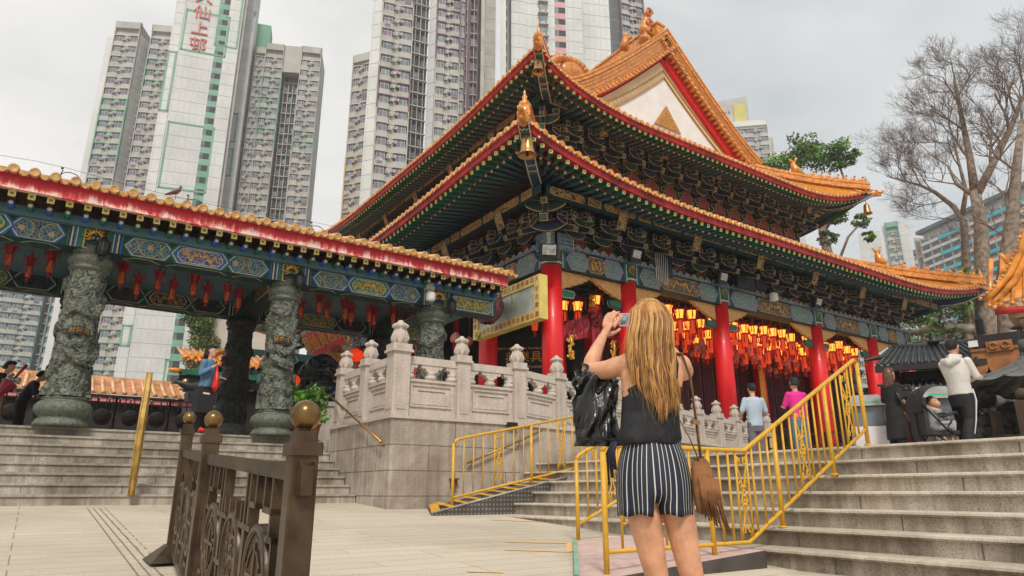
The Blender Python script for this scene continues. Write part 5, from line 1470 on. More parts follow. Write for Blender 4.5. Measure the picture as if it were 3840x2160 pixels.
# middle block
t=tower('housing_block','grey housing block with purple bands and pink stair panels behind the roof',(60,92))
winface(t,(37.7,105.6),(39.6,102.9),2.,76,'ochrep',14,accent=((8,15),))
blankface(t,(37.1,97.3),(38.3,95.8),120,6)
winface(t,(38.4,95.7),(43.3,94.3),2.,118,'purple',24,accent=((19,21),(12,13)))
recess(t,(43.4,94.6),(47.0,94.0),0,118,'gdark',2.,3)
blankface(t,(46.4,93.6),(47.0,92.0),119,5)
winface(t,(47.1,91.9),(50.8,90.6),2.,118,'purple',22,accent=((12,17),))
winface(t,(51.6,94.),(53.4,93.3),2.,118,'purple',10,wall='purple')
recess(t,(53.,94.5),(56.6,93.),0,118,'purple',1.5,2)
winface(t,(56.0,91.6),(57.6,95.5),2.,118,'concrete',10,wall='concrete',solidd=.4)
blankface(t,(57.5,93.),(59.6,92.2),118,4,'concrete')
winface(t,(59.7,90.),(63.0,94.5),2.,118,'towerwhite',12,wall='towerwhite',solidd=.4)
blankface(t,(62.6,91.3),(65.0,90.2),119,5,wall='towerwhite')
Mx,Lx=face_frame((63.2,91.4),(75.3,85.4))
blankface(t,(63.2,91.4),(75.3,85.4),120,10,slots=(Lx*.60,Lx*.60+2.1),slotm='pinkp')
q=MB(); z=3.
while z<117: q.box((Lx*.35,-.9,z+.2),(Lx*.35+2,0,z+.4),0,Mx); q.box((Lx*.35+.3,-.5,z+.9),(Lx*.35+1.7,.0,z+2.2),1,Mx); q.box((Lx*.35+.5,-.8,z+.4),(Lx*.35+1.3,-.3,z+.85),2,Mx); z+=FH
q.build('side_balcony',['slabedge','glass','ac'],t)
blankface(t,(76.3,86.6),(81.6,84.2),119,8)
blankface(t,(82.,84.6),(84.2,84.),118,8,wall='dgrey')
winface(t,(84.3,83.9),(89.2,82.6),2.,118,'purple',20,accent=((1,40),),wall='purple')
# far small blocks
t=tower('yellow_topped_block','pale apartment block with yellow stair head rising behind the gable',(146,102),None)
blankface(t,(143.5,109.2),(149.0,101.),107,8,wall='slabedge')
q=MB(); Mf,Lf=face_frame((143.5,109.2),(149.0,101.)); q.box((Lf*.62,-.3,94),(Lf*.95,0,105),0,Mf); q.build('yellow_panel',['ochrep2'],t) if 'ochrep2' in MT else None
MT['ochrep2']=mat('yellow_panel_paint',(.60,.52,.16),.8,0,.05,.5); q.build('yellow_panel',['ochrep2'],t)
q=MB()
for k in range(5): q.box((.8+k*.95,-.08,102.6),(1.3+k*.95,.3,103.3),0,Mf)
for k in range(3): q.box((.7+k*1.6,-.08,96),(2.0+k*1.6,.3,97.6),0,Mf)
q.build('roof_opening',['glass'],t)
winface(t,(142.9,105.8),(151.6,97.6),2.,97,'slabedge',40,wall='towerwhite')
blankface(t,(151.8,98),(153.8,97.5),94,6,wall='concrete')
blankface(t,(171,109),(176,105),100,8,wall='towerwhite')
t=tower('white_green_block','distant white housing block with a green central strip right of the temple',(208,97),None)
blankface(t,(204.8,104.6),(207.6,99.2),79,10); blankface(t,(207.8,98.6),(210.8,92.),80.5,10,lm='mint')
winface(t,(208.2,97.5),(209.6,94.6),2.,79.5,'mint',30,wall='mint'); blankface(t,(200.5,111.),(204.6,104.9),70,10)
winface(t,(201.,109.6),(204.4,104.9),2.,66,'slabedge',20,wall='towerwhite')
t=tower('grey_block','small distant grey housing block between the white green block and the striped block',(256,108),None)
winface(t,(252.5,114.),(258.,104.6),2.,84,'dgrey',30,wall='dgrey')
# striped slab block
t=tower('striped_block','long slab block with turquoise and coral balcony bands behind the bare trees',(240,90),None)
PA,PB=(241.7,101.3),(224.,58.); Mf,Lf=face_frame(PA,PB); 
b=MB(); solid(b,PA,PB,12,.35,86); b.build('wall_block',['concrete'],t)
b=MB(); b.box((-1,-2,86),(Lf+1,12,87.2),0,Mf); b.build('roof_slab',['dgrey'],t)
q=MB(); c=MB()
for k in range(30):
    z=84-2.75*(k+1)
    q.box((0,-1.8,z),(Lf,0,z+.22),0,Mf); q.box((0,-1.8,z+.22),(Lf,-1.7,z+1.),3,Mf)
    for j in range(int(Lf/3.9)):
        x=j*3.9; q.box((x,-1.8,z),(x+.22,0,z+2.75),0,Mf); q.box((x+.7,-.05,z+.9),(x+3.,.1,z+2.2),1,Mf)
        if j%3==1: q.box((x+1.1,-.9,z+1.),(x+2.3,-.2,z+1.7),2,Mf)
    if k%2==0: c.box((7.5,-1.9,z-.1),(Lf*.42,-1.7,z+1.05),0,Mf); c.box((Lf*.47,-1.9,z-.1),(Lf,-1.7,z+1.05),0,Mf)
    c.box((Lf*.30,-1.86,z+1.05),(Lf,-1.75,z+1.5),1,Mf) if k%2 else None
q.build('balcony_floors',['slabedge','glass','cloth2','towerwhite'],t); c.build('balcony_band',['cyan','coral'],t)
ss=MB(); 
for k in range(14): z=84-5.5*(k+1); ss.box((-3.4,-.5,z),(-.2,3,z+.4),0,Mf); ss.box((-3.3,.2,z+.4),(-.2,3,z+3),1,Mf)
ss.box((-3.6,-.6,.4),(-3.1,3,86),0,Mf); ss.build('stair_tower',['slabedge','coral'],t)
# teal framed block seen under the gate
t=tower('teal_block','teal framed grey housing block seen under the gate left of the first column',(-8,205),None)
winface(t,(-22,206.),(-3.6,204.5),4.,64,'tealp',50,accent=((6,18),),wall='concrete'); recess(t,(-3.6,204.5),(-1.5,204),0,64,'dgrey',1.5,1); winface(t,(-1.5,203.8),(8.,201.),4.,64,'tealp',40,accent=((6,18),),wall='concrete')
# beige wall with climbing vine
t=thing('beige_building','plain beige rendered building behind the gate with creeper on its edge','building',(12,59,0))
MT['beige']=mat('beige_render',(.56,.48,.40),.85,0,.07,.4)
b=MB(); solid(b,(9.9,58.9),(17.,57.6),8,.3,17.5); b.build('wall_block',['beige'],t)
def leaves(mb,c,n,r,size,m=0,sc=(1,1,1),shape=None):
    for i in range(n):
        while True:
            p=V(random.uniform(-1,1),random.uniform(-1,1),random.uniform(-1,1))
            if p.length<=1: break
        if shape: p=shape(p)
        q=V(c[0]+p.x*r*sc[0],c[1]+p.y*r*sc[1],c[2]+p.z*r*sc[2])
        a=V(random.gauss(0,1),random.gauss(0,1),random.gauss(0,1)).normalized(); b=a.cross(V(random.gauss(0,1),random.gauss(0,1),random.gauss(0,1))).normalized()
        s=size*random.uniform(.6,1.3); w=s*.42
        mb.add([q-a*s,q-a*s*.1+b*w,q+a*s,q-a*s*.1-b*w],[(0,1,2,3)],m)
MT['vine']=mat('vine_leaves',(.13,.20,.035),.7,0,.4,.8,col2=(.035,.07,.015)); MT['vinebrown']=mat('vine_brown',(.25,.17,.08),.8,0,.3,2)
q=MB()
for k in range(46):
    z=16.5-.26*k; w=1.35-.55*(k/46.)+.2*math.sin(k*.9); leaves(q,(9.35+.03*k+.25*math.sin(k*.5),58.2,z),240,1.,.15,0 if random.random()<.75 else 1,(w,.45,.35))
tag(q.build('creeper',['vine','vinebrown'],None),'thick green creeper hanging down the edge of the beige building','plant')
# ---------------------------------------------------------------- yellow railings
def ornate(mb,x,z0,z1,w,put):
    """scrollwork panel between two bars, in local (x,z) mapped by put"""
    h=z1-z0; c=x+w/2
    def P(a,b): return put(c+a*w/2*.86,z0+b*h)
    for s in (-1,1):
        mb.tube([P(s*.8,.04),P(s*.95,.12),P(s*.3,.24),P(s*.12,.34),P(s*.55,.45),P(s*.12,.56),P(s*.35,.68),P(s*.95,.84),P(s*.8,.95),P(s*.35,.93),P(s*.45,.87)],.0095,5)
        for (cx,cz,r) in ((.5,.12,.28),(.45,.40,.30),(.5,.62,.28),(.5,.88,.3)):
            mb.tube([P(s*(cx+r*math.cos(a)*(1-a/9)),cz+r*w/h*math.sin(a)*(1-a/9)) for a in [k*.7 for k in range(9)]],.008,4)
    for k in range(5): mb.ball(P(0,.40+.05*k),.014 if k%2 else .019,6,4)
def railing(name,label,path_top,path_bot,posts,bars,ornates,y,r=.022,bottom_ext=None,start_loop=True):
    """path_*: list of (x,z) in the plane Y=y"""
    t=thing(name,label,'railing',(path_top[0][0],y,posts[0][1]),'yellow painted railings')
    put=lambda x,z:(x,y,z)
    def zi(path,x):
        for (a,za),(b,zb) in zip(path,path[1:]):
            if a<=x<=b: return lerp(za,zb,(x-a)/(b-a))
        return path[-1][1] if x>path[-1][0] else path[0][1]
    q=MB(); q.tube([put(*p) for p in path_top],r,8); q.build('top_rail',['ypaint'],t)
    q=MB(); q.tube([put(*p) for p in path_bot],r*.85,8); q.build('bottom_rail',['ypaint'],t)
    for x,zf in posts:
        q=MB(); zt_=zi(path_top,x); q.tube([put(x,zf-.03),put(x,zt_)],r*1.05,8); q.lathe([(r*2,0),(r*2,.01),(r*1.2,.018)],10,0,T(x,y,zf)); q.build('post',['ypaint'],t)
    for x in bars:
        q=MB(); q.tube([put(x,zi(path_bot,x)),put(x,zi(path_top,x))],.0115,6); q.build('baluster',['ypaint'],t)
    for x in ornates:
        q=MB(); w=.17
        for xx in (x,x+w): q.tube([put(xx,zi(path_bot,xx)),put(xx,zi(path_top,xx))],.0105,6)
        sl=(zi(path_top,x+w)-zi(path_top,x))/w; zb=zi(path_bot,x+w/2); zt_=zi(path_top,x+w/2); c=x+w/2
        ornate(q,x,zb+.01,zt_-.01,w,lambda a,b:(a,y,b+sl*(a-c))); q.build('scroll_panel',['ypaint'],t)
    return t
railing('yellow_railing','nearest yellow railing rising with the right stairs behind the woman with long hair',
 [(3.87,1.10),(3.9,1.155),(5.69,1.165),(7.90,2.29),(7.97,2.26)],[(3.87,.33),(5.65,.335),(7.97,1.49)],
 [(3.87,.1),(5.15,.16),(6.19,.45),(7.19,.96),(7.96,1.3)],
 [4.05,4.22,4.39,4.56,4.73,4.9,5.30,5.44,5.8,5.94,6.06,6.34,6.48,6.82,6.94,7.06,7.33,7.46,7.80],[5.55,6.58,7.55],4.32,.023)
railing('yellow_railing','middle yellow railing between the stairs and the pink ramp beside the black plastic bag',
 [(5.20,1.14),(5.24,1.19),(5.34,1.24),(6.6,1.80),(6.66,1.80)],[(5.20,.43),(6.64,1.03)],[(5.20,.25),(5.9,.42),(6.64,.8)],[5.36,5.50,6.05,6.5],[5.66,6.2],6.26,.022)
railing('yellow_railing','far yellow railing along the striped metal ramp below the platform wall',
 [(5.49,1.52),(5.52,1.575),(5.60,1.60),(8.9,2.28)],[(5.47,.70),(8.9,1.38)],[(5.47,.48),(6.98,.78),(8.35,1.06)],
 [5.66,5.84,6.02,6.62,6.82,7.16,7.34,7.88,8.06,8.2,8.5],[6.24,7.54],9.58,.023)
# wall handrails
def handrail(label,P,brk):
    t=thing('wall_handrail',label,'handrail',P[0],'brass handrails on the platform wall'); q=MB(); q.tube(P,.021,8); q.build('rail',['brass'],t)
    q=MB()
    for p,d in brk: q.tube([p,(p[0]+d[0]*.4,p[1]+d[1]*.4,p[2]-.09),(p[0]+d[0],p[1]+d[1],p[2]-.09)],.011,6)
    q.build('bracket_arm',['brass'],t)
handrail('brass handrail sloping down the left face of the platform wall',[(4.7,13.1,2.57),(4.7,10.62,1.57)],[((4.7,10.7,1.6),(.1,0)),((4.7,12.6,2.37),(.1,0))])
handrail('brass handrail fixed on the right platform wall behind the far yellow railing',[(6.2,10.37,1.26),(7.35,10.37,1.70),(7.9,10.5,1.9)],[((6.3,10.37,1.3),(0,.1)),((7.3,10.37,1.68),(0,.1))])
q=MB(); q.box((5.92,10.38,.86),(6.02,10.455,.98)); q.box((5.9,10.36,.98),(6.04,10.455,1.01)); tag(q.mesh('x',[]),'','') if False else None
MT['rust']=mat('rust',(.16,.07,.03),.9,0,.3,20); tag(q.build('pipe_outlet',['rust'],None),'small rusty square outlet on the platform wall near the corner','outlet')
q=MB(); q.box((7.05,10.36,1.93),(7.25,10.45,2.0)); tag(q.build('wall_lamp_box',['black'],None),'tiny black lamp box on the wall ledge above the far railing','lamp')
# ---------------------------------------------------------------- ramps
m,nt,b=newmat('checker_plate'); v=coords(nt,(1,1,1))
d_=voro(nt,v,15,rnd=.0); k=ramp(nt,d_,[(.2,(.30,.28,.255)),(.32,(.115,.105,.10))]); n_=ramp(nt,noise(nt,v,5,4,.6),[(.3,(.7,.66,.62)),(.65,(1.1,1.08,1.05))])
nt.links.new(mixc(nt,1.,k.outputs[0],n_.outputs[0],'MULTIPLY'),b.inputs['Base Color']); b.inputs['Roughness'].default_value=.5; b.inputs['Metallic'].default_value=.45; bump(nt,b,k.outputs[0],.5,.01); MT['checker']=m
m,nt,b=newmat('pink_ramp'); v=coords(nt); n_=ramp(nt,noise(nt,v,6,5,.6),[(.3,(.46,.31,.28)),(.6,(.58,.42,.38))]); nt.links.new(n_.outputs[0],b.inputs['Base Color']); b.inputs['Roughness'].default_value=.7
bump(nt,b,voro(nt,v,30,rnd=0.),.3,.006); MT['pinkramp']=m
t=thing('metal_ramp','metal ramp with yellow stripes and checker plate side below the platform wall','ramp',(5.,9.6,.45))
g=MB(); y0,y1=9.33,10.40; x0,x1=4.98,9.2; s=.213
def rz(x): return gz(9.4)+.03+s*(x-x0)
g.add([(x0,y0,rz(x0)),(x1,y0,rz(x1)),(x1,y1,rz(x1)),(x0+.5,y1,rz(x0+.5)-.07),(x0,y0,-.2),(x1,y0,-.2),(x1,y1,-.2),(x0+.5,y1,-.2)],[(0,1,2,3),(4,5,1,0),(5,6,2,1),(7,4,0,3)])
g.build('ramp_body',['checker'],t)
g=MB(); MT['hazard']=mat('hazard_yellow',(.66,.33,.02),.6,0,.15,9)
x=x0+.35
while x<x1-.2:
    g.add([(x,y0+.06,rz(x)+.006),(x+.09,y0+.06,rz(x+.09)+.006),(x+.34,y1-.03,rz(x+.34)+.004),(x+.25,y1-.03,rz(x+.25)+.004)],[(0,1,2,3)]); x+=.24
g.add([(x0+.01,y0+.02,rz(x0)+.006),(x0+.16,y0+.02,rz(x0+.16)+.006),(x0+.66,y1-.03,rz(x0+.66)+.0),(x0+.51,y1-.03,rz(x0+.5)+.0)],[(0,1,2,3)])
g.build('yellow_stripe',['hazard'],t)
g=MB(); g.tube([(x0,y0,rz(x0)+.005),(x1,y0,rz(x1)+.005)],.014,5); g.build('edge_strip',['brass2'],t) if 'brass2' in MT else None
MT['steel']=mat('dull_steel',(.36,.35,.33),.5,.6,.1,5); g.build('edge_strip',['steel'],t)
t=thing('pink_ramp','low pink painted ramp plate with checker side between the two nearest railings','ramp',(4.5,5,.2))
g=MB(); g.add([(3.42,4.16,.135),(5.66,4.16,.275),(5.72,6.18,.285),(5.05,6.18,.268),(4.2,5.12,.21),(3.25,4.16,-.2),(5.66,4.16,-.2),(5.72,6.18,-.2)],[(0,1,2,3,4),(5,6,1,0),(6,7,2,1)],0)
g.f=[g.f[0]]; g.m=[0]; g.sm=[False]; g.build('ramp_plate',['pinkramp'],t)
g=MB(); g.add([(3.25,4.16,.13),(5.66,4.16,.275),(5.72,6.18,.285),(3.25,4.16,-.2),(5.66,4.16,-.2),(5.72,6.18,-.2)],[(3,4,1,0),(4,5,2,1)]); g.build('ramp_side',['checker'],t)
g=MB(); MT['greenline']=mat('green_line',(.22,.42,.30),.7); strip2=[(3.47,4.2),(5.05,6.14)]
for a,b_ in zip(strip2,strip2[1:]):
    A=V(*a,0); B=V(*b_,0); d=(B-A).normalized(); n=V(-d.y,d.x,0)*.02
    za=lambda p:.135+.1*(p.x-3.25)/1.7+.02
    g.add([A-n+V(0,0,za(A)+.03),B-n+V(0,0,za(B)+.03),B+n+V(0,0,za(B)+.03),A+n+V(0,0,za(A)+.03)],[(0,1,2,3)])
g.build('edge_line',['greenline'],t)
# ---------------------------------------------------------------- bronze folding fence
fn=thing('bronze_fence','bronze fretwork crowd barrier with ball topped posts in the left foreground','fence',(.83,4.28,.13))
PF=[(.745,2.31),(.845,4.28),(1.05,6.28)]
for i,(x,y) in enumerate(PF):
    zg=gz(y); a=.044; zb=(1.03,1.185,1.375)[i]
    M=T(x,y,0)@RZ(-.06-.03*i)
    q=MB(); q.box((-a,-a,zg-.02),(a,a,zb-.135),0,M,.006); q.box((-a-.010,-a-.010,zb-.135),(a+.010,a+.010,zb-.092),0,M,.006); q.box((-a+.006,-a+.006,zb-.092),(a-.006,a-.006,zb-.055),0,M,.004)
    q.tube([M@V(0,0,zb-.06),M@V(0,0,zb-.03)],.022,8)
    po=q.build('post',['bronze'],fn)
    q=MB(); q.ball((x,y,zb),.0505,24,16); q.build('ball_finial',['bronze_edge'],po)
q=MB(); M=T(.745,2.31,0)@RZ(-.06)   # latch socket on the near post
for (a,b_) in (((-.024,-.082,.77),(-.020,-.044,.875)),((.020,-.082,.77),(.024,-.044,.875)),((-.024,-.082,.77),(.024,-.078,.862)),): q.box(a,b_,0,M)
q.build('latch_socket',['bronze'],fn)
def fret_panel(A,B,za,zb,k0):
    """fret panel from A to B (plan), between heights above local ground; x runs along, y up"""
    A3=V(*A,0); B3=V(*B,0); d=B3-A3; L=d.length; d.normalize(); sl=(gz(B[1])-gz(A[1]))/L
    zx=V(d.x,d.y,sl); n=V(d.y,-d.x,0)
    M=frame((A[0],A[1],gz(A[1])),zx,(0,0,1),(-n.x,-n.y,0)); th=.022
    def bar(x0,z0,x1,z1,w=.011,q=None):
        q.box((min(x0,x1)-w,min(z0,z1)*.93-w,-th),(max(x0,x1)+w,max(z0,z1)*.93+w,th),0,M)
    q=MB(); e=.062; 
    q.box((e-.015,.805,-.022),(L-e+.015,.86,.022),0,M); p1=q.build('top_rail',['bronze'],fn)
    q=MB(); q.box((e,.08,-.02),(L-e,.13,.02),0,M); q.build('bottom_rail',['bronze'],fn)
    q=MB(); W=L-2*e
    for c in (.22,.5,.78):       # stepped key pattern round each disc
        cx=e+W*c; r=.20
        for s in (-1,1):
            for (dx,za_,zb_) in (((.235,.13,.30),(.235,.42,.64),(.19,.64,.87),(.07,.74,.87)) if c!=.5 else ((.235,.13,.30),(.19,.64,.72),(.07,.64,.72))): bar(cx+s*dx,za_,cx+s*dx,zb_,.011,q)
            bar(cx+s*.235,.64,cx+s*.15,.64,.011,q)
            if c!=.5: bar(cx+s*.19,.74,cx+s*.07,.74,.011,q)
            bar(cx+s*.235,.42,cx+s*.195,.42,.011,q); bar(cx+s*.235,.30,cx+s*.16,.30,.011,q); bar(cx+s*.16,.13,cx+s*.16,.30,.011,q); bar(cx+s*.08,.13,cx+s*.08,.22,.011,q); bar(cx+s*.08,.22,cx,.22,.011,q)
    for x in (e+.02,L-e-.02,e+W*.36,e+W*.64): bar(x,.13,x,.87,.012,q)
    q.build('fretwork',['bronze'],fn)
    for j,c in enumerate((.22,.5,.78)):
        cx=e+W*c; q=MB(); D=M@T(cx,.44,0)
        q.lathe([(.185,-.025),(.19,-.02),(.19,.02),(.185,.025),(.165,.025),(.165,.018)],40,0,D)
        for sgn in (-1,1):
            if j==1:
                tm=text_mb('黃大仙祠',.075,.004,vert=True)
                for dx in (-.05,.05): q.join(tm,D@T(dx*1.,0,sgn*.02)@(Matrix() if sgn>0 else RY(PI)))
            else:
                for rr in (.15,.10):
                    for a0 in range(4):
                        q.tube([V(rr*math.cos(a),rr*math.sin(a),sgn*.021) for a in [a0*PI/2+.25+.2*k for k in range(6)]],.006,4,0,D)
                q.box((-.008,-.12,sgn*.02-.004),(.008,.12,sgn*.02+.004),0,D); q.box((-.12,-.008,sgn*.02-.004),(.12,.008,sgn*.02+.004),0,D)
        q.build('medallion_disc',['bronze'],fn)
for a,b_ in zip(PF,PF[1:]): fret_panel(a,b_,0,1,0)
q=MB(); x,y=1.05,6.28; z=gz(y)
q.add([(x-.18,y-.25,z+.01),(x+.10,y-.25,z+.01),(x+.10,y+.2,z+.01),(x-.18,y+.2,z+.01),(x-.05,y-.1,z+.13),(x+.06,y-.1,z+.13),(x+.06,y+.06,z+.13),(x-.05,y+.06,z+.13)],[(0,1,5,4),(1,2,6,5),(2,3,7,6),(3,0,4,7),(4,5,6,7)])
q.build('splayed_foot',['bronze'],fn)
# thin gold signboard seen edge on
MT['goldpaint']=mat('gold_paint',(.44,.27,.06),.5,.2,.2,8,.25,60)
t=thing('gold_signboard','tall lozenge shaped gold signboard seen edge on at the left stairs','sign',(1.3,11.8,.76))
q=MB(); M=frame((1.30,11.62,.74),V(.19,.982,0).normalized(),(0,0,1),V(.982,-.19,0).normalized())
q.prism([(-.03,0),(.08,-.0),(.22,.55),(.22,1.20),(.05,1.78),(-.03,1.78),(-.18,1.1),(-.18,.6)],-.025,.025,0,M); q.build('board',['goldpaint'],t)
q=MB(); pts=[(-.03,0),(.08,-.0),(.22,.55),(.22,1.20),(.05,1.78),(-.03,1.78),(-.18,1.1),(-.18,.6),(-.03,0)]
q.tube([M@V(a,b_,-.03) for a,b_ in pts],.014,5); q.tube([M@V(a,b_,.03) for a,b_ in pts],.014,5); q.build('rim',['goldpaint'],t)
# ---------------------------------------------------------------- people
def remesh(o,vox,smooth=4,fac=.5):
    m=o.modifiers.new('remesh','REMESH'); m.mode='VOXEL'; m.voxel_size=vox; m.use_smooth_shade=True
    s=o.modifiers.new('smooth','SMOOTH'); s.iterations=smooth; s.factor=fac
    return o
def bake(o):
    dg=bpy.context.evaluated_depsgraph_get(); e=o.evaluated_get(dg); me=bpy.data.meshes.new_from_object(e); o.modifiers.clear(); old=o.data; o.data=me; bpy.data.meshes.remove(old); return o
def limb(mb,pts,rad,seg=14):
    """closed tapering limb with round ends"""
    P=[Vector(p) for p in pts]; mb.tube(P,rad,seg)
    mb.ball(P[0],(rad[0] if not isinstance(rad[0],tuple) else min(rad[0])),seg,8); mb.ball(P[-1],(rad[-1] if not isinstance(rad[-1],tuple) else min(rad[-1])),seg,8)
def loft(mb,secs,seg=24,m=0):
    """stack of ellipses (cx,cy,z,rx,ry)"""
    v=[];f=[]
    for (cx,cy,z,rx,ry) in secs:
        for i in range(seg):
            a=2*PI*i/seg; c,s=math.cos(a),math.sin(a); e=.86
            v.append((cx+rx*math.copysign(abs(c)**e,c),cy+ry*math.copysign(abs(s)**e,s),z))
    n=len(secs)
    for j in range(n-1):
        for i in range(seg):
            k=(i+1)%seg; f.append((j*seg+i,j*seg+k,(j+1)*seg+k,(j+1)*seg+i))
    f.append(tuple(range(seg-1,-1,-1))); f.append(tuple((n-1)*seg+i for i in range(seg)))
    mb.add(v,f,m,True)
MT['skin2']=mat('skin_girl',(.66,.335,.20),.5,0,.10,14,.08,120,spec=.35); MT['skin2'].node_tree.nodes['Principled BSDF'].inputs['Subsurface Weight'].default_value=.12; MT['skin2'].node_tree.nodes['Principled BSDF'].inputs['Subsurface Radius'].default_value=(.02,.008,.004)
MT['tank']=mat('black_knit',(.010,.010,.013),.75,0,.3,30,.2,150)
m,nt,b=newmat('striped_cloth'); tc=nt.nodes.new('ShaderNodeTexCoord'); uv=tc.outputs['UV']
sx=nt.nodes.new('ShaderNodeSeparateXYZ'); nt.links.new(uv,sx.inputs[0])
fr_=math_(nt,'FRACT',math_(nt,'MULTIPLY',sx.outputs[0],40.)); k=ramp(nt,fr_,[(.0,(.62,.60,.55)),(.11,(.62,.60,.55)),(.14,(.010,.014,.032)),(.97,(.010,.014,.032)),(.99,(.62,.60,.55))])
nt.links.new(k.outputs[0],b.inputs['Base Color']); b.inputs['Roughness'].default_value=.7; MT['stripes']=m
m,nt,b=newmat('blond_hair'); v=coords(nt,(1,1,.16)); n1=noise(nt,v,38,4,.6); inf=nt.nodes.new('ShaderNodeObjectInfo')
k=ramp(nt,n1,[(.28,(.13,.052,.016)),(.46,(.36,.165,.046)),(.68,(.66,.36,.12))]); nt.links.new(k.outputs[0],b.inputs['Base Color']); b.inputs['Roughness'].default_value=.55; b.inputs['Specular IOR Level'].default_value=.3; MT['blond']=m
MT['blond_l']=mat('blond_light',(.58,.31,.10),.34,0,.1,20); MT['blond_d']=mat('blond_dark',(.22,.095,.03),.42,0,.15,20)
m,nt,b=newmat('black_plastic'); v=coords(nt,(9,9,1.6)); b.inputs['Base Color'].default_value=(.008,.008,.009,1); b.inputs['Roughness'].default_value=.16; b.inputs['Specular IOR Level'].default_value=.7
bump(nt,b,noise(nt,v,1.6,4,.6,1.),1.,.02); MT['plastic']=m
MT['suede']=mat('brown_suede',(.24,.10,.033),.8,0,.25,12,.25,60); MT['strap']=mat('strap_leather',(.20,.095,.045),.6,0,.15,14); MT['phonem']=mat('phone_silver',(.55,.56,.58),.3,.4,.05,5); MT['screen']=mat('phone_screen',(.30,.33,.36),.2,0,.5,30,col2=(.04,.05,.055))
# the woman taking a photograph -------------------------------------------
gx=frame((2.138,2.076,0),rt,V(math.cos(yaw),math.sin(yaw),0),(0,0,1))
girl=thing('person','woman from behind, long blond hair, black top and striped shorts, taking a photo','person',(2.138,2.076,0))
q=MB()
loft(q,[(.0,0,.86,.118,.085),(-.01,0,.93,.110,.082),(-.01,0,.99,.104,.075),(.0,0,1.08,.104,.074),(.008,0,1.18,.125,.085),(.018,.005,1.26,.135,.085),(.025,.01,1.31,.130,.068),(.026,.012,1.345,.085,.052),(.026,.015,1.37,.05,.045),(.026,.02,1.42,.045,.045)])
limb(q,[(.026,.02,1.36),(.026,.03,1.45)],[.047,.046])
q.ball((.026,.045,1.51),.088,20,14,0,None,(.86,1.05,1.15)); q.ball((.026,.10,1.475),.055,12,8); q.ball((.026,.145,1.50),.018,8,6)
limb(q,[(-.085,.005,1.315),(-.10,.02,1.31),(-.165,.08,1.30),(-.235,.155,1.305)],[.046,.046,.043,.037])      # left upper arm
limb(q,[(-.235,.155,1.305),(-.218,.185,1.36),(-.185,.235,1.43),(-.152,.272,1.492)],[.037,.037,.029,.021])
limb(q,[(.145,.005,1.31),(.17,.06,1.29),(.185,.14,1.295)],[.044,.042,.036]); limb(q,[(.185,.14,1.295),(.175,.21,1.38),(.13,.30,1.50)],[.036,.031,.021])
# left hand: palm, four fingers, thumb
def M3(a): return V(*a)
limb(q,[(-.152,.272,1.49),(-.136,.283,1.522)],[(.023,.014),(.031,.014)],10); limb(q,[(-.136,.283,1.52),(-.118,.292,1.556)],[(.032,.014),(.036,.012)],10)
for P in ([(-.143,.288,1.552),(-.138,.292,1.575),(-.128,.303,1.600),(-.113,.312,1.618)],
          [(-.127,.290,1.560),(-.119,.296,1.587),(-.104,.308,1.612),(-.085,.320,1.632)],
          [(-.108,.292,1.560),(-.096,.299,1.588),(-.080,.312,1.611),(-.061,.323,1.628)],
          [(-.092,.296,1.548),(-.076,.304,1.572),(-.060,.316,1.592),(-.043,.326,1.607)]):
    limb(q,P,[.0098,.0095,.0088,.0072],9)
limb(q,[(-.128,.285,1.508),(-.103,.305,1.516),(-.078,.325,1.530),(-.058,.338,1.545)],[.013,.012,.010,.0085],9)
limb(q,[(.13,.30,1.50),(.125,.325,1.55)],[(.022,.014),(.034,.013)],10)
for dz,dy in ((.02,.0),(.045,.004),(-.005,.0)): limb(q,[(.125,.33,1.55+dz),(.112,.36,1.565+dz),(.09,.365,1.572+dz)],[.009,.009,.007],8)
# legs
limb(q,[(-.075,.0,.86),(-.064,.0,.76),(-.046,.0,.66),(-.022,.01,.53),(-.005,.02,.45),(.01,.0,.34),(.025,-.005,.20),(.035,.02,.07)],[.072,.074,.066,.054,.046,.049,.040,.031])
limb(q,[(.075,.0,.86),(.082,.0,.76),(.096,.0,.66),(.115,.0,.53),(.133,.01,.45),(.148,-.01,.34),(.165,-.01,.20),(.175,.02,.07)],[.072,.074,.064,.053,.046,.049,.040,.031])
for x in (.035,.175): limb(q,[(x,-.03,.04),(x,.04,.045),(x+.005,.12,.03),(x+.01,.17,.02)],[.033,.036,.032,.020])
q.v=[tuple(gx@Vector(p)) for p in q.v]
o=q.build('body',['skin2'],girl); bake(remesh(o,.0055,5))
# tank top
q=MB()
loft(q,[(-.012,0,.968,.128,.094),(-.012,0,.985,.134,.098),(-.012,0,1.0,.135,.099),(-.008,0,1.04,.127,.093),(-.002,0,1.10,.120,.088),(.008,0,1.16,.124,.089),(.014,.0,1.205,.127,.090)])
loft(q,[(.014,0,1.19,.130,.09),(.02,.0,1.23,.105,.088),(.024,.0,1.27,.085,.086),(.026,.0,1.30,.075,.078)])
for s in (-1,1): limb(q,[(.024+s*.07,-.07,1.24),(.024+s*.085,-.062,1.30),(.024+s*.088,-.01,1.352),(.024+s*.08,.05,1.33)],[.014]*4,8)
q.v=[tuple(gx@Vector((x+.004*math.sin(z*60+x*30),y+.006*math.sin(x*45+z*22),z))) for x,y,z in q.v]
o=q.build('top',['tank'],girl); bake(remesh(o,.007,3))
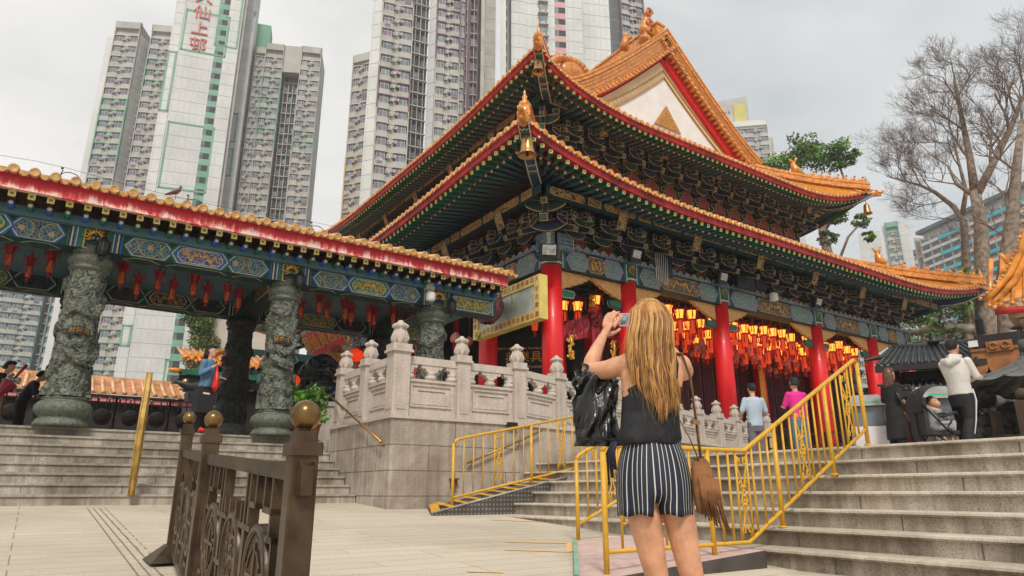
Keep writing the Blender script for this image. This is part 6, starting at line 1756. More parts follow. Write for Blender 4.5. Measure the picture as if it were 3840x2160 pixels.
# shorts with vertical white stripes: one skin pinched between the legs
def shorts():
    seg=96; V_=[];F_=[];U_=[]
    hs=[(.118,.086,.998,0),(.119,.088,.985,0),(.117,.086,.968,0),(.122,.092,.955,0),(.132,.102,.925,0),(.141,.110,.89,0),(.147,.116,.85,0),(.150,.119,.81,0),(.150,.117,.775,.0),(.149,.115,.75,.35),(.148,.113,.735,.70),(.148,.112,.715,.90),(.149,.112,.694,.95),(.143,.106,.697,.95)]
    for j,(rx,ry,z,pinch) in enumerate(hs):
        for i in range(seg+1):
            t=2*PI*i/seg+PI/2; fl=j/len(hs)
            rr=1+.022*math.sin(t*11)*fl+.010*math.sin(t*19+1)*fl
            x=rx*rr*math.cos(t); y=ry*rr*math.sin(t)*(1-pinch*math.exp(-(x/.024)**2)); cr=.012*math.exp(-(x/.012)**2)*cl((.93-z)/.1) if y<0 else 0
            V_.append(tuple(gx@V(x-.002,y+cr,z+(.005*math.sin(t*8) if j>=12 else 0)))); U_.append((math.atan2(math.cos(t)*(1+.0*z),-math.sin(t))/(2*PI)+(.012*math.sin(t*9)*fl),z))
    n=seg+1
    for j in range(len(hs)-1):
        for i in range(seg): F_.append((j*n+i,j*n+i+1,(j+1)*n+i+1,(j+1)*n+i))
    me=bpy.data.meshes.new('shorts'); me.from_pydata(V_,[],F_); ul=me.uv_layers.new(name='UVMap')
    for l in me.loops: ul.data[l.index].uv=U_[l.vertex_index]
    for p in me.polygons:
        p.use_smooth=True
    me.materials.append(MT['stripes']); o=link('shorts',me,girl); m=o.modifiers.new('thick','SOLIDIFY'); m.thickness=.003; return o
shorts()
q=MB()
for k in range(3): q.tube([gx@V(-.150-.004*k,.0+.03*k,.985),gx@V(-.165-.008*k,.01+.03*k,.94),gx@V(-.155-.01*k,.02+.03*k,.87-.03*k)],[(.012,.004),(.014,.004),(.010,.003)],6)
MT['navycloth']=mat('navy_cloth',(.012,.016,.035),.7,0,.2,10); q.build('waist_tie',['navycloth'],girl)
q=MB()
for x in (.035,.175): limb(q,[gx@V(x,-.05,.02),gx@V(x,.05,.02),gx@V(x+.01,.18,.02)],[.04,.042,.032])
MT['shoe']=mat('white_shoe',(.6,.6,.58),.6); remesh(q.build('shoes',['shoe'],girl),.012,2)
# hair: scalp cap plus long waving locks
hair=MB(); random.seed(11)
hair.ball((0,0,0),1,26,18,0,T(.026,.035,1.522)@Matrix.Diagonal((.085,.10,.092,1)))
def hw(z): # half width, centre, depth behind the back
    tb=[(1.61,.03,.03),(1.56,.075,.026),(1.50,.088,.026),(1.42,.094,.010),(1.33,.098,.006),(1.22,.098,.010),(1.14,.092,.024),(1.07,.084,.026),(1.0,.06,.028)]
    for (a,w1,c1),(b,w2,c2) in zip(tb,tb[1:]):
        if b<=z<=a: t=(a-z)/(a-b); return lerp(w1,w2,t),lerp(c1,c2,t)
    return (.03,.026) if z>1.6 else (.045,.02)
def lock(u,zend,r,m,dep,ph,amp,z0=1.6,curl=0.):
    pts=[]; R=[]; n=26; side=abs(u)
    for k in range(n):
        t=k/(n-1.); z=lerp(z0,zend,t)
        w,c=hw(z)
        f=-.005-.085*cl((1.6-z)/.12)**.7*math.sqrt(max(0,1-(u*.92)**2)) if z>1.45 else -.092*math.sqrt(max(0,1-(u*.9)**2))-.012*cl((1.45-z)/.2)
        if z>1.45: f+=.035*cl((z-1.45)/.15)
        wob=amp*cl((1.50-z)/.2); 
        x=c+w*u*(1.02)+wob*math.sin(z*27+ph)+.22*wob*math.sin(z*58+ph*2)
        y=f-dep+wob*.6*math.cos(z*30+ph)
        pts.append(gx@V(x,y,z)); R.append(r*(.55+.45*math.sin(PI*min(1,t*1.6+.1))) if t<.55 else r*(1.02-.95*((t-.55)/.45)**1.6))
    hair.tube(pts,[(a,a*.55) for a in R],5,m,None,True)
for i in range(78):
    u0=-1+2*(i+random.random())/78.; ph=random.uniform(0,6.3); ze0=1.045+.05*abs(u0)+random.uniform(0,.07)+.12*cl(-u0); am=random.uniform(.004,.0085); dp=random.uniform(-.010,.012); m=random.choices((0,1,2),(6,3,3))[0]
    for k in range(12):
        lock(u0+random.gauss(0,.035),ze0+random.uniform(-.012,.03),random.uniform(.0016,.0042),m if random.random()<.8 else random.choice((0,1,2)),dp+random.gauss(0,.004),ph+random.gauss(0,.35),am,random.uniform(1.575,1.612))
for i in range(60):   # under layer that closes the gaps
    lock(-.95+1.9*i/59.,1.12+.05*abs(i/30.-1)+.08*cl(1-i/20.),.012,2,-.018,.1*i,.004,1.56)
for i in range(60): # fine flyaway strands
    u=random.uniform(-1.18,1.14); lock(u,1.03+random.uniform(0,.25),.0010,random.choice((0,1)),random.uniform(0,.02),random.uniform(0,6.3),random.uniform(.006,.013),1.59)
# scalp cap in girl space
for i in range(26*17+2): hair.v[i]=tuple(gx@Vector(hair.v[i]))
hair.build('hair',['blond','blond_l','blond_d'],girl)
# locks falling over the left shoulder front
random.seed(5)
t=thing('smartphone','silver phone held up in both hands showing the hall on its screen','phone',tuple(gx@V(.03,.35,1.56)))
q=MB(); q.box((-.060,.345,1.563),(.115,.353,1.628),0,gx,.0); q.build('phone_body',['phonem'],t)
q=MB(); q.box((-.050,.3435,1.568),(.105,.3448,1.624),0,gx); q.build('screen',['screen'],t)
# black plastic bag on the left forearm
t=thing('plastic_bag','shiny black plastic bag hanging from the bent left arm of the blond woman','bag',tuple(gx@V(-.23,.12,1.0)))
q=MB()
def bagf(u,v):
    z=lerp(1.29,.972,v); a=2*PI*u; cx=lerp(-.205,-.222,v); w=lerp(.085,.100,min(1,v*1.1))*(1-.22*math.exp(-((v-.0)/.10)**2)); d=lerp(.018,.055,math.sin(min(1,v*1.05)*PI*.62))
    if v>.93: w*=.97; d*=.35
    fold=1+.10*math.sin(a*7+v*4)*(1-v*.3)+.07*math.sin(a*13+v*9+1)+.05*math.sin(a*3+v*17)
    x=cx+w*math.cos(a)*(1+.02*math.sin(v*40)); y=.115+d*math.sin(a)*fold+.012*math.sin(a*5+v*11)
    return tuple(gx@V(x+.010*math.sin(v*9+a*2),y,z+.012*math.sin(a*6+v*3)*(1-v)))
q.grid(bagf,72,44,0); 
q.build('bag_body',['plastic'],t)
q=MB()
def hand(u,v):
    a=lerp(-.35,PI+.35,u); return tuple(gx@V(-.245+.050*v-.02+.012*math.sin(u*20),.155+.058*math.cos(a)+.006*math.sin(v*20+u*9),1.275+.064*math.sin(a)+.004*math.sin(v*30)))
q.grid(hand,22,8,0); q.build('handle_loop',['plastic'],t)
q=MB(); q.grid(lambda u,v:tuple(gx@V(lerp(-.312,-.262,u)+.01*math.sin(v*14),.118+.014*math.sin(u*14+v*9),lerp(1.31,1.12,v)-.012*u)),8,14,0)
q.grid(lambda u,v:tuple(gx@V(lerp(-.30,-.118,u)+.006*math.sin(v*17),.095+.016*math.sin(u*22+v*6),lerp(1.283-.03*u,1.20,v))),20,10,0)
o=q.build('crumpled_flap',['plastic'],t); 
# fringed suede bag
t=thing('fringed_bag','small brown suede shoulder bag with long fringe at the hip of the blond woman','bag',tuple(gx@V(.19,-.06,.72)))
q=MB()
loft(q,[(.178,-.055,.912,.022,.014),(.182,-.055,.895,.036,.022),(.187,-.055,.865,.042,.030),(.188,-.055,.80,.046,.036),(.190,-.055,.74,.046,.034),(.192,-.055,.705,.038,.022),(.194,-.055,.695,.02,.01)],20)
q.v=[tuple(gx@V(x+.004*math.sin(z*70),y+.004*math.sin(x*90+z*50),z)) for x,y,z in q.v]; q.build('bag_body',['suede'],t)
q=MB()
for k in range(30):
    u=k/29.; x=lerp(.158,.236,u); L=random.uniform(.13,.17)+.05*u; z0=.845-.015*u
    q.tube([gx@V(x,-.096,z0),gx@V(x+.006,-.105+random.uniform(-.004,.004),z0-L*.5),gx@V(x+.018+.016*u+random.uniform(-.006,.006),-.098+random.uniform(-.01,.01),z0-L)],[(.0042,.0014)]*3,4)
q.build('fringe',['suede'],t)
q=MB(); q.tube([gx@V(.118,.03,1.36),gx@V(.140,-.045,1.345),gx@V(.156,-.085,1.25),gx@V(.166,-.088,1.1),gx@V(.175,-.078,.98),gx@V(.182,-.062,.905)],[(.0105,.0022)]*6,6,0,None,True,1.,up=gx.col[0].xyz)
q.tube([gx@V(.10,-.098,1.06),gx@V(.135,-.094,.99),gx@V(.170,-.075,.905)],[(.008,.002)]*3,6,0,None,True,1.,up=gx.col[0].xyz); q.build('shoulder_strap',['strap'],t)
q=MB(); q.box((.153,-.100,1.045),(.181,-.088,1.062),0,gx); q.build('buckle',['brass'],t)
# ---------------------------------------------------------------- smaller figures
def person(loc,az,H,label,skin='skin',hairm='hairblack',top='white',bottom='dark',shoe='dark',arms=None,legs=None,hair='short',topk='shirt',botk='trousers',female=False,head_turn=0.,bend=0.,skirt=False,sleeve=1.,topz=.52,group=None,vox=.011,long_hair=0):
    """az: heading of the face in world degrees; arms: {'L':(elbow,wrist),'R':...} in body space (x right, y forward, z up, 1 = height)"""
    t=thing('person',label,'person',loc,group)
    M=T(*loc)@RZ(math.radians(az-90))@Matrix.Scale(H,4)
    def bd(z): return V(0,math.sin(bend)*max(0,z-.53),0)
    def X(p): 
        p=V(*p) if not isinstance(p,Vector) else p
        if bend and p.z>.53: d=p.z-.53; p=V(p.x,p.y*math.cos(bend)+d*math.sin(bend),.53+d*math.cos(bend)-p.y*math.sin(bend))
        return M@p
    sw=.105 if not female else .092; hw_=.085 if not female else .09
    A=arms or {}; aL=A.get('L',((-sw-.03,.0,.63),(-sw-.035,.03,.49))); aR=A.get('R',((sw+.03,.0,.63),(sw+.035,.03,.49)))
    Lg=legs or (((-.05,.0,.28),(-.05,-.01,.04)),((.05,.0,.28),(.05,-.01,.04)))
    fx=MB()
    ht=head_turn
    def hd(p): # head local rotated about the neck
        c,s=math.cos(ht),math.sin(ht); return X((p[0]*c-p[1]*s,p[0]*s+p[1]*c+.012,p[2]))
    limb(fx,[X((0,.0,.80)),X((0,.008,.87))],[.032*H,.031*H])
    S=Matrix.Scale(1,4)
    fx.ball((0,0,0),1,18,12,0,T(*hd((0,0,.928)))@RZ(math.radians(az-90)+ht)@Matrix.Diagonal((.045*H,.056*H,.066*H,1)))
    limb(fx,[hd((0,.025,.885)),hd((0,.036,.878))],[.03*H,.022*H]); limb(fx,[hd((0,.053,.925)),hd((0,.062,.912))],[.007*H,.010*H],8)
    for s in (-1,1): fx.ball(hd((s*.046,.0,.922)),.012*H,8,6)
    loft_pts=[(0,.50,hw_,.062),(0,.60,.078 if not female else .066,.056),(0,.70,.095 if not female else .083,.062),(0,.78,sw*.92,.056),(0,.815,.06,.042)]
    def tor(mb,k,secs):
        v=[];seg=20
        for (cx,z,rx,ry) in secs:
            for i in range(seg):
                a=2*PI*i/seg; v.append(X((cx+(rx+k)*math.cos(a),(ry+k)*math.sin(a),z)))
        n=len(secs); f=[(j*seg+i,j*seg+(i+1)%seg,(j+1)*seg+(i+1)%seg,(j+1)*seg+i) for j in range(n-1) for i in range(seg)]
        f.append(tuple(range(seg-1,-1,-1))); f.append(tuple((n-1)*seg+i for i in range(seg))); mb.add(v,f,0,True)
    tor(fx,-.008,loft_pts)
    for sg,(e,w_) in ((-1,aL),(1,aR)):
        s0=(sg*sw,.0,.785); limb(fx,[X(s0),X(e)],[.026*H,.023*H]); limb(fx,[X(e),X(w_)],[.023*H,.016*H])
        e_,wv=V(*e),V(*w_); d=(wv-e_).normalized(); pr=d.cross(V(0,0,1)); pr=pr.normalized() if pr.length>.1 else V(1,0,0)
        limb(fx,[X(wv),X(wv+d*.035)],[(.016*H,.010*H),(.021*H,.009*H)],8)
        for k in range(4): o_=pr*(.008*(k-1.5)); limb(fx,[X(wv+d*.04+o_),X(wv+d*.072+o_*1.3+V(0,0,-.004)),X(wv+d*.095+o_*1.2+V(0,0,-.012))],[.0058*H,.0052*H,.004*H],6)
        limb(fx,[X(wv+d*.012+pr*sg*-.012),X(wv+d*.05+pr*sg*-.028)],[.007*H,.005*H],6)
    for sg,(kn,an) in ((-1,Lg[0]),(1,Lg[1])):
        limb(fx,[X((sg*.048,0,.50)),X(kn)],[.045*H,.032*H]); limb(fx,[X(kn),X(((kn[0]+an[0])/2,(kn[1]+an[1])/2-.008,(kn[2]+an[2])/2+.03)),X(an)],[.032*H,.031*H,.02*H]); limb(fx,[X(an),X((an[0],an[1]+.07,.018))],[.02*H,.016*H])
    remesh(fx.build('body',[skin],t),vox,3)
    # clothes
    c=MB(); lo=topz
    secs=[(0,lo-.005,hw_*1.04,.068),(0,.60,.080 if not female else .070,.062),(0,.70,.098 if not female else .086,.066),(0,.78,sw*.95,.060),(0,.822,.055,.042)]
    if lo>.58: secs=secs[1:]
    tor(c,.010,secs)
    for sg,(e,w_) in ((-1,aL),(1,aR)):
        s0=V(sg*sw,.0,.785); e_,wv=V(*e),V(*w_)
        if sleeve<=.6: limb(c,[X(s0),X(s0.lerp(e_,sleeve/.6))],[.036*H,.034*H])
        else: limb(c,[X(s0),X(e_)],[.035*H,.030*H]); limb(c,[X(e_),X(e_.lerp(wv,(sleeve-.6)/.4*.92))],[.030*H,.024*H])
    remesh(c.build(topk,[top],t),vox*.95,2)
    c=MB()
    if skirt:
        loft_=[(0,.56,.070,.060),(0,.50,.088,.075),(0,.40,.100,.088),(0,.22,.112,.10)]; tor(c,.006,loft_)
    else:
        tor(c,.008,[(0,.40,hw_*.95,.064),(0,.50,hw_,.066),(0,.57,.078 if not female else .070,.06)])
    for sg,(kn,an) in ((-1,Lg[0]),(1,Lg[1])):
        if not skirt or True:
            limb(c,[X((sg*.046,0,.49)),X(kn)],[.058*H,.050*H]); limb(c,[X(kn),X(((kn[0]+an[0])/2,(kn[1]+an[1])/2-.006,(kn[2]+an[2])/2)),X((an[0],an[1],an[2]-.01))],[.050*H,.047*H,.040*H])
    remesh(c.build('skirt' if skirt else botk,[bottom],t),vox*.95,2)
    c=MB()
    for sg,(kn,an) in ((-1,Lg[0]),(1,Lg[1])): limb(c,[X((an[0],an[1]-.02,.018)),X((an[0],an[1]+.07,.016))],[.026*H,.022*H])
    remesh(c.build('shoes',[shoe],t),vox,2)
    c=MB()
    c.ball((0,0,0),1,18,12,0,T(*hd((0,-.014,.940)))@RZ(math.radians(az-90)+ht)@Matrix.Diagonal((.049*H,.056*H,.060*H,1)))
    c.ball((0,0,0),1,14,10,0,T(*hd((0,.012,.972)))@RZ(math.radians(az-90)+ht)@Matrix.Diagonal((.044*H,.050*H,.030*H,1)))
    if long_hair:
        for k in range(34):
            a=lerp(-PI*.95,-PI*.05,k/33.); x,y=.050*math.cos(a),.058*math.sin(a)-.005; e=.93-long_hair*random.uniform(.85,1.)
            c.tube([hd((x*.9,y,.95)),hd((x*1.06,y*1.05,.90)),hd((x*1.2,y*1.0-.006,(.90+e)/2)),hd((x*1.15,y*1.05-.004,e))],[.010*H,.013*H,.013*H,.005*H],5)
    o=c.build('hair',[hairm],t); remesh(o,vox*.9,2)
    e=MB()
    for s in (-1,1): e.ball(hd((s*.018,.054,.93)),.0052*H,6,5)
    e.build('eyes',['hairblack'],t)
    e=MB(); e.tube([hd((-.014,.056,.893)),hd((0,.060,.892)),hd((.014,.056,.893))],.0035*H,5); e.build('lips',['lips'],t)
    return t,X,hd
MT['hairblack']=mat('hair_black',(.012,.010,.010),.75,0,.3,30,.6,60); MT['hairbrown']=mat('hair_brown',(.12,.042,.018),.35,0,.4,9,col2=(.03,.012,.008)); MT['lips']=mat('lips',(.35,.10,.08),.5)
MT['denim']=mat('denim_blue',(.09,.19,.32),.8,0,.15,9,.2,80); MT['bluejeans']=mat('jeans',(.07,.17,.28),.8,0,.2,6); MT['ltblue']=mat('pale_blue_shirt',(.42,.50,.60),.8,0,.06,6,.15,30); MT['greytr']=mat('grey_trousers',(.14,.13,.15),.85,0,.12,5)
MT['pinkt']=mat('hot_pink',(.72,.015,.26),.7,0,.08,5); MT['whiteh']=mat('white_fleece',(.64,.61,.57),.85,0,.06,6,.2,20); MT['blackc']=mat('black_cloth',(.012,.012,.014),.8,0,.3,10); MT['skirtb']=MT['blackc']
MT['stripew']=mat('white_side_stripe',(.6,.6,.6),.7); MT['redbag']=mat('red_plastic',(.72,.022,.012),.35,0,.2,9,.3,20)
AZ=math.degrees(yaw)  # heading straight away from the camera
z1=1.3
# woman in denim shirt on the gate floor
t,X,hd=person((2.45,13.42,1.82),AZ-100,1.58,'woman in blue denim shirt and black trousers standing between the two gate columns',top='denim',bottom='blackc',shoe='redbag',female=True,long_hair=.10,sleeve=.9,arms={'L':((-.14,.02,.64),(-.08,.13,.62)),'R':((.13,.0,.64),(.07,.13,.74))},head_turn=.1,topz=.50)
w=X((.07,.16,.72))
q=MB(); q.tube([w+V(0,0,.02),w+V(-.0,-.0,-.12),w+V(.0,-.0,-.22),w+V(0,0,-.36),w+V(0,0,-.44)],[(.015,.01),(.05,.03),(.09,.05),(.11,.06),(.05,.03)],14)
tag(q.build('carrier_bag',['redbag'],None),'red plastic bag hanging from the raised hand of the woman in denim','bag')
q=MB(); q.box((-.17,-.06,-.82),(.17,.06,-.40),0,T(*(w+V(-.16,.05,0)))@RZ(.5)); t2=thing('shopping_bag','large black paper shopping bag beside the woman in denim','bag',tuple(w+V(-.16,.05,-.8)))
q.build('bag_body',['blackc2'],t2) if 'blackc2' in MT else None
MT['blackc2']=mat('black_paper',(.022,.023,.025),.5); q.build('bag_body',['blackc2'],t2)
q=MB(); 
for s in (-1,1): q.tube([w+V(-.16-.08,.05,-.40),w+V(-.10,.0,-.1),w,w+V(-.04,.05,-.1),w+V(-.06,.08,-.4)],.004,4)
q.build('handle',['blackc2'],t2)
q=MB(); q.box((-.07,-.064,-.50),(.07,-.062,-.47),0,T(*(w+V(-.16,.05,0)))@RZ(.5)); q.build('printed_mark',['white'],t2)
q=MB(); q.tube([w+V(-.05,-.03,.05),w+V(.14,-.10,-.03)],.004,4); tag(q.build('incense_stick',['redbag'],None),'thin red incense stick held by the woman in denim','incense')
q=MB(); q.tube([X((-.06,.05,.82)),X((-.12,.0,.70)),X((-.12,-.04,.52))],[(.012,.004)]*3,6); q.tube([X((-.13,-.05,.55)),X((-.13,-.04,.40))],[.05,.06],8); tag(q.build('shoulder_bag',['blackc'],None),'black shoulder bag at the far side of the woman in denim','bag')
# two figures at the left edge
t,X,hd=person((-.78,17.2,1.82),AZ-75,1.56,'woman in dark top cut by the left photo edge carrying a brown bag',top='blackc',bottom='bluejeans',female=True,long_hair=.06,arms={'R':((.12,.05,.64),(.06,.16,.66)),'L':((-.12,.05,.64),(-.06,.15,.64))},bend=.25)
q=MB(); w=X((.10,.05,.52)); q.box((-.16,-.08,-.30),(.16,.08,0),0,T(*w)@RZ(.3),.04); MT['bagbrown']=mat('brown_gold_bag',(.25,.14,.07),.4,.2,.3,8); tag(q.build('handbag',['bagbrown'],None),'brown and gold handbag carried at the left photo edge','bag')
t,X,hd=person((-.32,17.6,1.82),AZ-60,1.52,'woman in navy top bowing with incense near the left column',top='navycloth',bottom='blackc',female=True,long_hair=.05,sleeve=.55,arms={'R':((.11,.10,.66),(.04,.22,.70)),'L':((-.11,.10,.66),(-.04,.20,.70))},bend=.45)
b0=V(-.62,16.6,2.72)
t=thing('bouquet','bouquet wrapped in silver foil and red paper held by the left woman','bouquet',tuple(b0))
q=MB(); MT['foil']=mat('silver_foil',(.6,.58,.58),.2,.9,.3,9,.8,18); MT['wrapred']=mat('red_wrap',(.38,.03,.06),.3,0,.2,9,.4,20)
q.lathe([(.03,-.25),(.10,0),(.16,.14),(.10,.17)],9,0,T(*b0)@RY(.5),False); q.build('wrapping',['wrapred'],t)
q=MB()
for k in range(26): q.ball((b0.x+.1+random.uniform(-.1,.12),b0.y+random.uniform(-.08,.08),b0.z+.16+random.uniform(-.06,.12)),.035,6,4,0)
q.build('foil_flowers',['foil'],t); q=MB(); q.tube([b0+V(.12,0,.2),b0+V(.28,0,.50)],[.02,.035],6); q.build('ribbon',['wrapred'],t)
q=MB()
for k in range(7): q.tube([V(.05,16.9,2.62)+V(.02*k*.3,0,0),V(.35+.02*k,16.9,3.05)],.004,4)
MT['incense']=mat('incense_brown',(.35,.18,.08),.8); tag(q.build('incense_bundle',['incense'],None),'bundle of brown incense sticks held up by the bowing woman','incense')
# upper terrace people
person((12.34,9.01,z1),AZ+4,1.70,'man in pale blue short sleeved shirt and grey trousers seen from behind',top='ltblue',bottom='greytr',sleeve=.5,arms={'L':((-.15,.02,.635),(-.12,.12,.60)),'R':((.155,.02,.63),(.13,.13,.585))},topz=.47)
person((11.71,7.6,z1),AZ+15,1.58,'woman in hot pink shirt and blue jeans seen from behind the railing',top='pinkt',bottom='bluejeans',female=False,sleeve=.5,arms={'L':((-.14,.05,.64),(-.09,.15,.66)),'R':((.155,.05,.64),(.12,.14,.66))},topz=.50,long_hair=.03)
t,X,hd=person((12.3,6.13,z1),AZ-75,1.60,'woman with long brown hair in black layered dress looking right',hairm='hairbrown',top='blackc',bottom='blackc',female=True,long_hair=.30,skirt=True,sleeve=.55,arms={'R':((.13,-.01,.64),(.10,.09,.57)),'L':((-.12,.0,.64),(-.06,.10,.56))},topz=.50)
q=MB(); w=X((.09,.17,.53)); q.box((-.035,-.09,-.01),(.035,.09,.01),0,T(*w)@RZ(-.3)@RX(-.3)); tag(q.build('phone',['phonem'],None),'white phone in the hand of the woman in black','phone')
t,X,hd=person((11.51,4.71,z1),AZ-62,1.77,'young man in white hoodie and black side striped trousers holding both hands out',top='whiteh',bottom='blackc',arms={'L':((-.11,.07,.66),(-.05,.20,.675)),'R':((.13,.05,.655),(.09,.19,.655))},legs=(((-.05,.05,.28),(-.055,-.02,.05)),((.05,-.03,.28),(.06,-.15,.06))),sleeve=.95,topz=.51)
q=MB(); limb(q,[X((-.06,-.06,.80)),X((0,-.085,.78)),X((.06,-.06,.80))],[.05,.07,.05]); limb(q,[X((-.055,.0,.835)),X((0,-.05,.835)),X((.055,.0,.835))],[.03,.045,.03]); remesh(q.build('hood',['whiteh'],t),.012,2)
q=MB(); q.tube([X((.088,.03,.55)),X((.105,.02,.45)),X((.098,-.03,.28)),X((.100,-.09,.17))],[(.016,.006)]*4,6); q.build('side_stripe',['stripew'],t)
# baby and pushchair
bs=V(11.30,4.95,1.3)
p=thing('pushchair','black pushchair with a baby in it beside the woman in black','pushchair',tuple(bs))
hx_=V(rt.x,rt.y,0); fy_=V(math.cos(yaw),math.sin(yaw),0); S_=frame(bs,hx_,fy_,(0,0,1))  # x to the right in the picture
MT['buggy']=mat('buggy_fabric',(.02,.021,.024),.6,0,.2,9); MT['buggyf']=mat('buggy_frame',(.03,.03,.032),.3,.5)
q=MB(); q.grid(lambda u,v:tuple(S_@V(-.10+.30*math.cos(lerp(PI*1.06,PI*.44,v)),lerp(-.23,.23,u),.70+.36*math.sin(lerp(PI*1.06,PI*.44,v))*(1-.14*abs(2*u-1)**3))),10,12,0)
q.build('canopy',['buggy'],p)
q=MB(); q.box((-.37,-.20,.30),(-.31,.20,.85),0,S_,.0); q.box((-.34,-.2,.30),(.12,.2,.36),0,S_); q.box((-.40,.0,.22),(-.30,.1,.7),0,S_); q.build('seat',['buggy'],p)
for s in (-.21,.21):
    q=MB(); q.tube([S_@V(-.52,s,1.02),S_@V(-.44,s,.82),S_@V(-.08,s,.38),S_@V(.36,s,.10)],.014,6); q.tube([S_@V(-.30,s,.06),S_@V(-.08,s,.38),S_@V(.02,s,.5)],.014,6); q.tube([S_@V(-.16,s,.60),S_@V(.08,s,.62),S_@V(.18,s,.56)],.016,6); q.build('frame',['buggyf'],p)
    for x in (-.33,.36):
        q=MB(); q.lathe([(.03,-.02),(.085,-.018),(.085,.018),(.03,.02)],16,0,S_@T(x,s,.085)@RX(PI/2)); q.build('wheel',['buggyf'],p)
q=MB(); q.tube([S_@V(-.12,-.21,.56),S_@V(.10,-.22,.62),S_@V(.20,-.0,.63),S_@V(.10,.22,.62)],.022,8); q.build('bumper_bar',['buggy'],p)
q=MB(); q.tube([S_@V(-.52,-.21,1.02),S_@V(-.56,0,1.04),S_@V(-.52,.21,1.02)],.018,6); q.build('handle',['buggyf'],p)
q=MB(); MT['babygrey']=mat('baby_grey',(.28,.29,.29),.85,0,.1,9); MT['babyhood']=mat('baby_pink_hood',(.58,.42,.36),.85)
bt=thing('person','baby with short hair in grey clothes sitting in the pushchair','person',tuple(S_@V(-.1,0,.38)))
q.ball((0,0,0),1,16,12,0,S_@T(-.10,-.02,.80)@Matrix.Diagonal((.075,.072,.085,1))); q.ball((0,0,0),.06,10,8,0,S_@T(-.07,-.05,.765)); limb(q,[S_@V(-.12,0,.72),S_@V(-.12,0,.66)],[.035,.04])
limb(q,[S_@V(-.13,0,.62),S_@V(-.14,0,.42)],[.085,.09])
for s in (-1,1):
    limb(q,[S_@V(-.12,s*.09,.64),S_@V(-.02,s*.12,.56),S_@V(.07,s*.07,.55)],[.032,.03,.022]); limb(q,[S_@V(-.10,s*.05,.40),S_@V(.08,s*.07,.42),S_@V(.12,s*.08,.25),S_@V(.14,s*.08,.17)],[.06,.048,.036,.026]); limb(q,[S_@V(.14,s*.08,.15),S_@V(.20,s*.08,.14)],[.026,.022])
q.ball(tuple(S_@V(-.045,-.088,.79)),.011,6,5)
remesh(q.build('body',['skin'],bt),.009,3)
q=MB(); limb(q,[S_@V(-.13,0,.63),S_@V(-.14,0,.42)],[.097,.105])
for s in (-1,1): limb(q,[S_@V(-.12,s*.09,.64),S_@V(-.02,s*.12,.56),S_@V(.03,s*.09,.55)],[.042,.04,.034]); limb(q,[S_@V(-.10,s*.05,.40),S_@V(.08,s*.07,.42),S_@V(.11,s*.08,.30)],[.072,.06,.05])
remesh(q.build('romper',['babygrey'],bt),.01,2)
q=MB(); q.ball((0,0,0),1,14,10,0,S_@T(-.115,-.0,.825)@Matrix.Diagonal((.076,.076,.07,1))); q.build('hair',['babyhair'],bt) if 'babyhair' in MT else None
MT['babyhair']=mat('baby_hair',(.10,.05,.03),.7); q.build('hair',['babyhair'],bt)
q=MB(); limb(q,[S_@V(-.19,0,.70),S_@V(-.10,-.09,.66),S_@V(-.04,-.06,.66)],[.05,.035,.03]); q.build('hood',['babyhood'],bt)
q=MB()
for s in (-1,1): q.ball(tuple(S_@V(-.075+s*.028,-.088-.0,.81)),.008,6,5)
q.build('eyes',['hairblack'],bt)
q=MB(); 
for s in (-1,1): limb(q,[S_@V(.13,s*.08,.14),S_@V(.21,s*.08,.13)],[.034,.03])
q.build('shoes',['shoe'],bt)
# people glimpsed through gaps
person((7.3,12.3,1.62),AZ+60,1.55,'person in pale blue shirt glimpsed through the balustrade opening',top='ltblue',bottom='greytr',vox=.016,bend=.3)
person((17.1,6.6,1.0),AZ-20,1.62,'seated person with dark cap and white shirt beyond the terrace at the right',top='white',bottom='bluejeans',hairm='navycloth',vox=.016,sleeve=.5)
# ---------------------------------------------------------------- behind the gate
MT['pinkfringe']=mat('pink_fringe',(.62,.10,.16),.6,0,.3,7,col2=(.55,.3,.3))
t=thing('low_building','low building with ribbed orange tile roof and pink fascia seen between the gate columns','building',(1,26,1.8))
b=MB(); b.grid(lambda u,v:(lerp(-7,4.15,u),25.9+1.5*v,3.86+.62*v**1.25),1,6,0)
b.box((-7,27.3,4.35),(4.15,27.5,4.62))
for i in range(36):
    x=-6.9+.305*i; b.tube([(x,25.85+1.5*v,3.92+.62*v**1.25) for v in (0,.2,.4,.6,.8,1.)],.065,7)
    for k in range(9): b.box((x+.06,25.95+.16*k,3.87+.62*((.05+.107*k)**1.25)+.0),(x+.25,25.99+.16*k,3.92+.62*((.05+.107*k)**1.25)),0)
b.build('tiled_roof',['orange_pale'],t)
b=MB()
for i in range(37):
    x=-6.95+.305*i; b.box((x,25.98,3.58),(x+.26,26.02,3.80))
b.build('pink_fascia',['pinkfringe'],t)
b=MB(); b.box((-7,26.2,.8),(4.1,27.5,3.75)); b.build('wall',['dark'],t)
b=MB(); b.box((-7,25.93,3.76),(4.15,26.1,3.84)); b.build('eave_board',['bronze'],t)
